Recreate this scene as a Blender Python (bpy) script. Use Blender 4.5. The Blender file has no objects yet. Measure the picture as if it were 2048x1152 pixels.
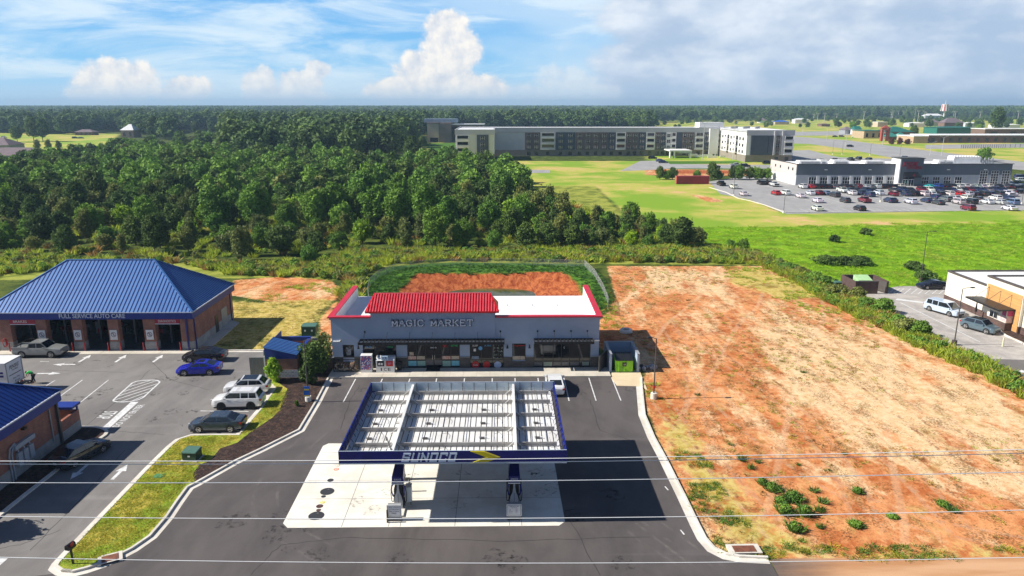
import bpy, math, random
import numpy as np
from mathutils import Vector, Matrix
from mathutils.geometry import tessellate_polygon
random.seed(7); RNG = np.random.default_rng(7)
scene = bpy.context.scene
COL = scene.collection
rad = math.radians
# ------------------------------------------------------------------ camera
CH, F, HZ, VX = 28.0, 1450.0, 210.0, 1004.0
PITCH = math.atan((576 - HZ) / F); YAW = math.atan((1024 - VX) * math.cos(PITCH) / F)
cd = bpy.data.cameras.new('camera'); cam = bpy.data.objects.new('camera', cd); COL.objects.link(cam)
cd.sensor_width = 36; cd.lens = F / 2048 * 36; cd.clip_start = 0.5; cd.clip_end = 40000
cam.location = (0, 0, CH); cam.rotation_euler = (math.pi / 2 - PITCH, 0, -YAW)
scene.camera = cam
_R = cam.rotation_euler.to_matrix()
def G(px, py, z=0.0):
    """point of the place seen at photo position px,py and standing at height z"""
    d = _R @ Vector((px - 1024, -(py - 576), -F))
    t = (z - CH) / d.z
    return Vector((d.x * t, d.y * t, z))
def GY(px, py, Y):
    d = _R @ Vector((px - 1024, -(py - 576), -F))
    t = Y / d.y
    return Vector((d.x * t, Y, CH + d.z * t))
# ------------------------------------------------------------------ light
SUN_EL = 38.0
scene.view_settings.view_transform = 'Standard'; scene.view_settings.look = 'None'
scene.view_settings.exposure = 0.5; scene.view_settings.gamma = 1.0
sdir = Vector((math.cos(rad(SUN_EL)), 0.035 * math.cos(rad(SUN_EL)), -math.sin(rad(SUN_EL)))).normalized()
sl = bpy.data.lights.new('sun', 'SUN'); sl.energy = 5.0; sl.angle = rad(0.5); sl.color = (1.0, 0.955, 0.88)
so = bpy.data.objects.new('sun', sl); COL.objects.link(so)
so.rotation_euler = sdir.to_track_quat('-Z', 'Y').to_euler(); so.location = (-50, 20, 60)

class NT:
    def __init__(s, tree): s.t = tree; s.n = tree.nodes; s.l = tree.links
    def new(s, typ, **kw):
        n = s.n.new(typ)
        for k, v in kw.items(): setattr(n, k, v)
        return n
    def put(s, sock, v):
        if isinstance(v, bpy.types.NodeSocket): s.l.new(v, sock)
        elif v is not None:
            if hasattr(sock, 'default_value'):
                try: sock.default_value = v
                except Exception: sock.default_value = (*v, 1.0)
    def math(s, op, a, b=None, c=None, clamp=False):
        n = s.new('ShaderNodeMath', operation=op, use_clamp=clamp)
        s.put(n.inputs[0], a); s.put(n.inputs[1], b); s.put(n.inputs[2], c)
        return n.outputs[0]
    def mix(s, f, a, b, blend='MIX'):
        n = s.new('ShaderNodeMix', data_type='RGBA', blend_type=blend)
        s.put(n.inputs[0], f); s.put(n.inputs[6], (*a, 1) if isinstance(a, tuple) and len(a) == 3 else a)
        s.put(n.inputs[7], (*b, 1) if isinstance(b, tuple) and len(b) == 3 else b)
        return n.outputs[2]
    def ss(s, v, lo, hi):
        n = s.new('ShaderNodeMapRange', interpolation_type='SMOOTHSTEP')
        s.put(n.inputs[0], v); s.put(n.inputs[1], lo); s.put(n.inputs[2], hi)
        return n.outputs[0]
    def noise(s, vec, scale, detail=4, rough=0.55, dist=0.0):
        n = s.new('ShaderNodeTexNoise'); s.put(n.inputs['Vector'], vec)
        n.inputs['Scale'].default_value = scale; n.inputs['Detail'].default_value = detail
        n.inputs['Roughness'].default_value = rough; n.inputs['Distortion'].default_value = dist
        return n.outputs[0]
    def map(s, vec, sc=(1, 1, 1), rot=(0, 0, 0), loc=(0, 0, 0)):
        n = s.new('ShaderNodeMapping'); s.put(n.inputs[0], vec)
        n.inputs[1].default_value = loc; n.inputs[2].default_value = rot; n.inputs[3].default_value = sc
        return n.outputs[0]
# ------------------------------------------------------------------ world
w = bpy.data.worlds.new('World'); scene.world = w; w.use_nodes = True
T = NT(w.node_tree); T.n.clear()
wout = T.new('ShaderNodeOutputWorld'); bg = T.new('ShaderNodeBackground')
sky = T.new('ShaderNodeTexSky', sky_type='NISHITA'); sky.sun_disc = False
sky.sun_elevation = rad(SUN_EL); sky.sun_rotation = math.atan2(-sdir.x, -sdir.y)
sky.altitude = 100; sky.air_density = 1.0; sky.dust_density = 0.6; sky.ozone_density = 3.0
tc = T.new('ShaderNodeTexCoord'); sep = T.new('ShaderNodeSeparateXYZ'); T.put(sep.inputs[0], tc.outputs['Generated'])
X, Y, Z = sep.outputs
AZ = T.math('ARCTAN2', X, Y)
EL = T.math('ARCSINE', Z)
def skp(px, py):
    d = (_R @ Vector((px - 1024, -(py - 576), -F))).normalized()
    return math.atan2(d.x, d.y), math.asin(d.z)
comb = T.new('ShaderNodeCombineXYZ'); T.put(comb.inputs[0], AZ); T.put(comb.inputs[1], EL)
P2 = comb.outputs[0]
nz = T.noise(P2, 34, 8, 0.62, 0.1); nz2 = T.noise(P2, 13, 6, 0.6)
nzb = T.noise(T.map(P2, (1, 1, 1), loc=(-.009, .006, 0)), 34, 8, 0.62, 0.1)
relief = T.math('MULTIPLY', T.math('SUBTRACT', nz, nzb), 2.2)
def blob(px, py, rx, ry):
    a, e = skp(px, py); k = 1 / F
    u = T.math('DIVIDE', T.math('SUBTRACT', AZ, a), rx * k); v = T.math('DIVIDE', T.math('SUBTRACT', EL, e), ry * k)
    d = T.math('SQRT', T.math('ADD', T.math('MULTIPLY', u, u), T.math('MULTIPLY', v, v)))
    return T.math('SUBTRACT', 1.0, d)
def cluster(bl):
    m = None
    for b in bl:
        x = blob(*b)
        if m is None: m = x
        else:
            n = T.new('ShaderNodeMath', operation='SMOOTH_MAX'); T.put(n.inputs[0], m); T.put(n.inputs[1], x); n.inputs[2].default_value = 0.15
            m = n.outputs[0]
    return T.math('ADD', m, T.math('MULTIPLY', T.math('SUBTRACT', nz, 0.5), 1.25))
# cirrus streaks, wispy veil
st = T.noise(T.map(P2, (5.0, 26.0, 1), rot=(0, 0, rad(-14))), 1.0, 7, 0.62, 0.5)
st2 = T.noise(T.map(P2, (3.0, 9.0, 1), rot=(0, 0, rad(-10)), loc=(3, 1, 0)), 1.0, 4, 0.5, 0.3)
base = T.mix(1.0, sky.outputs[0], (0.050, 0.054, 0.064), 'MULTIPLY')
blue = T.mix(T.ss(EL, 0.0, 0.15), (0.26, 0.56, 0.82), (0.09, 0.38, 0.78))
front = T.math('MULTIPLY', T.ss(EL, 0.30, 0.15), T.ss(Y, 0.1, 0.4))
nish = base
base = T.mix(T.math('MULTIPLY', front, 0.9), base, blue)
cir = T.math('MULTIPLY', T.ss(T.math('ADD', st, T.math('MULTIPLY', st2, 0.6)), 0.66, 0.98), 0.85)
aR, _ = skp(1000, 100); aL, _ = skp(640, 100)
veil = T.math('MULTIPLY', T.ss(AZ, aL, aR), 0.55)
c1 = T.mix(T.math('MAXIMUM', cir, T.math('MULTIPLY', veil, T.ss(st2, .35, .6))), base, (0.66, 0.76, 0.82))
c1 = T.mix(T.math('MULTIPLY', T.ss(EL, 0.05, -0.005), 0.75), c1, (0.50, 0.64, 0.76))
# broad bank on the right
a1, _ = skp(1000, 100); a2, _ = skp(1420, 100)
bkn = T.noise(T.map(P2, (1, 2.0, 1), loc=(.37, 0, 0)), 8, 9, 0.55, 0.1); bkn2 = T.noise(T.map(P2, (1, 2.0, 1), loc=(.35, .02, 0)), 8, 9, 0.55, 0.1)
bank = T.math('ADD', T.ss(AZ, a1, a2), T.math('MULTIPLY', T.math('SUBTRACT', bkn, 0.5), 1.6))
bank = T.math('MULTIPLY', T.ss(bank, 0.30, 0.62), .93)
bc = T.mix(T.ss(T.math('ADD', bkn, T.math('MULTIPLY', EL, 0.9)), 0.42, 0.80), (0.37, 0.47, 0.62), (0.70, 0.75, 0.82))
bc = T.mix(T.math('MULTIPLY', T.math('SUBTRACT', bkn, bkn2), 1.5, clamp=True), bc, (0.82, 0.81, 0.79))
c2 = T.mix(bank, c1, bc)
def cumulus(col, bl, lo=-.06, hi=0.26, soft=1.0):
    m = cluster(bl)
    sh = T.math('ADD', T.math('MULTIPLY', relief, 1.2), T.math('ADD', 0.62, T.math('MULTIPLY', T.math('SUBTRACT', nz2, .5), .9)), clamp=True)
    cc = T.mix(sh, (0.50, 0.56, 0.66), (0.86, 0.82, 0.76))
    fade = T.math('MULTIPLY', T.ss(EL, -0.004, 0.03), soft)
    cc = T.mix(fade, (0.56, 0.66, 0.76), cc)
    return T.mix(T.math('MULTIPLY', T.ss(m, lo, hi), soft), col, cc)
c2 = T.mix(front, nish, c2)
c3 = cumulus(c2, [(1130, 165, 80, 40), (1060, 190, 90, 26), (1180, 190, 70, 30)], 0, .5, .6)
c3 = cumulus(c3, [(892, 60, 46, 40), (900, 105, 66, 52), (862, 140, 72, 44), (890, 175, 110, 44), (795, 182, 62, 30), (965, 182, 55, 34)])
c3 = cumulus(c3, [(228, 168, 70, 44), (205, 190, 55, 24), (270, 160, 34, 34)])
c3 = cumulus(c3, [(380, 178, 42, 28), (345, 190, 30, 14)])
c3 = cumulus(c3, [(520, 170, 38, 34), (600, 165, 50, 30), (635, 140, 28, 20), (570, 192, 90, 22)], 0, .3, .9)
T.put(bg.inputs[0], c3); bg.inputs[1].default_value = 0.90
T.l.new(bg.outputs[0], wout.inputs[0])

# ------------------------------------------------------------------ materials
MATS = {}
def newmat(name):
    m = bpy.data.materials.new(name); m.use_nodes = True
    t = NT(m.node_tree); t.n.clear()
    o = t.new('ShaderNodeOutputMaterial'); b = t.new('ShaderNodeBsdfPrincipled'); t.l.new(b.outputs[0], o.inputs[0])
    tcn = t.new('ShaderNodeTexCoord')
    t.b = b; t.co = tcn.outputs['Object']; t.out = o
    MATS[name] = m
    return m, t
def bump(t, h, dist=0.02, strength=0.6):
    n = t.new('ShaderNodeBump'); n.inputs['Strength'].default_value = strength; n.inputs['Distance'].default_value = dist
    t.put(n.inputs['Height'], h); t.put(t.b.inputs['Normal'], n.outputs[0])
def M(name, c, c2=None, scale=2.0, rough=0.7, metal=0.0, coat=0.0, bp=0.0, bscale=30, emit=0.0, stretch=None, spec=None):
    if name in MATS: return MATS[name]
    m, t = newmat(name)
    c2 = c2 or tuple(x * 0.82 for x in c)
    co = t.map(t.co, stretch) if stretch else t.co
    n1 = t.noise(co, scale, 6, 0.6)
    col = t.mix(t.ss(n1, 0.3, 0.7), c2, c)
    t.put(t.b.inputs['Base Color'], col); t.b.inputs['Roughness'].default_value = rough; t.b.inputs['Metallic'].default_value = metal
    if coat: t.b.inputs['Coat Weight'].default_value = coat; t.b.inputs['Coat Roughness'].default_value = 0.05
    if spec is not None: t.b.inputs['Specular IOR Level'].default_value = spec
    if bp: bump(t, t.noise(co, bscale, 4), bp)
    if emit:
        t.put(t.b.inputs['Emission Color'], (*c, 1)); t.b.inputs['Emission Strength'].default_value = emit
    return m
def brick(name, c1, c2, mortar, bw=0.22, bh=0.075, ms=0.012, rough=0.85, squash=1.0):
    m, t = newmat(name)
    s = t.new('ShaderNodeSeparateXYZ'); t.put(s.inputs[0], t.co)
    c = t.new('ShaderNodeCombineXYZ'); t.put(c.inputs[0], t.math('ADD', s.outputs[0], s.outputs[1])); t.put(c.inputs[1], s.outputs[2])
    b = t.new('ShaderNodeTexBrick'); t.put(b.inputs['Vector'], c.outputs[0])
    b.inputs['Scale'].default_value = 1.0; b.inputs['Brick Width'].default_value = bw; b.inputs['Row Height'].default_value = bh
    b.inputs['Mortar Size'].default_value = ms; b.inputs['Color1'].default_value = (*c1, 1); b.inputs['Color2'].default_value = (*c2, 1)
    b.inputs['Mortar'].default_value = (*mortar, 1); b.inputs['Bias'].default_value = 0.0
    n = t.noise(t.co, 1.2, 5)
    col = t.mix(1.0, b.outputs[0], t.mix(t.ss(n, .3, .7), (.72, .72, .74), (1, 1, 1)), 'MULTIPLY')
    t.put(t.b.inputs['Base Color'], col); t.b.inputs['Roughness'].default_value = rough
    bump(t, b.outputs[1], -0.01, 0.5)
    return m
def asphalt(name, c, c2, orange=None, track=0.0):
    m, t = newmat(name)
    big = t.noise(t.map(t.co, (0.10, 0.05, 1)), 1.0, 6, 0.65, 1.2)
    mid = t.noise(t.map(t.co, (0.5, 0.22, 1), rot=(0, 0, .3)), 1.0, 6, 0.6, .4); fine = t.noise(t.co, 26, 3)
    f = t.math('ADD', t.math('MULTIPLY', big, 0.62), t.math('ADD', t.math('MULTIPLY', mid, 0.3), t.math('MULTIPLY', fine, 0.08)))
    col = t.mix(t.ss(f, 0.36, 0.62), c, c2)
    # sealed cracks and oil spots
    v = t.new('ShaderNodeTexVoronoi', feature='DISTANCE_TO_EDGE'); t.put(v.inputs['Vector'], t.mix(0.35, t.co, t.new('ShaderNodeTexNoise').outputs[1])); v.inputs['Scale'].default_value = 0.11
    spots = t.ss(t.noise(t.co, 0.55, 3, .5), 0.70, 0.80)
    col = t.mix(t.math('MULTIPLY', spots, 0.45), col, tuple(x * .4 for x in c))
    col = t.mix(t.math('MULTIPLY', t.ss(t.noise(t.map(t.co, (.035, .6, 1), rot=(0, 0, .12)), 1, 3, .5, .6), .6, .75), .22), col, tuple(min(1, x * 1.7) for x in c2))
    if orange:
        s = t.new('ShaderNodeSeparateXYZ'); t.put(s.inputs[0], t.co)
        g = t.math('ADD', s.outputs[0], t.math('MULTIPLY', t.math('SUBTRACT', t.noise(t.map(t.co, (.07, .5, 1)), 1, 5), .5), 14))
        g = t.math('ADD', g, t.math('MULTIPLY', t.math('SUBTRACT', s.outputs[1], 39.3), 1.0))
        col = t.mix(t.math('MULTIPLY', t.ss(g, orange, orange + 7), .95), col, t.mix(t.ss(t.noise(t.map(t.co, (.1, .7, 1)), 1, 5), .35, .65), (0.50, 0.24, 0.10), (0.66, 0.38, 0.2)))
    t.put(t.b.inputs['Base Color'], col); t.b.inputs['Roughness'].default_value = 0.85
    bump(t, t.noise(t.co, 40, 3), 0.006, 0.5)
    return m
def concrete(name, c, c2, stain=(0.5, 0.45, 0.36), joints=None):
    m, t = newmat(name)
    f = t.noise(t.co, 0.5, 7, 0.65)
    col = t.mix(t.ss(f, 0.35, 0.65), c2, c)
    col = t.mix(t.math('MULTIPLY', t.ss(t.noise(t.co, 0.23, 5, .6, .6), .58, .75), .45), col, stain)
    col = t.mix(t.math('MULTIPLY', t.ss(t.noise(t.co, 3.1, 3), .68, .78), .25), col, tuple(x * .5 for x in c2))
    t.put(t.b.inputs['Base Color'], col); t.b.inputs['Roughness'].default_value = 0.8
    bump(t, t.noise(t.co, 18, 4), 0.004, .4)
    return m
def foliage(name, c, c2, trans=0.22, var=0.35):
    m, t = newmat(name)
    oi = t.new('ShaderNodeObjectInfo'); r = oi.outputs['Random']
    n = t.noise(t.co, 0.9, 4, .6)
    col = t.mix(t.ss(n, .33, .67), c, c2)
    col = t.mix(t.math('MULTIPLY', r, var), col, (c2[0] * 1.7, c2[1] * 1.35, c2[2] * .8))
    col = t.mix(t.math('MULTIPLY', t.ss(t.math('FRACT', t.math('MULTIPLY', r, 7.3)), .5, 1), var), col, tuple(x * .45 for x in c))
    t.put(t.b.inputs['Base Color'], col); t.b.inputs['Roughness'].default_value = .75; t.b.inputs['Specular IOR Level'].default_value = .25
    tr = t.new('ShaderNodeBsdfTranslucent'); t.put(tr.inputs[0], col)
    mx = t.new('ShaderNodeMixShader'); mx.inputs[0].default_value = trans
    t.l.new(t.b.outputs[0], mx.inputs[1]); t.l.new(tr.outputs[0], mx.inputs[2]); t.l.new(mx.outputs[0], t.out.inputs[0])
    return m
def paintmat(name, rough=.22, metal=.15):
    m, t = newmat(name)
    oi = t.new('ShaderNodeObjectInfo')
    col = t.mix(t.math('MULTIPLY', t.ss(t.noise(t.co, 3, 4), .45, .7), .12), oi.outputs['Color'], (.25, .22, .18))
    t.put(t.b.inputs['Base Color'], col); t.b.inputs['Roughness'].default_value = rough; t.b.inputs['Metallic'].default_value = metal
    t.b.inputs['Coat Weight'].default_value = .6; t.b.inputs['Coat Roughness'].default_value = .06
    return m

# ------------------------------------------------------------------ mesh builder
class MB:
    def __init__(s): s.v = []; s.f = []; s.m = []; s.mi = 0
    def mat(s, i): s.mi = i; return s
    def face(s, pts):
        k = len(s.v); s.v += [tuple(p) for p in pts]; s.f.append(tuple(range(k, k + len(pts)))); s.m.append(s.mi); return s
    def box(s, x0, x1, y0, y1, z0, z1):
        k = len(s.v)
        s.v += [(x0, y0, z0), (x1, y0, z0), (x1, y1, z0), (x0, y1, z0), (x0, y0, z1), (x1, y0, z1), (x1, y1, z1), (x0, y1, z1)]
        for f in ((0, 3, 2, 1), (4, 5, 6, 7), (0, 1, 5, 4), (1, 2, 6, 5), (2, 3, 7, 6), (3, 0, 4, 7)):
            s.f.append(tuple(k + i for i in f)); s.m.append(s.mi)
        return s
    def hexa(s, b, t):
        """b, t: four bottom and four top corners"""
        k = len(s.v); s.v += [tuple(p) for p in b] + [tuple(p) for p in t]
        for f in ((0, 3, 2, 1), (4, 5, 6, 7), (0, 1, 5, 4), (1, 2, 6, 5), (2, 3, 7, 6), (3, 0, 4, 7)):
            s.f.append(tuple(k + i for i in f)); s.m.append(s.mi)
        return s
    def prism(s, poly, z0, z1):
        k = len(s.v); n = len(poly)
        s.v += [(p[0], p[1], z0) for p in poly] + [(p[0], p[1], z1) for p in poly]
        for tri in tessellate_polygon([[Vector((p[0], p[1], 0)) for p in poly]]):
            a, b, c = tri
            P = [Vector((*poly[i][:2], 0)) for i in tri]
            if (P[1] - P[0]).cross(P[2] - P[0]).z < 0: a, c = c, a
            s.f.append((k + n + a, k + n + b, k + n + c)); s.m.append(s.mi)
            s.f.append((k + c, k + b, k + a)); s.m.append(s.mi)
        ar = sum(poly[i][0] * poly[(i + 1) % n][1] - poly[(i + 1) % n][0] * poly[i][1] for i in range(n))
        for i in range(n):
            j = (i + 1) % n
            q = (k + i, k + j, k + n + j, k + n + i)
            s.f.append(q if ar > 0 else q[::-1]); s.m.append(s.mi)
        return s
    def sheet(s, poly, z):
        k = len(s.v); s.v += [(p[0], p[1], z) for p in poly]
        for tri in tessellate_polygon([[Vector((p[0], p[1], 0)) for p in poly]]):
            a, b, c = tri; P = [Vector((*poly[i][:2], 0)) for i in tri]
            if (P[1] - P[0]).cross(P[2] - P[0]).z < 0: a, c = c, a
            s.f.append((k + a, k + b, k + c)); s.m.append(s.mi)
        return s
    def cyl(s, p0, p1, r0, r1=None, n=10, cap=True):
        r1 = r0 if r1 is None else r1
        p0 = Vector(p0); p1 = Vector(p1); d = (p1 - p0).normalized()
        a = d.orthogonal().normalized(); b = d.cross(a); k = len(s.v)
        for p, r in ((p0, r0), (p1, r1)):
            for i in range(n):
                t = 2 * math.pi * i / n; s.v.append(tuple(p + a * (r * math.cos(t)) + b * (r * math.sin(t))))
        for i in range(n):
            j = (i + 1) % n; s.f.append((k + i, k + j, k + n + j, k + n + i)); s.m.append(s.mi)
        if cap:
            s.f.append(tuple(k + i for i in range(n))[::-1]); s.m.append(s.mi)
            s.f.append(tuple(k + n + i for i in range(n))); s.m.append(s.mi)
        return s
    def tube(s, pts, r, n=6):
        for a, b in zip(pts[:-1], pts[1:]): s.cyl(a, b, r, r, n)
        return s
    def cable(s, pts, r, n=8):
        """one continuous tube along a nearly level line"""
        k = len(s.v); P_ = [Vector(p) for p in pts]
        for i, p in enumerate(P_):
            d = (P_[min(i + 1, len(P_) - 1)] - P_[max(i - 1, 0)]).normalized(); a = d.cross(Vector((0, 0, 1))).normalized(); b = a.cross(d)
            for j in range(n): t = 2 * math.pi * j / n; s.v.append(tuple(p + a * (r * math.cos(t)) + b * (r * math.sin(t))))
        for i in range(len(P_) - 1):
            for j in range(n): j2 = (j + 1) % n; s.f.append((k + i * n + j, k + (i + 1) * n + j, k + (i + 1) * n + j2, k + i * n + j2)); s.m.append(s.mi)
        return s
    def bar(s, p0, p1, w_, h_):
        p0 = Vector(p0); p1 = Vector(p1); d = (p1 - p0).normalized()
        up = Vector((0, 0, 1)) if abs(d.z) < .9 else Vector((0, 1, 0))
        a = d.cross(up).normalized() * (w_ / 2); b = a.normalized().cross(d) * (h_ / 2)
        return s.hexa([p0 - a - b, p0 + a - b, p1 + a - b, p1 - a - b], [p0 - a + b, p0 + a + b, p1 + a + b, p1 - a + b])
    def blob(s, c, rx, ry, rz, nu=10, nv=6, jit=0.0):
        k = len(s.v); c = Vector(c)
        for j in range(nv + 1):
            ph = math.pi * j / nv
            for i in range(nu):
                th = 2 * math.pi * i / nu; q = 1 + random.uniform(-jit, jit)
                s.v.append((c.x + rx * q * math.sin(ph) * math.cos(th), c.y + ry * q * math.sin(ph) * math.sin(th), c.z + rz * q * math.cos(ph)))
        for j in range(nv):
            for i in range(nu):
                i2 = (i + 1) % nu
                s.f.append((k + j * nu + i, k + (j + 1) * nu + i, k + (j + 1) * nu + i2, k + j * nu + i2)); s.m.append(s.mi)
        return s
    def add(s, o, mtx=None):
        k = len(s.v); s.v += [tuple(mtx @ Vector(p)) if mtx else p for p in o.v]
        s.f += [tuple(k + i for i in f) for f in o.f]; s.m += [s.mi] * len(o.f); return s
    def addm(s, o):
        k = len(s.v); s.v += list(o.v); s.f += [tuple(k + i for i in f) for f in o.f]; s.m += o.m; return s
    def mesh(s, name, mats, smooth=False):
        me = bpy.data.meshes.new(name); me.from_pydata(s.v, [], s.f)
        for x in (mats if isinstance(mats, (list, tuple)) else [mats]): me.materials.append(x)
        me.polygons.foreach_set('material_index', s.m)
        if smooth: me.polygons.foreach_set('use_smooth', [True] * len(s.f))
        me.update(); return me
    def build(s, name, mats, parent=None, smooth=False, loc=None, **props):
        o = bpy.data.objects.new(name, s.mesh(name, mats, smooth)); COL.objects.link(o)
        if parent is not None: o.parent = parent
        if loc is not None: o.location = loc
        for k, v in props.items(): o[k] = v
        return o
def tag(o, label=None, cat=None, group=None, kind=None):
    if label: o['label'] = label
    if cat: o['category'] = cat
    if group: o['group'] = group
    if kind: o['kind'] = kind
    return o
def empty(name, loc, label, cat, group=None, rz=0.0):
    o = bpy.data.objects.new(name, None); COL.objects.link(o); o.location = loc; o.rotation_euler = (0, 0, rz)
    o.empty_display_size = .3
    return tag(o, label, cat, group)
def copytree(o, parent=None):
    c = o.copy(); COL.objects.link(c)
    if parent is not None: c.parent = parent
    for ch in list(o.children): copytree(ch, c)
    return c
def struct(name, mb, mats, **k):
    o = mb.build(name, mats, **k); o['kind'] = 'structure'; return o
def text(s, size, align='CENTER', bold=0.0, extr=0.0, shear=0.0, spacing=1.0):
    c = bpy.data.curves.new('t', 'FONT'); c.body = s; c.size = size; c.align_x = align; c.align_y = 'CENTER'
    c.offset = bold; c.extrude = extr; c.shear = shear; c.space_character = spacing; c.resolution_u = 3
    o = bpy.data.objects.new('t', c); COL.objects.link(o)
    bpy.context.view_layer.update()
    me = bpy.data.meshes.new_from_object(o.evaluated_get(bpy.context.evaluated_depsgraph_get()))
    mb = MB(); mb.v = [tuple(v.co) for v in me.vertices]; mb.f = [tuple(p.vertices) for p in me.polygons]; mb.m = [0] * len(mb.f)
    bpy.data.objects.remove(o); bpy.data.curves.remove(c); bpy.data.meshes.remove(me)
    return mb
def fit(mb, w_, h_):
    """scale lettering to a given width and height"""
    xs = [v[0] for v in mb.v]; ys = [v[1] for v in mb.v]
    cx, cy = (min(xs) + max(xs)) / 2, (min(ys) + max(ys)) / 2; sx = w_ / (max(xs) - min(xs)); sy = h_ / (max(ys) - min(ys))
    mb.v = [((x - cx) * sx, (y - cy) * sy, z) for x, y, z in mb.v]; return mb
SF = {'M': [[(.08, 0), (.08, 1)], [(.08, 1), (.5, .15)], [(.5, .15), (.92, 1)], [(.92, 1), (.92, 0)]], 'A': [[(.02, 0), (.5, 1)], [(.5, 1), (.98, 0)], [(.2, .36), (.8, .36)]], 'G': [[(.95, .82), (.7, 1), (.3, 1), (.05, .7), (.05, .3), (.3, 0), (.72, 0), (.95, .2), (.95, .45), (.6, .45)]], 'I': [[(.5, 0), (.5, 1)]], 'C': [[(.95, .8), (.7, 1), (.3, 1), (.05, .7), (.05, .3), (.3, 0), (.7, 0), (.95, .2)]], 'R': [[(.1, 0), (.1, 1), (.65, 1), (.88, .85), (.88, .65), (.65, .5), (.1, .5)], [(.5, .5), (.95, 0)]], 'K': [[(.1, 0), (.1, 1)], [(.9, 1), (.12, .42)], [(.4, .6), (.95, 0)]], 'E': [[(.9, .9), (.9, 1), (.12, 1), (.12, 0), (.92, 0), (.92, .12)], [(.12, .52), (.7, .52)]], 'T': [[(.03, .85), (.03, 1), (.97, 1), (.97, .85)], [(.5, 1), (.5, 0)]],
 'S': [[(.95, .82), (.95, 1), (.08, 1), (.08, .54), (.92, .46), (.92, 0), (.05, 0), (.05, .18)]], 'U': [[(.08, 1), (.08, 0), (.92, 0), (.92, 1)]], 'N': [[(.08, 0), (.08, 1), (.92, 0), (.92, 1)]], 'O': [[(.08, 0), (.08, 1), (.92, 1), (.92, 0), (.08, 0)]], 'c': [[(.95, .78), (.95, 1), (.08, 1), (.08, 0), (.95, 0), (.95, .22)]]}
def strokes(s, cw, h, gap, th, depth, serif=0.0, shear=0.0, space=.5):
    """lettering built from bars, standing in x,y"""
    tot = sum(cw * (.45 if c == 'I' else space if c == ' ' else 1) for c in s) + gap * (len(s) - 1); x = -tot / 2; mb = MB()
    for c in s:
        w_ = cw * (.45 if c == 'I' else space if c == ' ' else 1)
        for pl in SF.get(c, []):
            P_ = [(x + (a if c != 'I' else .5) * w_, (b - .5) * h) for a, b in pl]; P_ = [(a + shear * b, b) for a, b in P_]
            for i, (p, q) in enumerate(zip(P_[:-1], P_[1:])):
                d = Vector((q[0] - p[0], q[1] - p[1])).normalized() * th * .5; p2 = (p[0] - d.x * .98, p[1] - d.y * .98); q2 = (q[0] + d.x * .98, q[1] + d.y * .98); e = i * .0007
                n = Vector((-d.y, d.x)); k = [(p2[0] - n.x, p2[1] - n.y), (q2[0] - n.x, q2[1] - n.y), (q2[0] + n.x, q2[1] + n.y), (p2[0] + n.x, p2[1] + n.y)]
                mb.hexa([(a, b, 0) for a, b in k], [(a, b, depth + e) for a, b in k])
            if serif and c in 'MAIRKT':
                for (a, b) in (P_[0], P_[-1]):
                    if abs(abs(b) - h / 2) < .01: mb.box(a - serif, a + serif, b - th * .3, b + th * .3, 0, depth + .003)
        x += w_ + gap
    return mb
def onto(loc, face='front', ang=None):
    """matrix that stands lettering on a wall; front faces -Y, right faces +X, left faces -X, flat lies on the ground"""
    A = {'front': ((1, 0, 0), (0, 0, 1), (0, -1, 0)), 'right': ((0, 1, 0), (0, 0, 1), (1, 0, 0)), 'left': ((0, -1, 0), (0, 0, 1), (-1, 0, 0))}
    if face == 'flat': m = Matrix.Rotation(ang or 0, 4, 'Z')
    else:
        a, b, c = A[face]; m = Matrix(((a[0], b[0], c[0], 0), (a[1], b[1], c[1], 0), (a[2], b[2], c[2], 0), (0, 0, 0, 1)))
    return Matrix.Translation(loc) @ m
def offs(path, d):
    """offset an open polyline to its left by d"""
    out = []
    for i, p in enumerate(path):
        a = path[max(0, i - 1)]; b = path[min(len(path) - 1, i + 1)]
        t1 = (Vector(p[:2]) - Vector(a[:2])); t2 = (Vector(b[:2]) - Vector(p[:2]))
        t1 = t1.normalized() if t1.length > 1e-6 else t2.normalized(); t2 = t2.normalized() if t2.length > 1e-6 else t1
        t = (t1 + t2).normalized(); n = Vector((-t.y, t.x)); c = max(.45, n.dot(Vector((-t1.y, t1.x))))
        out.append((p[0] + n.x * d / c, p[1] + n.y * d / c))
    return out
def ribbon(mb, path, d0, d1, z0, z1=None, zb=None):
    """band between two offsets of a path; with zb it gets sides down to zb"""
    A = offs(path, d0); B = offs(path, d1); z1 = z0 if z1 is None else z1
    for i in range(len(path) - 1):
        q = [(*A[i], z0), (*A[i + 1], z0), (*B[i + 1], z1), (*B[i], z1)]
        mb.face(q if d1 < d0 else q) if False else mb.face(q[::-1] if d1 < d0 else q)
        if zb is not None:
            mb.face([(*A[i], zb), (*A[i + 1], zb), (*A[i + 1], z0), (*A[i], z0)])
            mb.face([(*B[i], zb), (*B[i + 1], zb), (*B[i + 1], z1), (*B[i], z1)][::-1])
    return mb
def smooth_path(pts, it=2):
    for _ in range(it):
        q = [pts[0]]
        for a, b in zip(pts[:-1], pts[1:]):
            q += [tuple(.75 * x + .25 * y for x, y in zip(a, b)), tuple(.25 * x + .75 * y for x, y in zip(a, b))]
        q.append(pts[-1]); pts = q
    return pts
def GP(l, z=0): return [tuple(G(x, y, z)[:2]) for x, y in l]
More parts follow.
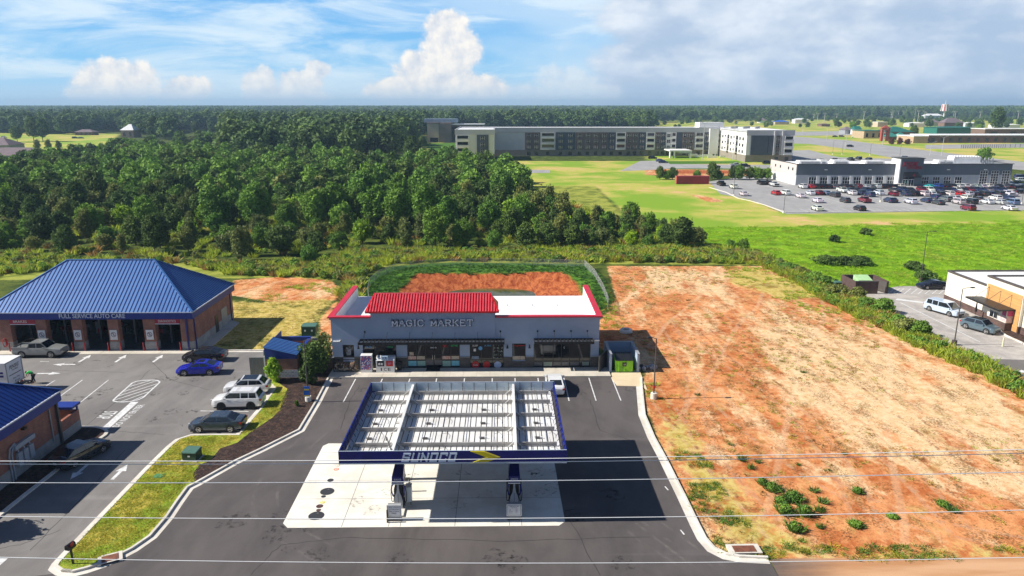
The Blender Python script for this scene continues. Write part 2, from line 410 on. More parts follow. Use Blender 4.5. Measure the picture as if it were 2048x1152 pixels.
# ================================================================== GROUND
def inside(poly, X_, Y_):
    c = np.zeros(X_.shape, bool); n = len(poly); j = n - 1
    for i in range(n):
        xi, yi = poly[i]; xj, yj = poly[j]
        if yi != yj:
            c ^= ((yi > Y_) != (yj > Y_)) & (X_ < (xj - xi) * (Y_ - yi) / (yj - yi) + xi)
        j = i
    return c
def sdist(poly, X_, Y_):
    """signed distance, positive inside"""
    d = np.full(X_.shape, 1e9); n = len(poly)
    for i in range(n):
        ax, ay = poly[i]; bx, by = poly[(i + 1) % n]; ex, ey = bx - ax, by - ay; L = ex * ex + ey * ey + 1e-9
        t = np.clip(((X_ - ax) * ex + (Y_ - ay) * ey) / L, 0, 1)
        d = np.minimum(d, np.hypot(X_ - ax - t * ex, Y_ - ay - t * ey))
    return np.where(inside(poly, X_, Y_), d, -d)
ZON = {
 'field': [[(1395, 452), (2120, 436), (2200, 560), (1900, 575), (1740, 585), (1600, 545), (1500, 510), (1420, 495)], [(1580, 288), (1700, 296), (1800, 306), (1800, 330), (1600, 316)]],
 'mown': [[(900, 322), (1300, 322), (1300, 372), (1190, 374), (940, 372)], [(1190, 372), (1300, 350), (1420, 364), (1560, 424), (2130, 418), (2150, 446), (1400, 455), (1260, 436)],
          [(1240, 240), (2300, 238), (2600, 335), (1500, 335), (1300, 325)], [(-60, 262), (240, 268), (200, 300), (60, 322), (-60, 330)],
          [(520, 262), (860, 262), (900, 300), (850, 335), (800, 330)]],
 'lush': [[(718, 640), (722, 590), (735, 555), (790, 532), (900, 525), (1165, 528), (1200, 548), (1225, 600), (1228, 632), (1200, 645)], [(850, 286), (920, 286), (915, 306), (860, 310)],
          [(1300, 322), (1480, 322), (1480, 327), (1300, 329)], [(1330, 334), (1540, 336), (1540, 341), (1330, 339)]],
 'dirt': [[(1215, 532), (1530, 532), (1600, 560), (1680, 600), (1760, 650), (1860, 700), (2070, 800), (2200, 1130), (1545, 1119), (1440, 1113), (1395, 1050), (1285, 800), (1288, 740), (1190, 690), (1205, 620), (1232, 600)],
          [(455, 590), (470, 560), (560, 553), (660, 560), (680, 575), (675, 600), (560, 606)], [(640, 640), (672, 600), (668, 745), (640, 740)],
          [(1290, 338), (1545, 340), (1545, 350), (1420, 352), (1290, 350)], [(1380, 390), (1400, 390), (1450, 402), (1420, 405)]],
 'dry': [[(400, 606), (670, 596), (640, 640), (560, 700), (380, 706)], [(1213, 720), (1285, 735), (1300, 800), (1340, 900), (1400, 1010), (1440, 1085), (1540, 1115), (1700, 1122), (1560, 1060), (1440, 940), (1350, 800)],
         [(1540, 1112), (1800, 1090), (2100, 1100), (2100, 1122), (1540, 1122)], [(1480, 530), (1600, 556), (1680, 600), (1560, 600), (1440, 560)]],
 'cream': [[(1560, 640), (1900, 720), (2060, 830), (2100, 1000), (1900, 960), (1700, 880), (1500, 740)], [(1290, 545), (1460, 545), (1420, 590), (1290, 590)]],
 'clay': [[(796, 600), (800, 570), (835, 546), (1120, 543), (1155, 560), (1170, 600)], [(1300, 340), (1540, 341), (1540, 347), (1350, 347)]],
 'brush': [[(1050, 372), (1190, 372), (1255, 440), (1058, 440)], [(-80, 512), (480, 528), (640, 520), (800, 500), (1410, 492), (1560, 535), (1640, 560), (1800, 650), (1900, 680), (2080, 765), (2080, 815), (1860, 705), (1690, 625), (1590, 565), (1520, 530), (900, 525), (740, 535), (680, 560), (470, 556), (-80, 560)]],
}
def axis(segs):
    out = []
    for a, b, s0, s1 in segs:
        x = a
        while x < b - 1e-6:
            out.append(x); f = (x - a) / (b - a); x += s0 + (s1 - s0) * f
    out.append(segs[-1][1]); return np.array(out)
ys = axis([(-200, 20, 40, 8), (20, 40, 1.5, .6), (40, 135, .55, .7), (135, 300, .8, 2.5), (300, 900, 3, 14), (900, 3000, 20, 150), (3000, 11000, 200, 900)])
xr = axis([(0, 80, .7, .9), (80, 260, 1.2, 3), (260, 900, 5, 25), (900, 3000, 40, 200), (3000, 9000, 300, 900)])
xl = axis([(0, 60, .7, .9), (60, 260, 1.5, 4), (260, 900, 6, 30), (900, 3000, 50, 250), (3000, 9000, 400, 1000)])
xs = np.concatenate([-xl[::-1][:-1], xr])
GX, GYY = np.meshgrid(xs, ys); gx = GX.ravel(); gy = GYY.ravel()
def pond_z(x, y):
    ex = np.abs(x + 2.0) / 16.5
    ey = np.where(y > 113.5, (y - 113.5) / 9.0, (113.5 - y) / 17.0)
    r = np.clip((ex ** 2.4 + np.abs(ey) ** 2.4) ** (1 / 2.4), 0, 1)
    return -2.9 * (1 - r) ** .8 * (1 - .15 * r) 
gz = pond_z(gx, gy)
far = np.clip((gy - 1800) / 4000, 0, 1)

gz = np.where((np.abs(gx) > 95) | (gy > 130), gz, gz) 
me = bpy.data.meshes.new('ground')
nx, ny = len(xs), len(ys)
me.vertices.add(nx * ny); co = np.stack([gx, gy, gz - 0.02], 1).astype(np.float32); me.vertices.foreach_set('co', co.ravel())
ii = np.arange((nx - 1) * (ny - 1)); r_ = ii // (nx - 1); c_ = ii % (nx - 1); v0 = r_ * nx + c_
q = np.stack([v0, v0 + 1, v0 + nx + 1, v0 + nx], 1).astype(np.int32)
me.loops.add(q.size); me.loops.foreach_set('vertex_index', q.ravel())
me.polygons.add(len(q)); me.polygons.foreach_set('loop_start', np.arange(0, q.size, 4, dtype=np.int32)); me.polygons.foreach_set('loop_total', np.full(len(q), 4, np.int32))
me.update(calc_edges=True); me.polygons.foreach_set('use_smooth', np.ones(len(q), bool))
ZW = {}
for zn, polys in ZON.items():
    wv = np.zeros(gx.shape)
    for pl in polys:
        wp = GP(pl); cy = np.mean([p[1] for p in wp]); s = max(1.2, cy / 75.0)
        wv = np.maximum(wv, np.clip(.5 + sdist(wp, gx, gy) / (2 * s * (1.6 if zn in ('dry', 'cream') else 1)), 0, 1))
    a = me.attributes.new(zn, 'FLOAT', 'POINT'); a.data.foreach_set('value', wv.astype(np.float32))
gm, t = newmat('meadow_ground')
co_ = t.co
def att(n): 
    a = t.new('ShaderNodeAttribute'); a.attribute_name = n; return a.outputs['Fac']
n_big = t.noise(co_, .035, 6, .6, .3); n_mid = t.noise(co_, .22, 6, .65, .4); n_sm = t.noise(co_, 1.4, 5, .65, .2); n_fi = t.noise(co_, 6.0, 4, .6)
edge = t.math('ADD', t.math('MULTIPLY', t.math('SUBTRACT', n_mid, .5), .9), t.math('MULTIPLY', t.math('SUBTRACT', n_sm, .5), .7))
def layer(prev, zone, col, k=1.0, hard=.16):
    m = t.ss(t.math('ADD', att(zone), t.math('MULTIPLY', edge, k)), .5 - hard, .5 + hard)
    return t.mix(m, prev, col)
def two(a, b, n, lo=.4, hi=.6): return t.mix(t.ss(n, lo, hi), a, b)
col = two((.035, .062, .010), (.11, .14, .022), n_mid)
col = two(tuple([.03, .045, .012]), col, n_sm, .25, .5)
col = layer(col, 'field', two(two((.12, .25, .008), (.22, .40, .012), n_mid, .38, .62), (.30, .44, .03), n_sm, .55, .75), .5)
mown = two(two((.22, .36, .03), (.46, .44, .09), n_big, .40, .56), (.66, .42, .20), t.math('ADD', t.math('MULTIPLY', n_big, .55), t.math('MULTIPLY', n_mid, .45)), .52, .62)
mown = two((.25, .32, .04), mown, n_sm, .25, .45)
col = layer(col, 'mown', mown, .5)
col = layer(col, 'brush', two((.12, .16, .02), (.34, .36, .06), n_mid, .35, .6), .4)
col = layer(col, 'lush', two((.035, .10, .012), (.10, .22, .02), n_sm, .35, .6), .35)
# bare clay lot: orange, cream sand, dead grass
streak = t.noise(t.map(co_, (.30, .075, 1), rot=(0, 0, rad(-32))), 1.0, 6, .62, .5)
ora = two((.44, .115, .030), (.76, .34, .135), t.math('ADD', t.math('MULTIPLY', n_mid, .6), t.math('MULTIPLY', n_sm, .4)), .36, .62)
sand = two((.72, .45, .22), (.85, .62, .36), n_sm, .3, .7)
cream = att('cream')
n_m2 = t.noise(t.map(co_, (.45, .2, 1), rot=(0, 0, rad(-25))), 1.0, 6, .7, .4)
f = t.math('ADD', t.math('ADD', t.math('MULTIPLY', n_big, .35), t.math('MULTIPLY', streak, .62)), t.math('ADD', t.math('ADD', t.math('MULTIPLY', n_m2, .5), t.math('MULTIPLY', n_sm, .2)), t.math('MULTIPLY', cream, .13)))
dirt = t.mix(t.ss(f, .80, .99), ora, sand)
strawm = t.math('MULTIPLY', t.ss(t.noise(t.map(co_, (1, .6, 1)), .5, 6, .7, .6), .52, .66), .55)
dirt = t.mix(strawm, dirt, two((.30, .19, .055), (.55, .40, .14), n_sm))
spk = t.ss(t.math('ADD', t.math('MULTIPLY', n_fi, .55), t.math('MULTIPLY', t.noise(t.map(co_, (1, .5, 1)), .55, 5, .7), .55)), .56, .65)
dirt = t.mix(t.math('MULTIPLY', spk, .7), dirt, (.15, .075, .025))
trk = t.new('ShaderNodeTexWave', wave_type='BANDS', bands_direction='X'); t.put(trk.inputs[0], t.map(co_, (1, 1, 1), rot=(0, 0, rad(27)))); trk.inputs['Scale'].default_value = .035; trk.inputs['Distortion'].default_value = 3.0; trk.inputs['Detail'].default_value = 2; trk.inputs['Detail Scale'].default_value = .6
dirt = t.mix(t.math('MULTIPLY', t.ss(trk.outputs[1], .98, .999), .22), dirt, (.80, .60, .38))
col = layer(col, 'dirt', dirt, .55, .10)
dry = two((.13, .15, .02), two((.46, .34, .07), (.62, .48, .16), n_sm), n_mid, .30, .50)
dm = t.ss(t.math('ADD', t.math('MULTIPLY', att('dry'), .8), t.math('MULTIPLY', edge, 1.5)), .35, .75)
col = t.mix(dm, col, dry)
clay = two((.23, .042, .014), (.56, .175, .06), t.noise(t.map(co_, (1.3, .5, .8)), 1.0, 8, .75, .8), .36, .64)
col = layer(col, 'clay', clay, .4)
t.put(t.b.inputs['Base Color'], col); t.b.inputs['Roughness'].default_value = .95; t.b.inputs['Specular IOR Level'].default_value = .1
hh = t.math('ADD', t.math('MULTIPLY', n_sm, .12), t.math('ADD', t.math('MULTIPLY', n_fi, .05), t.math('MULTIPLY', n_mid, .25)))
bump(t, hh, 1.0, .55)
me.materials.append(gm)
go = bpy.data.objects.new('ground', me); COL.objects.link(go); go['kind'] = 'structure'

wm, t = newmat('pond_water'); t.put(t.b.inputs['Base Color'], t.mix(t.ss(t.noise(t.co, .4, 4), .4, .6), (.07, .075, .02), (.13, .12, .035))); t.b.inputs['Roughness'].default_value = .08; t.b.inputs['Specular IOR Level'].default_value = .9
bump(t, t.noise(t.co, 2.5, 3), .01, .3)
struct('pond_water', MB().sheet([(-2 + 13 * math.cos(a), 111.5 + 10.5 * math.sin(a)) for a in np.linspace(0, 2 * math.pi, 40, endpoint=False)], -1.72), wm)

# ---- paved areas
A_LOT = asphalt('lot_asphalt', (.155, .142, .132), (.235, .218, .20))
A_FUEL = asphalt('dark_asphalt', (.066, .056, .054), (.112, .096, .090))
A_ROAD = asphalt('road_asphalt', (.066, .056, .054), (.112, .096, .090), orange=15.5)
A_FAR = asphalt('pale_asphalt', (.30, .29, .28), (.38, .37, .355))
C_PAD = concrete('pad_concrete', (.83, .80, .72), (.72, .68, .58), (.66, .58, .44))
C_WALK = concrete('walk_concrete', (.66, .60, .50), (.54, .49, .40), (.45, .38, .28))
C_KERB = concrete('kerb_concrete', (.74, .70, .62), (.60, .55, .47), (.5, .43, .33))
C_LANE = concrete('lane_concrete', (.50, .46, .41), (.36, .33, .30), (.16, .14, .13))
WHITE = M('line_paint', (.82, .82, .80), (.55, .54, .52), 3.0, .6)
PA = GP([(553, 778), (524, 820), (500, 848), (479, 873), (430, 873), (382, 874), (360, 881), (345, 893), (300, 938), (260, 980), (200, 1043), (148, 1098), (121, 1127), (117, 1134), (127, 1141), (147, 1143), (175, 1136), (207, 1125), (233, 1113), (262, 1098), (297, 1074), (329, 1037), (350, 1006), (372, 976), (390, 967), (469, 923), (520, 899), (596, 861), (631, 803), (655, 757)])
P_L = PA[:16]; P_R = PA[14:]
RC = GP([(1284, 757), (1285, 773), (1291, 831), (1310, 876), (1333, 918), (1371, 993), (1399, 1051), (1413, 1078), (1430, 1097), (1452, 1108), (1478, 1113), (1535, 1115.5)])
ytop = G(700, 756)[1]
road = [(-150, 8), (150, 8), (150, G(1600, 1119)[1]), tuple(G(1545, 1119)[:2])] + RC[::-1]
fuel = RC[::-1] + [(RC[0][0], ytop), (PA[-1][0], ytop)] + PA[::-1][:16] + [(-34, 39.0), (-34, 37.0), (RC[-1][0], 37.0)]
struct('fuel_station_lot', MB().sheet([RC[-1]] + RC[::-1][1:] + [(RC[0][0], ytop)] + PA[::-1][:17] + [(-33.5, 38.2), (RC[-1][0], 38.2)], .004), A_FUEL)
struct('road', MB().sheet([(-150, 10), (150, 10), (150, 40.15), (RC[-1][0] + .1, 40.3), (RC[-1][0], 38.2), (-33.5, 38.2), (-150, 38.2)], .004), A_ROAD)
lot = [(-110, 38.2), (-33.5, 38.2)] + P_L[::-1] + GP([(540, 768), (527, 757), (527, 703)]) + [(-110, G(500, 703)[1])]
struct('auto_care_lot', MB().sheet(lot, .008), A_LOT)
# grass strip and mulch bed between the two lots, kerbs round them
gst, t = newmat('strip_grass')
gc = t.mix(t.ss(t.noise(t.co, .35, 6, .65), .4, .6), (.58, .46, .08), (.26, .40, .025)); gc = t.mix(t.ss(t.noise(t.co, 3.2, 5, .7), .3, .6), (.15, .20, .02), gc)
gc = t.mix(t.ss(t.noise(t.co, 9, 3, .7), .55, .7), gc, (.52, .46, .13))
t.put(t.b.inputs['Base Color'], gc); t.b.inputs['Roughness'].default_value = .9; t.b.inputs['Specular IOR Level'].default_value = .1; bump(t, t.noise(t.co, 5, 5, .7), .25, .7)
mul, t = newmat('bark_mulch')
mc = t.mix(t.ss(t.noise(t.co, 2.4, 6, .75), .42, .62), (.035, .018, .015), (.12, .062, .042)); mc = t.mix(t.ss(t.noise(t.co, 7, 4, .7), .60, .70), mc, (.30, .18, .10))
t.put(t.b.inputs['Base Color'], mc); t.b.inputs['Roughness'].default_value = .95; bump(t, t.noise(t.co, 7, 5, .8), .35, .9)
isl = PA + GP([(664, 738), (657, 700), (600, 700), (532, 757)])
struct('grass_strip', MB().sheet(isl, .13), gst)
MU = GP([(655, 757), (631, 803), (596, 861), (520, 899), (469, 923), (390, 967), (386, 950), (400, 932), (420, 925), (440, 900), (475, 888), (500, 868), (545, 838), (560, 822), (566, 800), (575, 780), (560, 770), (550, 760), (600, 735), (640, 720), (668, 710), (664, 748)])
struct('mulch_bed', MB().sheet(MU, .136), mul)
def curb(name, path, sgn, gut=.42, mat=C_KERB):
    mb = MB(); ribbon(mb, path, 0, sgn * .17, .155, .15, -.01); ribbon(mb, path, sgn * .17, sgn * (.17 + gut), .014, .012)
    return struct(name, mb, mat)
curb('kerb', P_L, -1, .36); curb('kerb', P_R, -1, .44)
curb('kerb', RC, -1, .48)
# store walk, apron by the bin, pump pad
SX0, SX1 = G(668, 738)[0], G(1197, 738)[0]; SY = G(900, 738)[1]
wy0 = G(900, 756)[1]
wx0, wx1 = G(656, 756)[0], G(1223, 756)[0]
mb = MB(); nwalk = 21
for i in range(nwalk):
    a = wx0 + (wx1 - wx0) * i / nwalk; b = wx0 + (wx1 - wx0) * (i + 1) / nwalk
    mb.box(a, b - .025, wy0, SY - .01, 0, .15)
mb.box(wx0 + .01, wx1 - .04, wy0 + .01, SY - .02, 0, .135)
struct('pavement', mb, C_WALK)
struct('bin_apron', MB().prism(GP([(1223, 757), (1234, 772), (1283, 773), (1295, 781), (1279, 741), (1223, 741)]), 0, .035), concrete('apron_concrete', (.72, .60, .40), (.66, .52, .32), (.50, .38, .22)))
PAD = GP([(566, 1047), (575, 1056), (1118, 1051.5), (1130, 1043), (1102.5, 892), (1095, 887), (657, 887), (646, 892)])
struct('pump_pad', MB().sheet(PAD, .012), C_PAD)
mb = MB()
for yy in (45.15, 47.9, 50.6, 53.3, 55.2):
    l = min(PAD[0][0], PAD[-1][0]) + (.15 if yy > 45 else 0); mb.sheet([(l + .1, yy), (PAD[3][0] - .05, yy), (PAD[3][0] - .05, yy + .025), (l + .1, yy + .025)], .016)
for xx in (-11.1, -7.9, -7.1, -3.35, .4, 1.25):
    mb.sheet([(xx, 44.25), (xx + .03, 44.25), (xx + .03, 56.3), (xx, 56.3)], .0165)
struct('pavement_joints', mb, M('joint', (.16, .14, .12)))
# painted markings
mb = MB()
def line(p, q_, w_=.11, z=.014):
    p = Vector(p[:2]); q_ = Vector(q_[:2]); d = (q_ - p).normalized(); n = Vector((-d.y, d.x)) * w_ / 2
    mb.sheet([tuple(p - n), tuple(q_ - n), tuple(q_ + n), tuple(p + n)], z)
for px in (711.7, 765, 820, 873.5, 929, 984.5, 1030, 1076, 1128, 1178, 1224):
    x = G(px, 757)[0]; line((x, wy0 - .15), (x, G(700, 804)[1]), .11, .0085)
for (x, y) in ((1282, 828), (1304, 891), (1330, 973), (1361, 1060)):
    g = G(x, y); line(g, g + Vector((.12, -.55, 0)), .1, .0085)
def arrow(px, py, ang, L=2.5, z=.0125):
    c = G(px, py); a = rad(ang); d = Vector((math.cos(a), math.sin(a))); n = Vector((-d.y, d.x)); c = Vector(c[:2])
    b = c - d * L / 2; h = c + d * L * .05; tip = c + d * L / 2
    mb.sheet([tuple(b - n * .14), tuple(h - n * .14), tuple(h + n * .14), tuple(b + n * .14)], z)
    mb.sheet([tuple(h - n * .42), tuple(tip), tuple(h + n * .42)], z)
for x in (170, 242, 316): arrow(x, 717, 90)
arrow(128, 729, 180); arrow(98, 747, 0); arrow(158, 944, -90, 2.4); arrow(240, 944, 90, 2.4)
for a, b in (((162, 804), (217, 760)), ((113, 798), (165, 760)), ((92, 772), (110, 761)), ((421, 799), (470, 799)), ((401, 822), (497, 823)), ((377, 847), (410, 847)), ((80, 723), (98, 723))):
    line(G(*a), G(*b), .11, .0125)
hp = [(350, 490), (385, 450), (720, 150), (800, 122), (900, 105), (1100, 98), (1190, 102), (1238, 125), (1235, 150), (930, 430), (860, 465), (780, 492), (660, 512), (520, 520), (420, 516), (360, 505)]
hq = [G(190 + x / 9.6, 750 + y / 9.6) for x, y in hp]
for a, b in zip(hq, hq[1:] + hq[:1]): line(a, b, .17, .0125)
for a, b in (((665, 222), (1060, 108)), ((560, 318), (1180, 110)), ((450, 405), (1190, 170)), ((370, 485), (1110, 245)), ((500, 510), (1020, 325)), ((690, 508), (930, 405))):
    line(G(190 + a[0] / 9.6, 750 + a[1] / 9.6), G(190 + b[0] / 9.6, 750 + b[1] / 9.6), .11, .0128)
mb.sheet(GP([(262, 804), (277, 804), (217.6, 857.5), (202.5, 857.5)]), .013)
mb.sheet(GP([(0, 1117), (16, 1117), (-10, 1140), (-25, 1140)]), .013)
g = G(214, 830); mb.add(fit(text('STOP', 1, bold=.01), 1.7, 1.3), onto((g[0], g[1], .0125), 'flat', rad(-90)))
g = G(258, 831); mb.add(fit(text('DO NOT ENTER', 1, bold=.01), 5.0, .62), onto((g[0], g[1], .0125), 'flat', rad(90)))
struct('road_markings', mb, WHITE)
# apron in front of the service bays and kerb beside it
AY = G(200, 701)[1]; AY0 = G(200, 708.5)[1]; AX1 = G(385, 701)[0]
mb = MB()
for i in range(8): mb.box(AX1 - (i + 1) * 3.4, AX1 - i * 3.4 - .03, AY0, AY + .1, 0, .04)
struct('bay_apron', mb, C_WALK)
mb = MB(); ribbon(mb, [tuple(G(388, 702.5)[:2]), tuple(G(527, 702.5)[:2])], 0, .2, .15, .15, 0); ribbon(mb, [tuple(G(388, 702.5)[:2]), tuple(G(527, 702.5)[:2])], 0, -.3, .0125, .0125)
struct('kerb', mb, C_KERB)
struct('side_path', MB().prism(GP([(389, 699.5), (417, 699.5), (479, 646), (463, 640)]), -.01, .05), C_WALK)
struct('service_path', MB().prism(GP([(502, 757), (545, 760), (554, 776), (527, 800), (500, 800), (480, 790)]), 0, .012), C_WALK)
struct('rear_lane', MB().sheet([(-110, 95.5), (-62, 95.5), (-54.5, 101.5), (-110, 101.5)], 0.0), concrete('pale_lane', (.62, .6, .56), (.5, .48, .45)))
# planting bed and kerb beside the lower left building
kb = GP([(160, 857), (190, 857.5), (205, 861), (211, 866), (205, 874), (173, 892), (113, 939), (32, 1002), (-40, 1062)])
struct('planting_bed', MB().sheet(kb + [(-37.55, 44), (-37.55, 57.3), (-37.55, 60)], .12), mul)
mb = MB(); ribbon(mb, smooth_path(kb, 1), -.0, .3, .14, .13, 0); struct('kerb', mb, C_KERB)
# drive-through lot by the coffee shop
struct('drive_through_lot', MB().sheet(GP([(1716, 586), (1800, 572), (2100, 574), (2300, 640), (2300, 770), (2060, 765), (1965, 716), (1903, 692), (1850, 668), (1800, 640), (1760, 612)]), .006), C_LANE)
struct('drive_through_road', MB().sheet(GP([(1967, 717), (2050, 720), (2250, 722), (2300, 850), (2075, 775)]), .010), A_LOT)
mb = MB(); ribbon(mb, GP([(1903, 693), (1965, 716), (2075, 776), (2120, 800)]), 0, .2, .15, .15, 0); ribbon(mb, GP([(1984, 651), (2010, 672), (2050, 690), (2100, 705)]), 0, .2, .15, .15, 0); struct('kerb', mb, C_KERB)
struct('planting_bed', MB().sheet(GP([(1984, 650), (2010, 671), (2050, 689), (2100, 704), (2120, 680), (2040, 660)]), .03), mul)
mb = MB()
line(G(1800, 605), G(1960, 684), .14, .012); 
for i in range(6): line(G(1822 + i * 14, 577), G(1808 + i * 14, 588), .12, .012)
for i in range(3): line(G(1790 + i * 9, 577), G(1776 + i * 9, 588), .12, .012)
arrow(2052, 742, 200, 3.0, .014)
mb.sheet(GP([(1790, 600), (1795, 597), (1862, 606), (1862, 608)]), .012)
struct('lane_markings', mb, WHITE)
# distant roads and car parks
struct('plaza_car_park', MB().sheet(GP([(1418, 363), (1440, 388), (1500, 399), (1572, 428), (2048, 420), (2400, 418), (2500, 372), (2030, 366), (1980, 320), (1800, 318), (1590, 312), (1530, 340), (1500, 352)]), .006), A_FAR)
struct('highway', MB().sheet(GP([(1560, 271), (1700, 281), (1790, 293), (1870, 303), (2048, 324), (2300, 350), (2300, 362), (2020, 338), (1850, 324), (1780, 315), (1700, 299), (1620, 288), (1500, 284)]), .01), A_FAR)
struct('apartment_drive', MB().sheet(GP([(1280, 322), (1330, 321), (1340, 328), (1560, 330), (1600, 326), (1600, 334), (1540, 337), (1340, 337), (1300, 340), (1240, 342)]), .01), A_FAR)
struct('apartment_drive', MB().sheet(GP([(868, 308), (910, 306), (884, 324), (905, 332), (960, 338), (1100, 340), (1100, 346), (950, 346), (880, 334), (855, 322)]), .014), A_FAR)
struct('plaza_side_road', MB().sheet(GP([(1583, 301), (1618, 300), (1660, 311), (1700, 318), (1590, 320), (1575, 306)]), .014), A_FAR)
struct('school_road', MB().sheet(GP([(1850, 290), (2200, 285), (2200, 293), (1850, 298)]), .014), A_FAR)
struct('school_road', MB().sheet(GP([(1560, 264), (1700, 262), (1720, 270), (1560, 272)]), .014), A_FAR)
mb = MB(); ribbon(mb, GP([(1418, 375), (1452, 385), (1476, 397), (1500, 402), (1528, 410), (1572, 426), (2200, 419)]), -.1, .3, .15, .15, 0); struct('kerb', mb, C_KERB)
mb = MB()
for i in range(26):
    g = G(1610 + i * 17, 399); mb.sheet([(g[0], g[1] - 5.5), (g[0] + .15, g[1] - 5.5), (g[0] + .15, g[1] + 5.5), (g[0], g[1] + 5.5)], .012)
    g = G(1600 + i * 17, 418); mb.sheet([(g[0], g[1] - 5), (g[0] + .15, g[1] - 5), (g[0] + .15, g[1] + .5), (g[0], g[1] + .5)], .012)
struct('car_park_markings', mb, WHITE)

# worn marks lying on the ground: tyre tracks, stains, cracks
def worn(name, c, lo, hi, amt, sc=(1, 1, 1), ns=1.0):
    m, t = newmat(name); t.put(t.b.inputs['Base Color'], (*c, 1)); t.b.inputs['Roughness'].default_value = .9
    t.put(t.b.inputs['Alpha'], t.math('MULTIPLY', t.ss(t.noise(t.map(t.co, sc), ns, 5, .7), lo, hi), amt)); return m
def track(mb, pts, half, w_, z):
    p = smooth_path(GP(pts), 3)
    for s_ in ((-half, half) if half else (0,)): ribbon(mb, p, s_ - w_ / 2, s_ + w_ / 2, z, z)
mb = MB()
for pts in ([(1290, 765), (1360, 850), (1430, 930), (1500, 1005), (1560, 1075)], [(1450, 620), (1560, 710), (1690, 830), (1820, 950), (1930, 1070)], [(1330, 640), (1450, 720), (1560, 790), (1640, 880), (1700, 960), (1740, 1060)], [(1330, 640), (1400, 760), (1380, 850), (1480, 1000)], [(1560, 620), (1720, 720), (1880, 840), (2060, 960)], [(1240, 640), (1330, 700), (1500, 860), (1640, 960), (1800, 1040), (2060, 1090)]):
    track(mb, pts, .85, .42, -.012)
struct('tyre_tracks', mb, worn('track_sand', (.80, .52, .30), .40, .62, .38))
mb = MB()
for pts in ([(1340, 610), (1460, 700), (1600, 820), (1700, 940)], [(1300, 820), (1380, 900), (1470, 1020)], [(1500, 600), (1700, 740), (1900, 900)]): track(mb, pts, .9, .3, -.008)
struct('tyre_tracks', mb, worn('track_dark', (.26, .08, .03), .45, .68, .55))
mb = MB()
for pts in ([(1245, 1030), (1290, 1070), (1370, 1120), (1440, 1160)], [(1290, 1040), (1350, 1085), (1440, 1150)], [(700, 1152), (640, 1100), (560, 1060), (520, 1000), (560, 930), (640, 860)]): track(mb, pts, .8 if pts[0][0] > 1000 else .85, .22, .0062)
track(mb, [(120, 725), (200, 760), (330, 800), (350, 850), (290, 910), (180, 1060), (100, 1152)], .8, .3, .0105); track(mb, [(330, 850), (360, 856), (372, 852)], 0, 1.6, .0107)
struct('tyre_tracks', mb, worn('track_pale', (.42, .38, .34), .42, .72, .2, (1, 1, 1), .8))
mb = MB(); rs = random.Random(3)
def blotch(mb, x, y, r_, z): mb.sheet([(x + r_ * rs.uniform(.6, 1.2) * math.cos(a), y + r_ * rs.uniform(.6, 1.2) * math.sin(a)) for a in np.linspace(0, 6.28, 14, endpoint=False)], z)
for i in range(26): blotch(mb, rs.uniform(-11, 5), rs.uniform(45.2, 56), rs.uniform(.25, .9), .0140 + i * .00005)
struct('oil_stains', mb, worn('stain', (.10, .075, .05), .50, .66, .38, (1, 1, 1), 3.0))
mb = MB()
for i in range(11): x = G((711.7, 765, 820, 873.5, 929, 984.5, 1030, 1076, 1128, 1178, 1224)[i], 757)[0]; blotch(mb, x + 1.4, 68.5 + rs.uniform(-1, 1), rs.uniform(.4, .8), .0064 + i * .00005)
for i in range(24): g = G(rs.uniform(120, 520), rs.uniform(715, 860)); blotch(mb, g.x, g.y, rs.uniform(.3, 1.0), .0110 + i * .00003)
for i in range(16): g = G(rs.uniform(420, 1330), rs.uniform(960, 1140)); blotch(mb, g.x, g.y, rs.uniform(.3, 1.3), .0068 + i * .00005)
struct('oil_stains', mb, worn('stain_dark', (.02, .018, .018), .48, .66, .5, (1, 1, 1), 2.2))
def crack(mb, pts, z):
    p = [tuple(q) for q in GP(pts)]; out = []
    for a, b in zip(p[:-1], p[1:]):
        for f in np.linspace(0, 1, 9)[:-1]: out.append((a[0] + (b[0] - a[0]) * f + rs.uniform(-.08, .08), a[1] + (b[1] - a[1]) * f + rs.uniform(-.08, .08)))
    ribbon(mb, out + [p[-1]], -.02, .02, z, z)
mb = MB()
for pts in ([(60, 1100), (160, 1000), (250, 900)], [(300, 720), (340, 760), (420, 780)], [(160, 860), (260, 780), (300, 740)], [(120, 1060), (40, 1090), (-20, 1100)], [(200, 860), (330, 870)], [(90, 740), (250, 745)]): crack(mb, pts, .0118)
struct('cracks', mb, M('crack_fill', (.035, .032, .03)))
mb = MB()
for pts in ([(500, 1150), (560, 1090), (700, 1075), (1000, 1082), (1300, 1074)], [(1180, 800), (1200, 860), (1260, 880)], [(680, 860), (700, 800), (720, 770)], [(1140, 1040), (1200, 1150)]): crack(mb, pts, .0078)
struct('cracks', mb, M('crack_dark', (.03, .027, .026)))
mb = MB()
for x, y in ((330, 741), (205, 740), (440, 905), (1180, 920)):
    pass
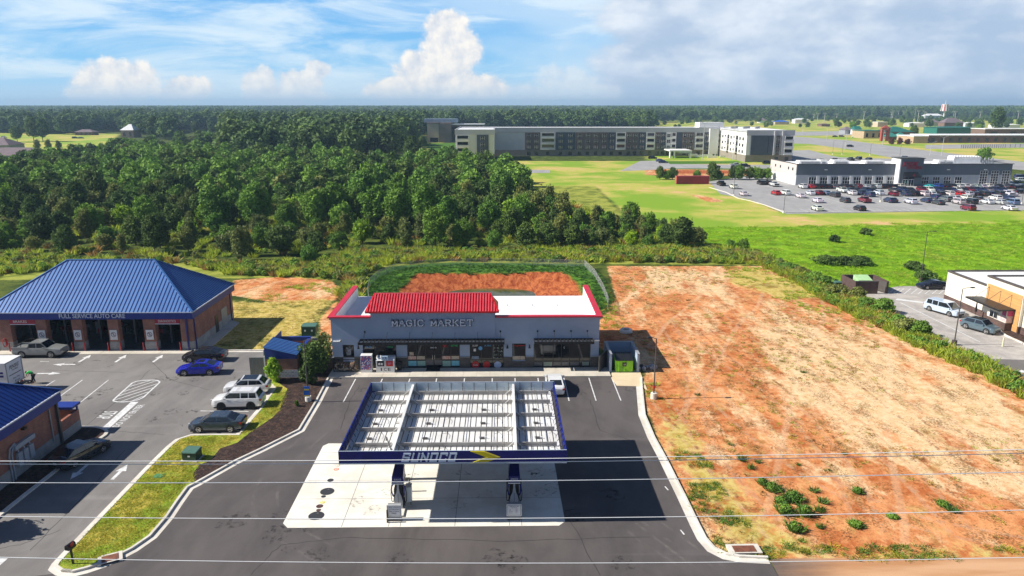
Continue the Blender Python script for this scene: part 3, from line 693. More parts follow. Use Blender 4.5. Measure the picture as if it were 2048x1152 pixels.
# ================================================================== SHARED MATERIALS
NAVY = M('navy_panel', (.006, .012, .20), (.004, .008, .15), 1.5, .35, coat=.3)
SEAM = M('blue_steel', (.075, .20, .48), (.055, .16, .41), .35, .42, metal=.1, coat=.15, stretch=(1, .25, 1))
SEAMD = M('blue_steel_rib', (.008, .03, .20), (.006, .025, .16), .8, .4)
BLUEF = M('blue_fascia', (.010, .035, .26), (.008, .03, .22), 1.0, .5)
WHT = M('white_panel', (.80, .80, .79), (.72, .71, .69), .9, .5)
DECK = M('white_deck', (.80, .80, .78), (.66, .64, .60), .6, .6)
STEEL = M('pale_steel', (.44, .42, .39), (.34, .32, .30), 1.4, .5, metal=.2)
DKST = M('dark_steel', (.10, .09, .085), (.06, .055, .05), 2, .5)
BLACK = M('black_metal', (.016, .016, .018), (.010, .010, .011), 2, .45)
RED = M('red_coping', (.62, .02, .045), (.52, .015, .035), .8, .45)
REDT = M('red_roof', (.66, .006, .012), (.55, .004, .01), .9, .3, coat=.25)
STUC = M('blue_grey_stucco', (.37, .45, .57), (.335, .41, .53), .7, .9, bp=.004, bscale=30)
STUCL = M('grey_stucco', (.50, .52, .53), (.44, .46, .48), .7, .9)
ROOFW = M('white_membrane', (.88, .88, .87), (.80, .80, .79), .35, .6)
BRICK = brick('red_brick', (.46, .135, .07), (.31, .09, .052), (.36, .27, .22), ms=.012)
CMU = brick('grey_block', (.42, .42, .41), (.36, .36, .35), (.30, .30, .29), .4, .2, .012)
STONE = brick('ledge_stone', (.20, .17, .14), (.11, .10, .09), (.06, .055, .05), .38, .10, .014)
GLASS = M('dark_glass', (.012, .014, .017), (.008, .009, .011), 1, .06, spec=.8)
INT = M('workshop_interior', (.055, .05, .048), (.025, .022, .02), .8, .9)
FRAME = M('dark_frame', (.03, .03, .032), (.02, .02, .022), 2, .4)
RUBBER = M('rubber', (.014, .014, .014), (.02, .019, .018), 5, .8)
CHROME = M('alloy', (.62, .62, .62), (.45, .45, .45), 3, .3, metal=.8)
GREY = M('grey_paint', (.34, .35, .36), (.28, .29, .30), 1, .5)
PALEB = M('pale_panel', (.60, .66, .72), (.55, .61, .67), 1, .5)
REDP = M('red_paint', (.55, .03, .03), (.42, .02, .02), 2, .5)
YEL = M('yellow_panel', (.88, .70, .01), (.80, .62, .01), 1, .35)
ORNG = M('orange_paint', (.85, .22, .08), (.7, .18, .08), 4, .6)
GREENB = M('green_cabinet', (.030, .075, .05), (.022, .055, .036), 2, .5)
LIME = M('lime_paint', (.30, .72, .015), (.24, .60, .012), 1.5, .45)
LET = M('pale_lettering', (.72, .77, .85), (.62, .68, .78), 4, .4)
BLUB = M('bright_blue', (.02, .16, .62), (.015, .12, .5), 2, .4)

# ================================================================== FUEL CANOPY
CX0, CX1, CY0, CY1, CZ0, CZ1 = -11.04, 4.29, 44.5, 57.0, 4.6, 5.52
cn = empty('fuel_canopy', ((CX0 + CX1) / 2, 50.7, 0), 'flat open-topped fuel station canopy with deep navy fascia and white ribbed deck', 'canopy')
OX, OY = (CX0 + CX1) / 2, 50.7
def L(mb): mb.v = [(x - OX, y - OY, z) for x, y, z in mb.v]; return mb
def cpart(name, mb, mats, parent=None, **k): return L(mb).build(name, mats, parent or cn, **k)
for (a, b, c, d) in ((CX0, CX1, CY0, CY0 + .07), (CX0, CX1, CY1 - .07, CY1), (CX0, CX0 + .07, CY0 + .075, CY1 - .075), (CX1 - .07, CX1, CY0 + .075, CY1 - .075)):
    mb = MB().box(a, b, c, d, CZ0, CZ1)
    if b - a > 1:
        y_in = d + .004 if c < 50 else c - .004; yy = (y_in, y_in + .02) if c < 50 else (y_in - .02, y_in)
        mb.mat(1).box(a + .1, b - .1, *yy, CZ0 + .15, CZ1 - .03)
        for i in range(1, 16):
            x = a + (b - a) * i / 16; mb.mat(2).box(x - .02, x + .02, *( (yy[1], yy[1] + .03) if c < 50 else (yy[0] - .03, yy[0])), CZ0 + .15, CZ1 - .03)
        mb.mat(1).box(a, b, c - .012 if c < 50 else c, c if c < 50 else d + .012, CZ0 - .03, CZ0 + .015)
        mb.mat(1).box(a + .02, b - .02, c + .008, d - .008, CZ1 + .002, CZ1 + .014)
    else:
        s = 1 if a < 0 else -1; xi = b + .004 if a < 0 else a - .004
        for i in range(1, 14):
            y = c + (d - c) * i / 14
            mb.mat(2).bar((xi, y, CZ1 - .06), (xi + s * .38, y, CZ0 + .25), .03, .03); mb.bar((xi, y, CZ1 - .08), (xi + s * .02, y, CZ0 + .2), .04, .04)
        mb.mat(0).box(min(xi, xi + s * .05), max(xi, xi + s * .05), c + .1, d - .1, CZ1 - .22, CZ1 - .16)
    cpart('fascia', mb, [NAVY, M('fascia_inner', (.55, .64, .70), (.48, .57, .63), 1, .5), DKST])
mb = MB(); x = CX0 + .12; k = 0
mb.mat(1).box(CX0 + .1, CX1 - .1, CY0 + .1, CY1 - .1, CZ0 + .02, CZ0 + .05)
while x < CX1 - .5:
    mb.mat(0).box(x, x + .335, CY0 + .13, CY1 - .13, CZ0 + .06, CZ0 + .10)
    x += .405; k += 1
cpart('roof_deck', mb, [DECK, DKST, STEEL])
for bx in (-7.5, .85):
    mb = MB().box(bx - .10, bx + .10, CY0 + .12, CY1 - .12, 5.33, 5.36).box(bx - .13, bx + .13, CY0 + .12, CY1 - .12, 4.80, 4.83).box(bx - .02, bx + .02, CY0 + .12, CY1 - .12, 4.83, 5.33)
    for y in (46.2, 48.7, 51.4, 54.2, 56):
        for s in (-1, 1): mb.bar((bx + s * .1, y, 5.33), (bx + s * .75, y - .1, 4.76), .035, .035)
    cpart('main_beam', mb, DECK)
for i, y in enumerate((46.75, 49.25, 51.75, 54.3, 56.2)):
    mb = MB(); y0 = y
    mb.box(CX0 + .5, CX1 - .5, y - .01, y + .01, 4.79, 5.01).box(CX0 + .5, CX1 - .5, y - .05, y + .05, 5.01, 5.03).box(CX0 + .5, CX1 - .5, y - .07, y + .07, 4.77, 4.79)
    cpart('purlin', mb, STEEL)
mb = MB()
for bx in (-9.7, -6.4, -5.0, -3.2, -1.2, .1, 1.55, 2.6):
    mb.tube([(bx, CY0 + .2, 5.13), (bx, CY1 - .2, 5.13)], .018, 4)
for bx in (-9.2, -4.4, -.6, 3.3):
    for y in (45.7, 48.0, 50.5, 53.0): mb.tube([(bx, y, 5.1), (bx + .3, y + .5, 4.9), (bx + .1, y + 1.2, 4.82), (bx, y + 1.8, 5.05)], .012, 4)
cpart('tie_rods', mb, DKST)
for bx in (-9.6, -5.6, -1.5, 2.5):
    for y in (45.3, 48.0, 50.5, 53.0):
        mb = MB().box(bx - .16, bx + .16, y - .12, y + .12, 4.705, 4.80).mat(1).box(bx - .22, bx - .17, y - .02, y + .02, 4.705, 4.9).box(bx + .17, bx + .35, y - .05, y + .02, 4.705, 4.84)
        mb.mat(1).box(bx - .3, bx + .3, y - .3, y + .3, 4.545, 4.585)
        cpart('downlight', mb, [DKST, WHT])
for bx in (-7.9, .87):
    mb = MB().box(bx - .16, bx + .16, 50.55, 50.87, 0, 4.79).mat(1).box(bx - .3, bx + .3, 50.4, 51.0, 0.0, .3)
    cpart('column', mb, [M('column_paint', (.55, .53, .50), (.45, .43, .41), 2, .5), C_KERB])
mb = MB().tube([(-8.3, 47.4, 4.9), (-8.25, 47.3, 5.2), (-7.6, 45.0, 5.4)], .05, 6); cpart('drain_pipe', mb, DKST)
lw = 3.25
mb = MB(); mb.add(strokes('SUNOcO', .45, .52, .17, .115, .04, shear=.28), onto((-4.95, CY0 - .03, 5.08))); cpart('lettering', mb, M('letter_face', (.72, .82, .95), (.66, .76, .90), 3, .4))
def chev(z0, z1, xl, xt, d): return [(xl, z0), (xl + d, z0), (xt, (z0 + z1) / 2), (xl + d, z1), (xl, z1), (xt - d, (z0 + z1) / 2)]
ch = chev(CZ0 + .02, CZ1 - .02, -2.2, -.2, .95)
mb = MB(); cy = CY0 - .06; zc = (CZ0 + CZ1) / 2
for (P, mi) in (([ch[5], ch[4], ch[3], ch[2]], 0), ([ch[0], ch[5], ch[2], ch[1]], 1)):
    mb.mat(mi).hexa([(p[0], cy + .05, p[1]) for p in P], [(p[0], cy, p[1]) for p in P])
mb.mat(2).hexa([(p[0], cy, p[1]) for p in ((-2.2, CZ0 + .03), (-2.02, CZ0 + .03), (-1.0, zc), (-1.15, zc))], [(p[0], cy - .01, p[1]) for p in ((-2.2, CZ0 + .03), (-2.02, CZ0 + .03), (-1.0, zc), (-1.15, zc))])
mb.hexa([(p[0], cy, p[1]) for p in ((-1.38, CZ1 - .05), (-1.22, CZ1 - .05), (-.2, zc), (-.4, zc))], [(p[0], cy - .01, p[1]) for p in ((-1.38, CZ1 - .05), (-1.22, CZ1 - .05), (-.2, zc), (-.4, zc))])
cpart('chevron_emblem', mb, [YEL, M('yellow_shade', (.70, .56, .01), (.66, .52, .01), 1, .35), M('yellow_edge', (.95, .82, .10), (.9, .78, .1), 1, .35)])

# fuel dispensers
def dispenser(x, label):
    r = empty('fuel_dispenser', (x, 46.9, 0), label, 'fuel pump', 'fuel pumps under the canopy')
    MB().box(-.45, .45, -1.5, 1.5, 0.012, .14).build('island', C_KERB, r)
    MB().box(-.24, .24, -.5, .55, .14, 1.9).box(-.34, .34, -.25, .45, .14, 1.5).build('cabinet', BLACK, r)
    mb = MB().hexa([(-.40, -.62, 2.15), (.40, -.62, 2.15), (.40, .62, 2.15), (-.40, .62, 2.15)], [(-.40, -.58, 2.62), (.40, -.58, 2.62), (.33, .66, 3.0), (-.33, .66, 3.0)])
    mb.mat(1).box(-.43, .43, -.66, .66, 2.07, 2.145); tp = mb.build('topper', [NAVY, WHT], r)
    t_ = fit(text('SUNOCO', 1, bold=.012, shear=.25, extr=.01), .52, .13)
    mb = MB(); mb.add(t_, Matrix.Translation((0, -.60, 2.42)) @ Matrix.Rotation(rad(84), 4, 'X')); mb.build('lettering', WHT, tp)
    mb = MB()  # grey curved end fin
    prof = [(.30, .14), (.30, .75), (.24, 1.05), (.12, 1.35), (.07, 1.7), (.06, 2.07)]
    for (a, za), (b, zb) in zip(prof[:-1], prof[1:]):
        mb.hexa([(-a, -.60, za), (a, -.60, za), (a, -.5, za), (-a, -.5, za)], [(-b, -.60, zb), (b, -.60, zb), (b, -.5, zb), (-b, -.5, zb)])
    mb.mat(1).box(-.012, .012, -.612, -.602, .2, 1.3); mb.build('end_panel', [M('fin_grey', (.40, .42, .45), (.34, .36, .39), 2, .4), BLACK], r)
    for s in (-1, 1):
        mb = MB().tube([(s * .27, -.45, 2.08), (s * .42, -.55, 1.95), (s * .48, -.5, 1.6), (s * .44, -.45, 1.25), (s * .35, -.4, 1.05)], .05, 6).build('hose_guide', NAVY, r)
        MB().tube([(s * .3, -.3, 1.9), (s * .5, -.3, 1.7), (s * .56, -.25, 1.1), (s * .52, -.2, .5), (s * .40, -.15, .45), (s * .33, -.1, .9)], .028, 6).build('hose', RUBBER, r)
        MB().bar((s * .36, -.15, .85), (s * .46, -.35, 1.15), .06, .12).build('nozzle', STEEL, r)
        mb = MB().box(*sorted((s * .345, s * .355)), -.2, .4, .9, 1.4).build('display', PALEB, r)
    return r
dispenser(-7.45, 'navy topped fuel pump in the sun on the left island')
dispenser(.78, 'navy topped fuel pump in the shade on the right island')
def boardsign(x, lines, label, w_=1.0):
    r = empty('notice_board', (x, 44.95, 0), label, 'sign')
    MB().box(-w_ / 2, w_ / 2, -.05, .0, .35, 1.25).mat(1).box(-w_ / 2 + .07, w_ / 2 - .07, -.054, -.051, .41, 1.19).mat(0).box(-w_ / 2 + .09, w_ / 2 - .09, -.058, -.0545, .43, 1.17).build('board', [WHT, BLACK], r)
    MB().box(-w_ / 2 + .05, w_ / 2 - .05, .01, .35, .2, 1.2).build('cabinet', GREY, r)
    mb = MB()
    for s in (-1, 1): mb.cyl((s * w_ * .42, .05, 0), (s * w_ * .42, .05, .4), .03)
    mb.box(-.45, .45, -.06, .3, 0.013, .14); mb.build('foot', DKST, r)
    mb = MB()
    for (s, xx, z, ww, h) in lines: mb.add(fit(text(s, 1, bold=.008), ww, h), onto((xx, -.060, z)))
    mb.build('writing', M('ink', (.02, .03, .10), None, 1, .6), r)
boardsign(-7.55, [('Buy 2 Packs', 0, 1.08, .66, .10), ('of Cigarettes', 0, .93, .68, .10), ('Get a Value', 0, .78, .66, .10), ('FREE', 0, .62, .32, .11)], 'white notice board with a dark cigarette offer at the front of the left pump island')
boardsign(.75, [('REWARD YOUR', 0, 1.09, .62, .07), ('LOYALTY', 0, .99, .40, .06), ('Reg', -.28, .88, .12, .05), ('Plus', -.27, .79, .14, .05), ('Premium', -.22, .70, .26, .05), ('Diesel', -.24, .60, .20, .05), ('3.09', .16, .88, .14, .05), ('3.49', .16, .79, .14, .05), ('3.89', .16, .70, .14, .05), ('3.59', .16, .60, .14, .05)], 'white price notice board at the front of the right pump island', 1.05)
r = empty('litter_bin', (-6.85, 47.3, 0), 'pale blue forecourt bin beside the left fuel pump', 'bin')
MB().box(-.22, .22, -.3, .3, .25, 1.35).mat(1).box(-.24, .24, -.32, .32, 1.353, 1.42).build('body', [PALEB, WHT], r)
mb = MB(); [mb.cyl((s * .18, a, 0), (s * .18, a, .25), .025) for s in (-1, 1) for a in (-.25, .25)]; mb.build('stand', DKST, r)
for i, (bx, by) in enumerate(((-8.0, 44.75), (-7.0, 48.9), (.3, 48.9), (1.3, 48.9))):
    b = MB().cyl((0, 0, 0), (0, 0, .95), .07, n=12).blob((0, 0, .95), .07, .07, .05); tag(b.build('bollard', DKST, None, True, loc=(bx, by, 0)), ['short dark post at the front left corner of the left pump island', 'dark post behind the pale blue forecourt bin', 'dark post behind the right fuel pump on its left', 'dark post behind the right fuel pump on its right'][i], 'bollard', 'posts guarding the pump islands')
# tank lids in the pad
zx = lambda x, y: G(560 + x / 8.23, 920 + y / 8.23)
for (a, b, rr, m_, lb) in ((598, 920, .55, 'd', 'largest dark round tank lid at the front of the concrete pad'), (777, 520, .52, 'd', 'large dark round tank lid in the middle of the row of lids'), (830, 335, .24, 'd', 'medium dark tank lid behind the large lids'), (716, 603, .17, 'd', 'small dark tank lid just in front of the middle large lid'), (652, 763, .25, 'b', 'medium brown tank lid next to the yellow cap'), (635, 828, .17, 'b', 'small brown tank lid touching the largest lid'), (700, 700, .17, 'y', 'small yellow ringed tank cap'), (928, 155, .20, 'r', 'small orange ringed tank cap near the canopy corner'), (945, 92, .20, 'w', 'pale ringed tank cap by the canopy corner')):
    p = zx(a, b); mb = MB(); c_ = dict(d=M('lid_dark', (.045, .045, .05), (.03, .03, .034), 5, .6), b=M('lid_brown', (.10, .045, .035), (.07, .035, .03), 5, .6), y=YEL, r=ORNG, w=M('lid_pale', (.70, .66, .45), (.6, .56, .4), 5, .6))[m_]
    mb.cyl((0, 0, 0), (0, 0, .012), rr, n=28)
    if m_ in 'yrw': mb.mat(1).cyl((0, 0, .0125), (0, 0, .016), rr * .62, n=20).mat(0).cyl((0, 0, .0165), (0, 0, .02), rr * .3, n=14)
    else: mb.mat(1).box(-.05, .08, rr * .55, rr * .62, .0125, .017)
    tag(mb.build('tank_lid', [c_, C_PAD if m_ != 'd' else STEEL], None, loc=(p[0], p[1], .0125)), lb, 'tank lid', 'tank lids in the concrete pad')

# ================================================================== CONVENIENCE STORE
SW = SX1 - SX0; SD = 13.6; SYB = SY + SD; H1, H2 = 5.9, 6.62
st_ = empty('convenience_store', ((SX0 + SX1) / 2, SY + SD / 2, 0), 'long blue grey convenience store with red edged flat roof and red ribbed false roof', 'shop')
def sp(name, mb, mats, parent=None, **k):
    o = st_.location; mb.v = [(x - o.x, y - o.y, z) for x, y, z in mb.v]; return mb.build(name, mats, parent or st_, **k)
def sx(zx_): return G(640 + zx_ / 2.926, 738)[0]
def sz(zy): return GY(1000, 560 + zy / 2.926, SY).z
cxa, cxb = G(741, 738)[0] , sx(1022)
cxa = GY(741, 630, SY).x; cxb = GY(990.3, 630, SY).x
wth = .3
# front wall pieces round the openings
ops = [(sx(142), sx(207), sz(447), sz(376)), (sx(258), sx(452), .16, sz(378)), (sx(515), sx(820), .16, sz(378)), (sx(878), sx(1075), .16, sz(378)), (sx(1125), sx(1203), sz(470), sz(372)), (sx(1250), sx(1582), .16, sz(376))]
mb = MB(); zt = max(o_[3] for o_ in ops)
mb.box(SX0, SX1, SY, SY + wth, zt, H1 - .0)
mb.box(cxa, cxb, SY - .12, SY + wth + .05, H1 - 2.9 + .65, H2)
prev = SX0
for (a, b, z0, z1) in ops:
    mb.box(prev, a, SY, SY + wth, 0, zt)
    if z1 < zt - .01: mb.box(a, b, SY, SY + wth, z1, zt)
    if z0 > .2: mb.box(a, b, SY, SY + wth, 0, z0)
    prev = b
mb.box(prev, SX1, SY, SY + wth, 0, zt)
sp('front_wall', mb, STUC)
for x in (cxa - .02, cxb + .02, sx(1100)): pass
for (nm, xa, xb) in (('side_wall', SX0, SX0 + .3), ('side_wall', SX1 - .3, SX1)):
    sp(nm, MB().box(xa, xb, SY + wth, SYB, 0, H1), [STUCL])
sp('rear_wall', MB().box(SX0 + .3, SX1 - .3, SYB - .3, SYB, 0, 4.55), STUC)
sp('flat_roof', MB().box(SX0 + .3, SX1 - .3, SY + wth, SYB + .05, 4.3, 4.6), ROOFW)
sp('parapet_lining', MB().box(SX0 + .3, SX0 + .33, SY + wth + .03, SYB, 4.6, H1 - .01).box(SX1 - .33, SX1 - .3, SY + wth + .03, SYB, 4.6, H1 - .01).box(SX0 + .34, SX1 - .34, SY + wth, SY + wth + .03, 4.6, H1 - .01), ROOFW)
for q_ in ((SX0 - .28, cxa, SY - .28, SY + .36), (cxb, SX1 + .28, SY - .28, SY + .36), (SX0 - .28, SX0 + .36, SY + .361, SYB + .1), (SX1 - .36, SX1 + .28, SY + .361, SYB + .1)): sp('coping', MB().box(*q_, H1, H1 + .14), RED)
sp('coping_trim', MB().box(SX0 - .14, cxa - .01, SY - .14, SY - .001, H1 - .22, H1 - .002).box(cxb + .01, SX1 + .14, SY - .14, SY - .001, H1 - .22, H1 - .002).box(SX0 - .14, SX0 - .002, SY, SYB, H1 - .22, H1 - .002).box(SX1 + .002, SX1 + .14, SY, SYB, H1 - .22, H1 - .002).box(cxa - .1, cxb + .1, SY - .32, SY - .122, H2 - .22, H2 - .05), STUC)
# red ribbed false roof
e0, e1, ey = GY(731, 623, SY - .4).x, GY(997, 623, SY - .4).x, SY - .45
rz = 7.98; ry = SY + 1.9; r0, r1 = GY(750, 591, ry).x, GY(980, 591, ry).x; yb = SY + 3.6
mb = MB()
A_ = [(e0, ey, H2), (e1, ey, H2), (r1, ry, rz), (r0, ry, rz)]
mb.face(A_).face([(e1, ey, H2), (e1 - .05, yb, H2), (r1, ry + .35, rz), (r1, ry, rz)]).face([(e0 + .05, yb, H2), (e0, ey, H2), (r0, ry, rz), (r0, ry + .35, rz)]).face([(e1 - .05, yb, H2), (e0 + .05, yb, H2), (r0, ry + .35, rz), (r1, ry + .35, rz)])
mb.face([(r0, ry, rz), (r1, ry, rz), (r1, ry + .35, rz), (r0, ry + .35, rz)])
n = 47
for i in range(n):
    f = (i + .5) / n; xb_ = e0 + (e1 - e0) * f; xt = r0 + (r1 - r0) * f
    # ribs run straight up the slope and are cut by the hips
    x = xb_; top = 1.0
    if x < r0: top = (x - e0) / (r0 - e0)
    if x > r1: top = (e1 - x) / (e1 - r1)
    y1 = ey + (ry - ey) * top; z1 = H2 + (rz - H2) * top
    if top > .05: mb.mat(1).bar((x, ey - .02, H2 + .05), (x, y1, z1 + .06), .13, .09)
mb.mat(0).box(e0 - .05, e1 + .05, ey - .06, ey - .005, H2 - .12, H2 + .03).box(e0 - .05, e1 + .05, ey, SY + .3, H2 - .13, H2 - .01)
mb.bar((r0 - .1, ry + .1, rz + .05), (r1 + .1, ry + .1, rz + .05), .3, .1); mb.bar((e1, ey, H2 + .05), (r1, ry, rz + .05), .18, .1); mb.bar((e0, ey, H2 + .05), (r0, ry, rz + .05), .18, .1)
sp('false_roof', mb, [REDT, M('red_rib', (.78, .10, .12), (.70, .06, .08), 1, .25, coat=.4)])
sp('false_roof_back', MB().box(e0 + .6, e1 - .6, SY + wth + .06, SY + wth + .3, 4.6, H2 - .14), ROOFW)
# stone wainscot
z_w = sz(450); mb = MB()
for a, b in ((SX0 - .06, sx(142)), (sx(142), sx(207)), (sx(207), sx(258)), (sx(452), sx(515)), (sx(820), sx(878)), (sx(1075), sx(1125)), (sx(1125), sx(1203)), (sx(1203), sx(1250)), (sx(1582), SX1 + .06)):
    top = z_w if not (abs(a - sx(142)) < .01 or abs(a - sx(1125)) < .01) else min(z_w, sz(472) - .05)
    mb.box(a, b, SY - .08, SY - .004, .1, top)
mb.box(SX0 - .07, SX0 - .004, SY, SY + 2, 0, z_w).box(SX1 + .004, SX1 + .07, SY, SY + 2, 0, z_w)
mb.mat(1)
for a, b in ((SX0 - .1, sx(142)), (sx(207), sx(258)), (sx(452), sx(515)), (sx(820), sx(878)), (sx(1203), sx(1250)), (sx(1582), SX1 + .1)): mb.box(a, b, SY - .11, SY - .005, z_w + .001, z_w + .07)
sp('stone_base', mb, [STONE, GREY])
# glazing
def glazing(a, b, z0, z1, cols, mid=None, doors=None):
    g = MB().box(a + .02, b - .02, SY + .14, SY + .17, z0, z1); wn = sp('shopfront', g, GLASS)
    mb = MB()
    for c in cols + [a + .03, b - .03]: mb.box(c - .03, c + .03, SY + .08, SY + .138, z0, z1)
    for z in [z0 + .03, z1 - .03] + (mid or []): mb.box(a, b, SY + .085, SY + .134, z - .03, z + .03)
    sp('frame', mb, FRAME, wn); return wn
def stick(parent, name, xa, xb, za, zb, m_, y=.135):
    return sp(name, MB().box(xa, xb, SY + y - .06, SY + y - .055, za, zb), m_, parent)
glazing(*ops[0], [])
gA = glazing(*ops[1], [sx(325), sx(388)], [1.0])
gB = glazing(*ops[2], [sx(568), sx(620), sx(667), sx(715), sx(767)], [1.0, 1.62])
gC = glazing(*ops[3], [sx(945), sx(1010)], [1.0])
glazing(*ops[4], [])
gD = glazing(*ops[5], [sx(1305), sx(1364), sx(1412), sx(1460), sx(1520)], [.82])
TEAL = M('poster_teal', (.15, .48, .58), (.25, .60, .66), 4, .5); MINT = M('poster_mint', (.30, .50, .42), (.26, .45, .38), 4, .5); CRM = M('poster_cream', (.62, .58, .42), (.45, .30, .22), 9, .5); PINK = M('poster_red', (.60, .20, .12), (.7, .6, .5), 9, .5)
for (a, b, m_) in ((518, 566, TEAL), (571, 618, MINT), (718, 765, MINT), (770, 817, TEAL)): stick(gB, 'poster', sx(a), sx(b), .35 if a != 718 else .3, .93, m_)
for (a, b, m_) in ((518, 565, PINK), (570, 616, CRM), (718, 765, PINK), (770, 816, CRM)): stick(gB, 'poster', sx(a), sx(b), 1.1, 1.48, m_)
stick(gB, 'poster', sx(527), sx(551), 1.55, 1.95, CRM)
for (a, b) in ((620, 665), (672, 714)): stick(gB, 'door_panel', sx(a), sx(b), .45, 1.0, M('dim_panel', (.10, .10, .10), (.16, .16, .16), 3, .4))
sp('door_handle', MB().box(sx(660) - .02, sx(660) + .02, SY + .03, SY + .06, 1.1, 1.6).box(sx(673) - .02, sx(673) + .02, SY + .03, SY + .06, 1.1, 1.6), CHROME, gB)
SILV = M('ink_white', (.75, .78, .8), None, 3, .5); REDS = M('sticker_red', (.62, .02, .02), (.55, .02, .02), 3, .4); GRNI = M('sticker_green', (.05, .6, .2), None, 3, .5); BLUS = M('sticker_blue', (.10, .35, .70), (.16, .45, .78), 3, .5)
def wr(s, zx0, zx1, zy, h, m_, parent):
    a, b = sx(zx0), sx(zx1); mb = MB(); mb.add(fit(text(s, 1, bold=.015), b - a, h), onto(((a + b) / 2, SY + .06, sz(zy)))); sp('writing', mb, m_, parent)
wr('868 B', 650, 685, 395, .16, SILV, gB); wr('OPC', 720, 746, 387, .28, REDS, gB); wr('EBT/WIC', 769, 810, 384, .2, GRNI, gB)
wr('HUMP', 893, 925, 385, .22, SILV, gC); wr('ATM', 962, 1000, 385, .18, BLUS, gC); wr('VAPE', 270, 310, 390, .18, BLUS, gA); wr('DELI', 402, 432, 390, .2, GRNI, gA); wr('C', 1424, 1431, 398, .2, SILV, gD)
for (cx, m_, s_) in ((910, REDS, 'Cola'), (975, REDS, ''), (1040, M('sticker_pale', (.55, .62, .78), None, 3, .5), 'Lotto')):
    c0 = sx(cx); z0 = sz(497); mb = MB().cyl((c0, SY + .07, z0), (c0, SY + .06, z0), .40, n=28); q = sp('round_sticker', mb, m_, gC)
    if s_: mb = MB(); mb.add(fit(text(s_, 1, bold=.01), .5, .18), onto((c0, SY + .055, z0))); sp('writing', mb, SILV if m_ is REDS else BLUS, q)
mb = MB()
for i in range(5): mb.box(sx(1013), sx(1070), SY + .2, SY + .5, 1.1 + i * .38, 1.14 + i * .38)
for i in range(40): x_ = random.uniform(sx(1013), sx(1066)); z_ = 1.14 + random.randrange(5) * .38; mb.box(x_, x_ + .1, SY + .05, SY + .075, z_, z_ + random.uniform(.1, .25))
sp('shelf_display', mb, M('shelf_items', (.35, .36, .30), (.12, .18, .16), 7, .6), gC)
stick(gC, 'poster', sx(900), sx(914), 2.0, 2.3, WHT); sp('sign_glow', MB().cyl((sx(940), SY + .07, 2.35), (sx(940), SY + .06, 2.35), .22, n=14), BLUS, gC)
stick(gC, 'poster', sx(888), sx(930), 1.1, 1.45, M('poster_check', (.08, .14, .25), (.3, .35, .4), 9, .5))
for (a, b, za, zb, m_) in ((1254, 1300, .3, .72, M('dim_panel', (.1, .1, .1)) ), (1310, 1358, .25, .75, M('dim_mint', (.28, .34, .28), (.2, .25, .2), 3, .5)), (1366, 1408, .3, .72, M('dim_panel', (.1, .1, .1))), (1416, 1455, .3, .72, M('dim_panel', (.1, .1, .1))), (1465, 1516, .3, .72, M('dim_panel', (.1, .1, .1))), (1535, 1575, .3, .76, M('dim_mint', (.28, .34, .28)))): stick(gD, 'panel', sx(a), sx(b), za, zb, m_)
wr('open', 1133, 1197, 387, .16, REDS, None); sp('poster', MB().box(sx(1127), sx(1170), SY + .075, SY + .08, sz(468), sz(447)).box(sx(1172), sx(1200), SY + .075, SY + .08, sz(468), sz(447)), CRM); sp('poster', MB().box(sx(160), sx(188), SY + .075, SY + .08, sz(437), sz(392)), M('poster_bw', (.6, .6, .6), (.03, .03, .03), 6, .5))
# awnings with tie rods
def awning(a, b, rods):
    z = 3.38; y0 = SY - 1.35; mb = MB().box(a, b, y0, y0 + .06, z - .14, z + .14).box(a, b, SY - .07, SY - .005, z - .1, z + .1).box(a, a + .06, y0 + .06, SY - .07, z - .1, z + .1).box(b - .06, b, y0 + .06, SY - .07, z - .1, z + .1)
    k = int((b - a) / .40)
    for i in range(1, k):
        x = a + (b - a) * i / k; mb.hexa([(x - .05, y0 + .06, z - .07), (x + .05, y0 + .06, z - .07), (x + .05, SY - .07, z - .07), (x - .05, SY - .07, z - .07)], [(x - .05 + .12, y0 + .06, z + .07), (x + .05 + .12, y0 + .06, z + .07), (x + .05 + .12, SY - .07, z + .07), (x - .05 + .12, SY - .07, z + .07)])
    o = sp('awning', mb, BLACK)
    mb = MB()
    for x in rods:
        mb.tube([(x, y0 + .1, z + .1), (x, SY - .06, sz(300))], .016, 5); mb.box(x - .08, x + .08, SY - .05, SY - .004, sz(305), sz(295))
    sp('tie_rods', mb, BLACK, o)
awning(sx(245), sx(1080), [sx(q) for q in (275, 405, 535, 665, 795, 925, 1057)])
awning(sx(1250), sx(1593), [sx(q) for q in (1272, 1368, 1465, 1560)])
for q in (235, 1097, 1225):
    x = sx(q); sp('wall_lamp', MB().cyl((x, SY - .05, 2.75), (x, SY - .25, 2.85), .02).cyl((x, SY - .25, 2.85), (x, SY - .25, 2.45), .03, .14), BLACK)
for q, s in ((118, -1), (1612, 1)):
    x = sx(q); sp('conduit', MB().cyl((x - .5, SY - .1, sz(354)), (x + .35, SY - .1, sz(354)), .08).mat(1).blob((x + .3 * -s, SY - .18, sz(349)), .12, .12, .12), [WHT, STEEL])
zz = GY(900, 560 + 246 / 2.926, SY).z; x0, x1 = GY(640 + 441 / 2.926, 644, SY).x, GY(640 + 877 / 2.926, 644, SY).x
def serif(mb, h):
    return mb
ww = (x1 - x0 - 1.3) / 10.6
mb = MB(); mb.add(strokes('MAGIC MARKET', ww * .96, .66, .17, .10, .06, .13, space=.75), onto(((x0 + x1) / 2, SY - .27, zz))); o = sp('shop_sign', mb, M('sign_white', (.88, .90, .95), (.85, .87, .92), 3, .4))
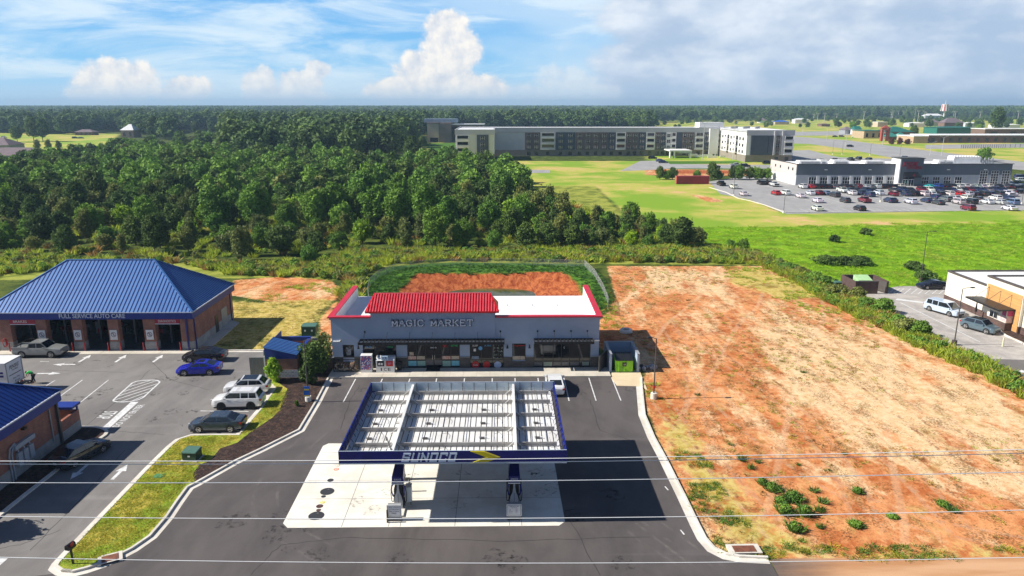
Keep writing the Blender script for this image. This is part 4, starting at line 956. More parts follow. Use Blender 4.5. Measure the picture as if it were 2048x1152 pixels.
mb = MB(); mb.add(strokes('MAGIC MARKET', ww * .96, .66, .17, .14, .10, .15, space=.75), onto(((x0 + x1) / 2 + .04, SY - .14, zz - .04))); sp('letter_drop', mb, M('letter_dark', (.03, .035, .05), None, 3, .4), o)  # dark thicker copy of the letters behind, shifted right and down
for i in range(4):   # small roof vents
    sp('roof_vent', MB().cyl((SX0 + 16 + i * 3, SY + 9, 4.6), (SX0 + 16 + i * 3, SY + 9, 4.9), .08), WHT)
sp('gutter', MB().box(SX0 + .3, SX1 - .3, SYB + .06, SYB + .2, 4.45, 4.6), WHT)

# things standing along the shop front
def ice(x):
    r = empty('ice_merchandiser', (x, SY - .95, .15), 'white double door ice merchandiser with black ICE lettering outside the shop', 'ice freezer')
    MB().box(-.98, .98, -.45, .45, 0, 1.35).hexa([(-.98, -.45, 1.35), (.98, -.45, 1.35), (.98, .45, 1.35), (-.98, .45, 1.35)], [(-.98, -.1, 1.62), (.98, -.1, 1.62), (.98, .45, 1.66), (-.98, .45, 1.66)]).build('cabinet', WHT, r)
    for s in (-1, 1):
        o = MB().hexa([(s * .48 - .36, -.455, .72), (s * .48 + .36, -.455, .72), (s * .48 + .36, -.44, .72), (s * .48 - .36, -.44, .72)], [(s * .48 - .36, -.46, 1.33), (s * .48 + .36, -.46, 1.33), (s * .48 + .36, -.44, 1.33), (s * .48 - .36, -.44, 1.33)]).build('door', GLASS if s < 0 else REDS, r)
        MB().box(s * .1 - .02, s * .1 + .02, -.49, -.462, .8, 1.25).build('handle', STEEL, o)
        if s < 0: MB().box(-.72, -.52, -.468, -.462, .85, 1.1).box(-.45, -.25, -.468, -.462, .85, 1.1).build('ice_bags', WHT, o)
        else: MB().box(.30, .66, -.468, -.462, .9, 1.2).build('label', M('label_pink', (.6, .25, .35), (.6, .05, .1), 5, .5), o)
    mb = MB()
    for i, ch_ in enumerate('ICE'): mb.add(fit(text(ch_, 1, bold=.012), .13 if ch_ == 'I' else .3, .34), onto((-.42 + i * .42, -.458, .36)))
    mb.build('lettering', BLACK, r)
    o = MB().box(-.38, .32, -.5, -.25, 1.45, 1.85).build('top_sign', M('sky_panel', (.35, .55, .75), (.6, .7, .8), 4, .5), r)
    mb = MB(); mb.add(fit(text('ICE', 1, bold=.012), .45, .26), onto((-.03, -.505, 1.65))); mb.build('lettering', NAVY, o)
    return r
ice(sx(396))
r = empty('gas_bottle_cage', (sx(287), SY - .95, .15), 'blue and white patterned gas bottle cabinet between firewood and ice freezer', 'cabinet')
MB().box(-.6, .6, -.4, .4, 0, 1.9).build('cabinet', WHT, r)
pm, t = newmat('bottle_pattern'); v = t.new('ShaderNodeTexVoronoi'); t.put(v.inputs[0], t.map(t.co, (1, 0, 1))); v.inputs['Scale'].default_value = 6
t.put(t.b.inputs['Base Color'], t.mix(t.ss(v.outputs[0], .25, .5), (.70, .74, .82), t.mix(t.ss(t.noise(t.co, 5, 2), .45, .55), (.06, .10, .35), (.45, .10, .15))))
MB().box(-.56, .56, -.42, -.405, .32, 1.85).build('door', pm, r); MB().box(-.02, .02, -.45, -.425, .8, 1.2).build('handle', DKST, r)
r = empty('litter_bin', (sx(470), SY - .6, .15), 'round black litter bin to the right of the ice merchandiser', 'bin')
MB().cyl((0, 0, 0), (0, 0, .85), .26, .32, 16).build('body', BLACK, r, True); MB().cyl((0, 0, .85), (0, 0, 1.0), .34, .22, 16).build('lid', BLACK, r, True)
LOG = M('firewood', (.36, .22, .13), (.14, .08, .05), 5, .9); LOGE = M('log_end', (.62, .48, .33), (.45, .32, .22), 9, .9)
r = empty('firewood_rack', (sx(170), SY - .75, .15), 'dark open rack stacked with bundles of firewood at the left end of the shop front', 'rack')
mb = MB()
for x in (-1.35, 1.35):
    for y in (-.35, .35): mb.box(x - .04, x + .04, y - .04, y + .04, 0, 1.45)
for y in (-.35, .35): mb.box(-1.31, 1.31, y - .03, y + .03, 1.38, 1.449); mb.box(-1.31, 1.31, y - .03, y + .03, .05, .12)
mb.build('frame', BLACK, r)
for i in range(46):
    x = random.uniform(-1.2, 1.2); z = .18 + random.random() ** 1.5 * .75; rr = random.uniform(.06, .1); a = random.uniform(-.2, .2)
    MBl = MB().mat(0).cyl((x, -.36 + a * .1, z), (x + a * .2, .3, z + .02), rr, n=7); MBl.mat(1).cyl((x, -.375 + a * .1, z), (x, -.362 + a * .1, z), rr * .96, n=7)
    MBl.build('log', [LOG, LOGE], r)
# doormat and ramp
tag(MB().box(sx(625), sx(705), SY - 1.0, SY - .02, .151, .165).build('doormat', RUBBER, None), 'dark doormat in front of the middle shop doors', 'doormat')

# bin enclosure with lime skip
ex0, ex1 = G(1219, 747)[0], G(1279, 747)[0]; ey0 = G(1240, 745)[1]
r = empty('bin_enclosure', ((ex0 + ex1) / 2, ey0 + 2.2, 0), 'blue grey walled bin enclosure right of the shop', 'enclosure')
w2 = (ex1 - ex0) / 2
MB().box(-w2, -w2 + .25, -2.2, 2.2, 0, 2.05).build('side_wall', STUC, r); MB().box(w2 - .25, w2, -2.2, 2.2, 0, 2.05).build('side_wall', STUC, r)
MB().box(-w2 + .25, w2 - .25, 1.95, 2.2, 0, 2.05).build('rear_wall', STUC, r)
MB().box(-w2 - .03, w2 + .03, 1.9, 2.25, 2.053, 2.12).box(-w2 - .03, -w2 + .28, -2.23, 1.899, 2.053, 2.12).box(w2 - .28, w2 + .03, -2.23, 1.899, 2.053, 2.12).build('coping', GREY, r)
g_ = MB().box(-.04, .04, -2.2, .2, .15, 1.9); g_.v = [(x, y, z) for x, y, z in g_.v]
gate = g_.build('gate', DKST, r); gate.location = (-w2 - .12, -.4, 0); gate.rotation_euler = (0, 0, rad(-28))
r = empty('waste_skip', ((G(1230, 745)[0] + G(1265, 745)[0]) / 2 + .02, ey0 - .15 + .9, 0), 'bright lime green waste container with black lids inside the blue grey enclosure', 'skip')
mb = MB().hexa([(-.92, -.8, .12), (.92, -.8, .12), (.92, .75, .12), (-.92, .75, .12)], [(-.95, -.85, 1.35), (.95, -.85, 1.35), (.95, .8, 1.7), (-.95, .8, 1.7)])
for x in (-.6, 0, .6): mb.box(x - .05, x + .05, -.90, -.84, .15, 1.3)
mb.mat(1).hexa([(-.9, -.862, .16), (.5, -.862, .16), (.5, -.85, .16), (-.9, -.85, .16)], [(-.9, -.892, 1.05), (-.88, -.892, 1.05), (-.88, -.86, 1.05), (-.9, -.86, 1.05)])
mb.build('body', [LIME, M('lime_dark', (.17, .48, .01), None, 2, .5)], r)
for s in (-1, 1): MB().hexa([(s * .48 - .45, -.88, 1.37), (s * .48 + .45, -.88, 1.37), (s * .48 + .45, .8, 1.72), (s * .48 - .45, .8, 1.72)], [(s * .48 - .45, -.88, 1.43), (s * .48 + .45, -.88, 1.43), (s * .48 + .45, .8, 1.80), (s * .48 - .45, .8, 1.80)]).build('lid', BLACK, r)
o = MB().box(-.22, .22, -.93, -.905, .75, 1.2).build('plate', BLACK, r)
mb = MB(); mb.add(fit(text('LR', 1, bold=.008, shear=.3), .22, .16), onto((0, -.934, .98))); mb.build('lettering', WHT, o)
for x in (-.7, .7): MB().cyl((x - .03, -.6, .09), (x + .03, -.6, .09), .08, n=10).build('wheel', RUBBER, r)
p = G(1300, 738); mb = MB()
for i in range(16): 
    a = random.uniform(-1.1, 1.1); mb.mat(random.choice((0, 0, 1))).blob((a, random.uniform(-.4, .4), .18), random.uniform(.18, .32), random.uniform(.15, .3), random.uniform(.14, .3), 7, 5, .25)
tag(mb.build('rubble_heap', [M('bag_white', (.6, .6, .58), (.4, .4, .4), 5, .8), M('bag_dark', (.05, .05, .06), (.10, .09, .08), 5, .8)], None, loc=(p[0] - .4, p[1], 0)), 'heap of pale stones and dark bags beside the bin enclosure', 'heap')
p = G(1252, 664); mb = MB()
for i in range(20):
    a0, a1 = 2 * math.pi * i / 20, 2 * math.pi * (i + 1) / 20
    for (r0_, z0_, r1_, z1_) in ((.42, 0, .40, .36), (.40, .36, .62, .42), (.62, .42, .8, .3), (.8, .3, .82, 0)):
        mb.face([(r0_ * math.cos(a0), r0_ * math.sin(a0), z0_), (r1_ * math.cos(a0), r1_ * math.sin(a0), z1_), (r1_ * math.cos(a1), r1_ * math.sin(a1), z1_), (r0_ * math.cos(a1), r0_ * math.sin(a1), z0_)])
tag(mb.build('concrete_ring', C_PAD, None, True, loc=(p[0], p[1], 0)), 'pale concrete ring lying on the clay behind the bin enclosure', 'ring')

# ================================================================== AUTO CARE WORKSHOP
EX = G(385, 623.5, 4.8)[0]; WX1 = EX - .35; WX0 = WX1 - 23.8; EYF = AY - .45; EYB = AY + 13.2; WH = 4.0
MX, MY = (WX0 + WX1) / 2, (EYF + EYB) / 2
wk = empty('auto_workshop', (MX, MY, 0), 'brick car workshop with five open service bays under a blue ribbed hipped roof', 'workshop')
def wp(name, mb, mats, parent=None, **k):
    mb.v = [(x - MX, y - MY, z) for x, y, z in mb.v]; return mb.build(name, mats, parent or wk, **k)
def hip(mb, x0, x1, y0, y1, z, rise, inset=None, seam=.46, rib=1, base=0, rw=.075, rh=.05):
    h = (y1 - y0) / 2; ins = inset or h; ym = (y0 + y1) / 2; R0, R1 = (x0 + ins, ym, z + rise), (x1 - ins, ym, z + rise)
    mb.mat(base).face([(x0, y0, z), (x1, y0, z), R1, R0]).face([(x1, y1, z), (x0, y1, z), R0, R1]).face([(x1, y0, z), (x1, y1, z), R1]).face([(x0, y1, z), (x0, y0, z), R0])
    mb.mat(rib)
    x = x0 + seam / 2
    while x < x1:
        f = min(1, (x - x0) / ins, (x1 - x) / ins)
        if f > .04:
            mb.bar((x, y0, z + rh / 2), (x, y0 + h * f, z + rise * f + rh / 2), rw, rh); mb.bar((x, y1, z + rh / 2), (x, y1 - h * f, z + rise * f + rh / 2), rw, rh)
        x += seam
    y = y0 + seam / 2
    while y < y1:
        f = min(1, (y - y0) / h, (y1 - y) / h)
        if f > .04:
            mb.bar((x1, y, z + rh / 2), (x1 - ins * f, y, z + rise * f + rh / 2), rw, rh); mb.bar((x0, y, z + rh / 2), (x0 + ins * f, y, z + rise * f + rh / 2), rw, rh)
        y += seam
    mb.mat(base)
    for a, b in ((R0, R1), ((x0, y0, z), R0), ((x1, y0, z), R1), ((x1, y1, z), R1), ((x0, y1, z), R0)):
        mb.bar((a[0], a[1], a[2] + .05), (b[0], b[1], b[2] + .05), .22, .06)
    return mb
wp('roof', hip(MB(), WX0 - .35, EX, EYF, EYB, 4.8, 4.75, 6.95), [SEAM, SEAMD])
mb = MB().box(WX0 - .3, WX1 + .3, EYF + .05, EYF + .2, 3.92, 4.79).box(WX0 - .3, WX1 + .3, EYB - .2, EYB - .05, 3.92, 4.79).box(WX1 + .15, WX1 + .3, EYF + .201, EYB - .201, 3.92, 4.79).box(WX0 - .3, WX0 - .15, EYF + .201, EYB - .201, 3.92, 4.79)
fa = wp('fascia', mb, BLUEF)
wp('gutter', MB().box(WX0 - .38, EX + .05, EYF - .08, EYF + .04, 4.70, 4.80).box(EX - .02, EX + .08, EYF + .05, EYB, 4.72, 4.82), M('pale_gutter', (.55, .58, .65), (.5, .53, .6), 2, .4))
wp('soffit', MB().box(WX0 - .14, WX1 + .14, EYF + .21, EYB - .21, 4.5, 4.6), BLUEF)
tx0, tx1 = GY(118, 633, EYF).x, GY(250, 633, EYF).x
mb = MB(); mb.add(fit(text('FULL SERVICE AUTO CARE', 1, bold=.008, extr=.02), tx1 - tx0, .52), onto(((tx0 + tx1) / 2, EYF - .0, 4.36))); wp('lettering', mb, LET, fa)
pil = [(-57.6, -57.0)] ; pxs = [(0, 20), (71, 92), (143, 164), (215, 236), (286, 310), (360, 385)]
P_ = [(GY(a, 650, AY).x, GY(b, 650, AY).x) for a, b in pxs]; P_[-1] = (P_[-1][0], WX1); P_[0] = (WX0 + 1.2, P_[0][1])
for a, b in P_ + [(WX0, WX0 + .9)]:
    mb = MB().box(a, b, AY, AY + .75, 1.08, 3.98).mat(1).box(a - .03, b + .03, AY - .03, AY + .78, 0, 1.08); wp('pillar', mb, [BRICK, CMU])
wp('rear_wall', MB().box(WX0, WX1, EYB - .65, EYB - .35, 0, 4.5), BRICK)
mb = MB().box(WX1 - .3, WX1, AY + .76, EYB - .66, 1.08, 4.5).mat(1).box(WX1 - .32, WX1 + .02, AY + .76, EYB - .66, 0, 1.08); wp('side_wall', mb, [BRICK, CMU])
mb = MB().box(WX0, WX0 + .3, AY + .76, EYB - .66, 1.08, 4.5).mat(1).box(WX0 - .02, WX0 + .32, AY + .76, EYB - .66, 0, 1.08); wp('side_wall', mb, [BRICK, CMU])
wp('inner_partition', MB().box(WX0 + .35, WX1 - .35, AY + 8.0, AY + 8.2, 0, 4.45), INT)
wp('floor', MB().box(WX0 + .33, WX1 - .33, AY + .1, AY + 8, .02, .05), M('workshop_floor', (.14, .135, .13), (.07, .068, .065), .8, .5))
for (i, s) in ((0, 'BRAKES'), (4, 'DIAGNOSTICS')):
    a = P_[i][1] + .03; b = P_[i + 1][0] - .03; o = wp('banner', MB().box(a, b, AY - .02, AY + .03, 3.28, 3.88).mat(1).box(a, b, AY - .025, AY + .032, 3.2, 3.279).box(a, b, AY - .025, AY + .032, 3.881, 3.93), [M('banner_red', (.45, .02, .05), None, 2, .5), LET])
    mb = MB(); mb.add(fit(text(s, 1, bold=.008), (b - a) * (.72 if i else .55), .3), onto(((a + b) / 2 - (.25 if not i else 0), AY - .03, 3.58))); wp('lettering', mb, WHT, o)
for i in range(0, 6):
    a, b = P_[i]; c = (a + b) / 2
    if 1 <= i <= 4:
        o = wp('pillar_sign', MB().box(c - .42, c + .42, AY - .12, AY - .075, 1.35, 2.55), WHT)
        mb = MB(); 
        for k in range(24):
            t0, t1 = 2 * math.pi * k / 24, 2 * math.pi * (k + 1) / 24
            mb.face([(c + rr * math.cos(tt), AY - .125, 2.0 + rr * math.sin(tt)) for rr, tt in ((.24, t0), (.30, t0), (.30, t1), (.24, t1))])
        mb.add(fit(text('5', 1, bold=.012), .22, .30), onto((c, AY - .126, 2.0))); mb.bar((c - .18, AY - .128, 2.18), (c + .18, AY - .128, 1.82), .004, .05)
        wp('emblem', mb, M('emblem_ink', (.08, .05, .07), None, 3, .5), o)
for i in range(5):     # things inside the bays
    a = P_[i][1]; b = P_[i + 1][0]; mb = MB()
    for x in (a + .5, b - .5): mb.box(x - .1, x + .1, AY + 2.6, AY + 2.9, 0.06, 3.9)
    mb.box(a + .5, b - .5, AY + 2.7, AY + 2.8, 3.75, 3.9)
    for s in (.6, -.6): mb.bar((a + .5 if s > 0 else b - .5, AY + 2.5, .9), ((a + b) / 2 - s, AY + 1.9, .9), .1, .1)
    wp('vehicle_lift', mb, [M('lift_paint', (.16, .16, .17), (.10, .10, .11), 2, .5)])
    mb = MB()
    for k in range(9): x = random.uniform(a + .2, b - .4); h = random.uniform(.4, 1.6); mb.mat(k % 4).box(x, x + random.uniform(.15, .5), AY + 6.5 - k * .06, AY + 7.2, .06, h)
    wp('tool_cabinets', mb, [DKST, GREY, REDP, M('tool_green', (.03, .14, .09), None, 2, .5)])
mb = MB()
for i in range(5):
    a = P_[i][1]; b = P_[i + 1][0]
    for k in range(3): mb.tube([(a + .3, AY + .9 + k * 1.0, 3.95), (b - .3, AY + .9 + k * 1.0, 3.95)], .05, 5)
wp('door_tracks', mb, GREY)
for yy in (AY + 6.5, AY + 8.6):
    wp('side_door', MB().box(WX1 + .005, WX1 + .05, yy, yy + (1.0 if yy < AY + 7 else 1.9), .05, 2.5 if yy > AY + 7 else 2.2), FRAME if yy < AY + 7 else GREY)
for yy in (AY + .35, AY + 11.9): wp('downpipe', MB().box(WX1 + .03, WX1 + .13, yy, yy + .14, 0, 3.95), NAVY)
wp('downpipe', MB().box(WX1 - .75, WX1 - .58, AY - .16, AY - .035, 0, 3.95), NAVY)
wp('door_cabin', MB().box(WX0 + .9, WX0 + 2.0, AY + .2, AY + .3, 0, 3.2), WHT)
for i in range(1, 6):
    for s in ((0, 1) if i < 5 else (0,)):
        x = P_[i][s] + (-.12 if s == 0 else .12); b = MB().cyl((0, 0, 0), (0, 0, 1.05), .07, n=10).blob((0, 0, 1.05), .07, .07, .06)
        bay = ['', 'brakes bay right', 'second bay', 'third bay', 'fourth bay', 'diagnostics bay right'][i]
        tag(b.build('bollard', REDP, None, True, loc=(x, AY - .28, .03)), 'red post %s of the %s white-signed pillar from the left' % ('left' if s == 0 else 'right', ['', 'first', 'second', 'third', 'fourth'][i]) if i < 5 else 'red post at the right end of the diagnostics bay', 'bollard', 'red posts by the workshop pillars')
x = P_[0][1] - .3; tag(MB().cyl((0, 0, 0), (0, 0, 1.05), .07, n=10).build('bollard', REDP, None, True, loc=(x, AY - .28, .03)), 'red post by the hose reel left of the brakes bay', 'bollard', 'red posts by the workshop pillars')
mb = MB()
for k in range(3): mb.tube([(.28 * (1 - .15 * k) * math.cos(a), -.1 - .05 * k, 1.0 + .5 * math.sin(a)) for a in np.linspace(0, 6.28, 13)], .035, 5)
tag(mb.build('hose_reel', REDP, None, loc=(P_[0][1] - .75, AY - .15, .1)), 'coiled red air hose hanging left of the brakes bay', 'hose')

# lower left building
BX = -37.55; BY0, BY1 = 46.3, 57.1
bl = empty('tunnel_building', (-50, 51.7, 0), 'brick building in the lower left corner with a blue ribbed roof', 'building')
def bp_(name, mb, mats, parent=None): mb.v = [(x + 50, y - 51.7, z) for x, y, z in mb.v]; return mb.build(name, mats, parent or bl)
bp_('roof', hip(MB(), -72, BX + .5, BY0 - .3, BY1 + .35, 4.8, 3.4, 5.6), [M('blue_steel_low', (.02, .075, .33), (.017, .065, .30), .8, .35, metal=.3), SEAMD])
bp_('fascia', MB().box(-71.9, BX + .4, BY1 + .12, BY1 + .27, 3.95, 4.79).box(BX + .28, BX + .45, BY0 - .2, BY1 + .1, 3.95, 4.79), BLUEF)
bp_('gutter', MB().box(BX + .46, BX + .58, BY0 - .3, BY1 + .3, 4.74, 4.84), M('pale_gutter', (.55, .58, .65)))
bp_('side_wall', MB().box(BX - .3, BX, BY0, BY1, 1.1, 4.5).mat(1).box(BX - .32, BX + .03, BY0, BY1, 0, 1.1), [BRICK, CMU])
bp_('rear_wall', MB().box(-71, BX - .33, BY1 - .3, BY1, 1.1, 4.5).mat(1).box(-71, BX - .33, BY1 - .32, BY1 + .02, 0, 1.1), [BRICK, CMU])
bp_('downpipe', MB().box(BX + .04, BX + .22, BY1 - .2, BY1 + .0, 0, 4.3), DKST)
bp_('downpipe', MB().box(BX + .04, BX + .12, BY1 - 1.1, BY1 - 1.0, .8, 3.6), GREY)
bp_('wall_lamp', MB().box(BX + .03, BX + .3, BY1 - 4.6, BY1 - 4.2, 3.45, 3.6), BLACK)
m_ = MB().box(BX + .04, BX + .3, 51.2, 53.6, 2.35, 2.7)
for y in (51.4, 52.1, 52.8): m_.box(BX + .04, BX + .28, y, y + .5, .9, 2.0).box(BX + .08, BX + .16, y + .2, y + .3, 2.0, 2.35)
bp_('meter_cabinet', m_, M('cabinet_grey', (.40, .44, .50), (.36, .40, .45), 2, .5))
bp_('conduit', MB().tube([(BX + .15, 50.9, 0), (BX + .15, 50.9, 2.2), (BX + .15, 51.1, 2.6), (BX + .15, 51.5, 2.75)], .06).tube([(BX + .15, 50.6, 0), (BX + .15, 50.6, 2.1), (BX + .15, 50.8, 2.7), (BX + .15, 51.4, 2.9)], .06), M('cabinet_grey', (.4, .44, .5)))
bp_('annex_wall', MB().box(BX - .25, BX, BY1 + .02, 60.1, .95, 1.9).mat(1).box(BX - .27, BX + .02, BY1 + .02, 60.1, 0, .95).mat(0).box(BX - 3.5, BX - .25, 59.85, 60.1, .95, 1.9).mat(1).box(BX - 3.5, BX - .28, 59.83, 60.12, 0, .95), [BRICK, CMU])
bp_('annex_roof', MB().box(BX - 3.6, BX + .1, 59.0, 60.3, 2.35, 2.55).box(BX - .12, BX - .0, 59.9, 60.05, 1.9, 2.35), BLUEF)

# ================================================================== BLUE ROOFED BIN STORE
tx0, tx1 = -24.9, -21.6; ty0 = G(560, 757)[1]; ty1 = ty0 + 6.0
r = empty('brick_bin_store', ((tx0 + tx1) / 2, (ty0 + ty1) / 2, 0), 'small brick enclosure with a sloping blue ribbed roof between the two lots', 'bin store')
def tp_(name, mb, mats, parent=None, o=r): mb.v = [(x - o.location.x, y - o.location.y, z) for x, y, z in mb.v]; return mb.build(name, mats, parent or o)
ROCK = brick('white_rock', (.52, .53, .55), (.30, .32, .36), (.72, .72, .72), .35, .2, .03)
def bw(name, x0, x1, y0, y1, h): tp_(name, MB().box(x0, x1, y0, y1, .95, h).mat(1).box(x0 - .03, x1 + .03, y0 - .03, y1 + .03, 0, .95), [BRICK, ROCK])
bw('front_wall', tx0, tx1, ty0, ty0 + .3, 2.2); bw('rear_wall', tx0, tx1, ty1 - .3, ty1, 2.3); bw('side_wall', tx1 - .3, tx1, ty0 + .34, ty1 - .34, 2.45)
tp_('blue_panel', MB().hexa([(tx0, ty0 - .02, 2.2), (tx1, ty0 - .02, 2.2), (tx1, ty0 + .2, 2.2), (tx0, ty0 + .2, 2.2)], [(tx0, ty0 - .02, 3.45), (tx1, ty0 - .02, 2.55), (tx1, ty0 + .2, 2.55), (tx0, ty0 + .2, 3.45)]).box(tx0, tx1, ty1 - .32, ty1 + .02, 2.3, 2.75).box(tx1 - .32, tx1 + .02, ty0 + .21, ty1 - .33, 2.45, 2.6).box(tx0 - .05, tx0, ty0, ty1, 2.0, 3.4), BLUEF)
mb = MB(); ys0, ys1 = ty0 - .12, ty0 + 3.3
mb.hexa([(tx0 - .1, ys0, 3.46), (tx1 + .06, ys0, 2.62), (tx1 + .06, ys1, 2.62), (tx0 - .1, ys1, 3.46)], [(tx0 - .1, ys0, 3.52), (tx1 + .06, ys0, 2.68), (tx1 + .06, ys1, 2.68), (tx0 - .1, ys1, 3.52)])
y = ys0 + .2
while y < ys1: mb.mat(1).bar((tx0 - .1, y, 3.54), (tx1 + .06, y, 2.70), .05, .05); y += .4
tp_('roof', mb, [SEAM, SEAMD])
r = empty('timber_gate', (G(517, 757)[0], G(517, 757)[1], 0), 'weathered grey slatted gate standing open beside the brick bin store', 'gate')
gx0, gx1 = G(502, 757)[0] - r.location.x, G(531, 757)[0] - r.location.x
mb = MB(); k = 12
for i in range(k): a = gx0 + (gx1 - gx0) * i / k; mb.box(a, a + (gx1 - gx0) / k - .012, -.03, .03, .15, 2.35)
mb.build('boards', M('grey_timber', (.20, .20, .18), (.14, .14, .13), 3, .9, stretch=(4, 1, .3)), r); MB().box(gx0, gx1, .035, .09, .4, .5).box(gx0, gx1, .035, .09, 2.0, 2.1).build('rails', DKST, r); MB().box(gx1 + .01, gx1 + .13, -.06, .06, 0, 2.5).build('post', WHT, r)
# cabinets
def cabinet(px, py, w_, d_, h_, label, ang=0, name='utility_cabinet'):
    p = G(px, py); r = empty(name, (p[0], p[1], 0.0), label, 'utility cabinet', rz=rad(ang))
    MB().box(-w_ / 2 - .12, w_ / 2 + .12, -.12, d_ + .12, 0, .2).build('plinth', C_KERB, r)
    MB().box(-w_ / 2, w_ / 2, 0, d_, .2, h_).build('body', GREENB, r); MB().hexa([(-w_ / 2 - .05, -.05, h_ + .002), (w_ / 2 + .05, -.05, h_ + .002), (w_ / 2 + .05, d_ + .05, h_ + .002), (-w_ / 2 - .05, d_ + .05, h_ + .002)], [(-w_ / 2 - .02, -.02, h_ + .08), (w_ / 2 + .02, -.02, h_ + .08), (w_ / 2, d_, h_ + .16), (-w_ / 2, d_, h_ + .16)]).build('lid', M('green_lid', (.09, .19, .14), (.07, .15, .11), 2, .4), r)
    for s in ((-1, 1) if w_ > 1.4 else (0,)): MB().box(s * w_ * .24 - .1, s * w_ * .24 + .1, -.012, -.002, h_ * .6, h_ * .75).build('label_plate', WHT, r)
cabinet(379, 926, 1.15, 1.0, .85, 'green transformer box on the grass strip between the lots', -6)
cabinet(618, 677, 1.75, 1.2, 1.5, 'large green transformer box behind the brick bin store')
cabinet(1676, 578, 1.0, .8, 1.0, 'small green utility box at the edge of the coffee shop lot')
p = G(318, 955); tag(MB().box(-.35, .35, -.3, .3, .0, .03).build('access_lid', M('lid_green', (.08, .30, .14), None, 3, .6), None, loc=(p[0], p[1], .135)), 'flat green access lid in the grass strip', 'access lid')
# mailbox post
p = G(147, 1131); r = empty('mail_box', (p[0], p[1], .13), 'black mailbox on a post at the tip of the grass strip', 'mailbox')
MB().box(-.05, .05, -.05, .05, 0, 1.1).build('post', BLACK, r); mb = MB().box(-.16, .16, -.28, .28, 1.1, 1.3); mb.cyl((0, -.28, 1.3), (0, .28, 1.3), .16, n=14); o = mb.build('box', BLACK, r); o.rotation_euler = (0, 0, rad(-15)); MB().box(.165, .18, -.2, .1, 1.3, 1.5).build('flag', REDP, r)
# drain inlets
def inlet(px, py, ang, label, w_=2.0):
    p = G(px, py); r = empty('drain_inlet', (p[0], p[1], 0), label, 'drain', rz=rad(ang))
    MB().box(-w_ / 2, w_ / 2, 0, 1.0, .0, .16).build('surround', C_KERB, r); MB().box(-w_ * .34, w_ * .34, .12, .8, .162, .18).build('cover', M('rust_iron', (.24, .08, .04), (.13, .05, .03), 4, .8), r); MB().box(-w_ * .36, w_ * .36, -.012, -.002, .03, .13).build('throat', BLACK, r)
inlet(1493, 1110.5, 1, 'square storm drain with a rusty cover at the mouth of the station entrance', 2.1)
inlet(221, 1128, 28, 'rusty kerbside drain cover at the tip of the grass strip', 1.4)
# lamp posts
def lamp(x, y, h, arm, label, base='c', rz=0, grp='black lamp posts round the car parks', banner=False, name='lamp_post', col=None):
    r = empty(name, (x, y, 0), label, 'lamp post', grp, rz)
    MB().cyl((0, 0, 0), (0, 0, .6 if base else .05), .30, n=16).build('footing', C_PAD if base == 'c' else M('dark_footing', (.10, .07, .06), (.07, .05, .045), 2, .8), r)
    MB().cyl((0, 0, .3), (0, 0, h), .075, .05, 8).build('pole', col or DKST, r)
    MB().tube([(0, 0, h - .05), (arm * .5, -.05, h + .12), (arm, -.1, h + .14)], .035, 5).build('arm', col or DKST, r)
    MB().hexa([(arm - .05, -.28, h + .10), (arm + .45, -.28, h + .10), (arm + .45, .08, h + .10), (arm - .05, .08, h + .10)], [(arm, -.24, h + .2), (arm + .4, -.24, h + .2), (arm + .4, .04, h + .2), (arm, .04, h + .2)]).build('lamp_head', col or BLACK, r)
    if banner:
        o = MB().box(-.30, .30, -.36, -.32, .7, 1.75).mat(1).box(-.24, .24, -.364, -.361, 1.35, 1.5).box(-.26, .26, -.364, -.361, .74, .86).build('banner', [BLUB, YEL], r)
    return r
p = G(617, 804); lamp(p[0], p[1], 6.3, .9, 'black lamp post with a blue banner in the mulch bed left of the fuel lot', banner=True)
p = G(1307, 797); rr_ = lamp(p[0], p[1], 6.2, -.9, 'black lamp post on the kerb between the fuel lot and the clay lot')
MB().cyl((0, 0, 1.1), (0, 0, 1.35), .14, n=10).build('collar', REDP, rr_)
p = G(1908, 690); lamp(p[0], p[1], 7.0, .9, 'tall black lamp post with a dark footing beside the coffee shop drive-through', base='d')
p = G(1841, 563); lamp(p[0], p[1], 8.2, .9, 'black lamp post behind the black saloon at the coffee shop', base='d')
# overhead wires on poles outside the picture
WD = M('wire', (.85, .85, .85), (.8, .8, .8), 1, .5)
for i, pts in enumerate([((0, 922), (600, 922), (1160, 915.6), (2048, 899)), ((0, 928.5), (600, 928.4), (1160, 923), (2048, 907)), ((0, 966), (600, 966.2), (1160, 960.8), (2048, 945)), ((0, 1034), (600, 1039.5), (1160, 1036.6), (2048, 1021.6)), ((0, 1116.6), (600, 1126.5), (1160, 1128), (2048, 1117))]):
    P3 = [GY(a, b, 30.0) for a, b in pts]; cf = np.polyfit([q.x for q in P3], [q.z for q in P3], 2); cf[0] = max(cf[0], .0002)
    xs_ = np.linspace(-58, 58, 60); tag(MB().cable([(float(x), 30.0 + (.02 * i), float(np.polyval(cf, x))) for x in xs_], .017 if i != 2 else .020, 8).build('overhead_wire', WD, None, True), ['topmost pale overhead wire crossing the canopy fascia', 'second overhead wire, just below the topmost', 'thicker overhead wire crossing the fuel pumps', 'overhead wire crossing the front edge of the concrete pad', 'lowest overhead wire near the road'][i], 'overhead wire', 'overhead wires in front of the fuel station')
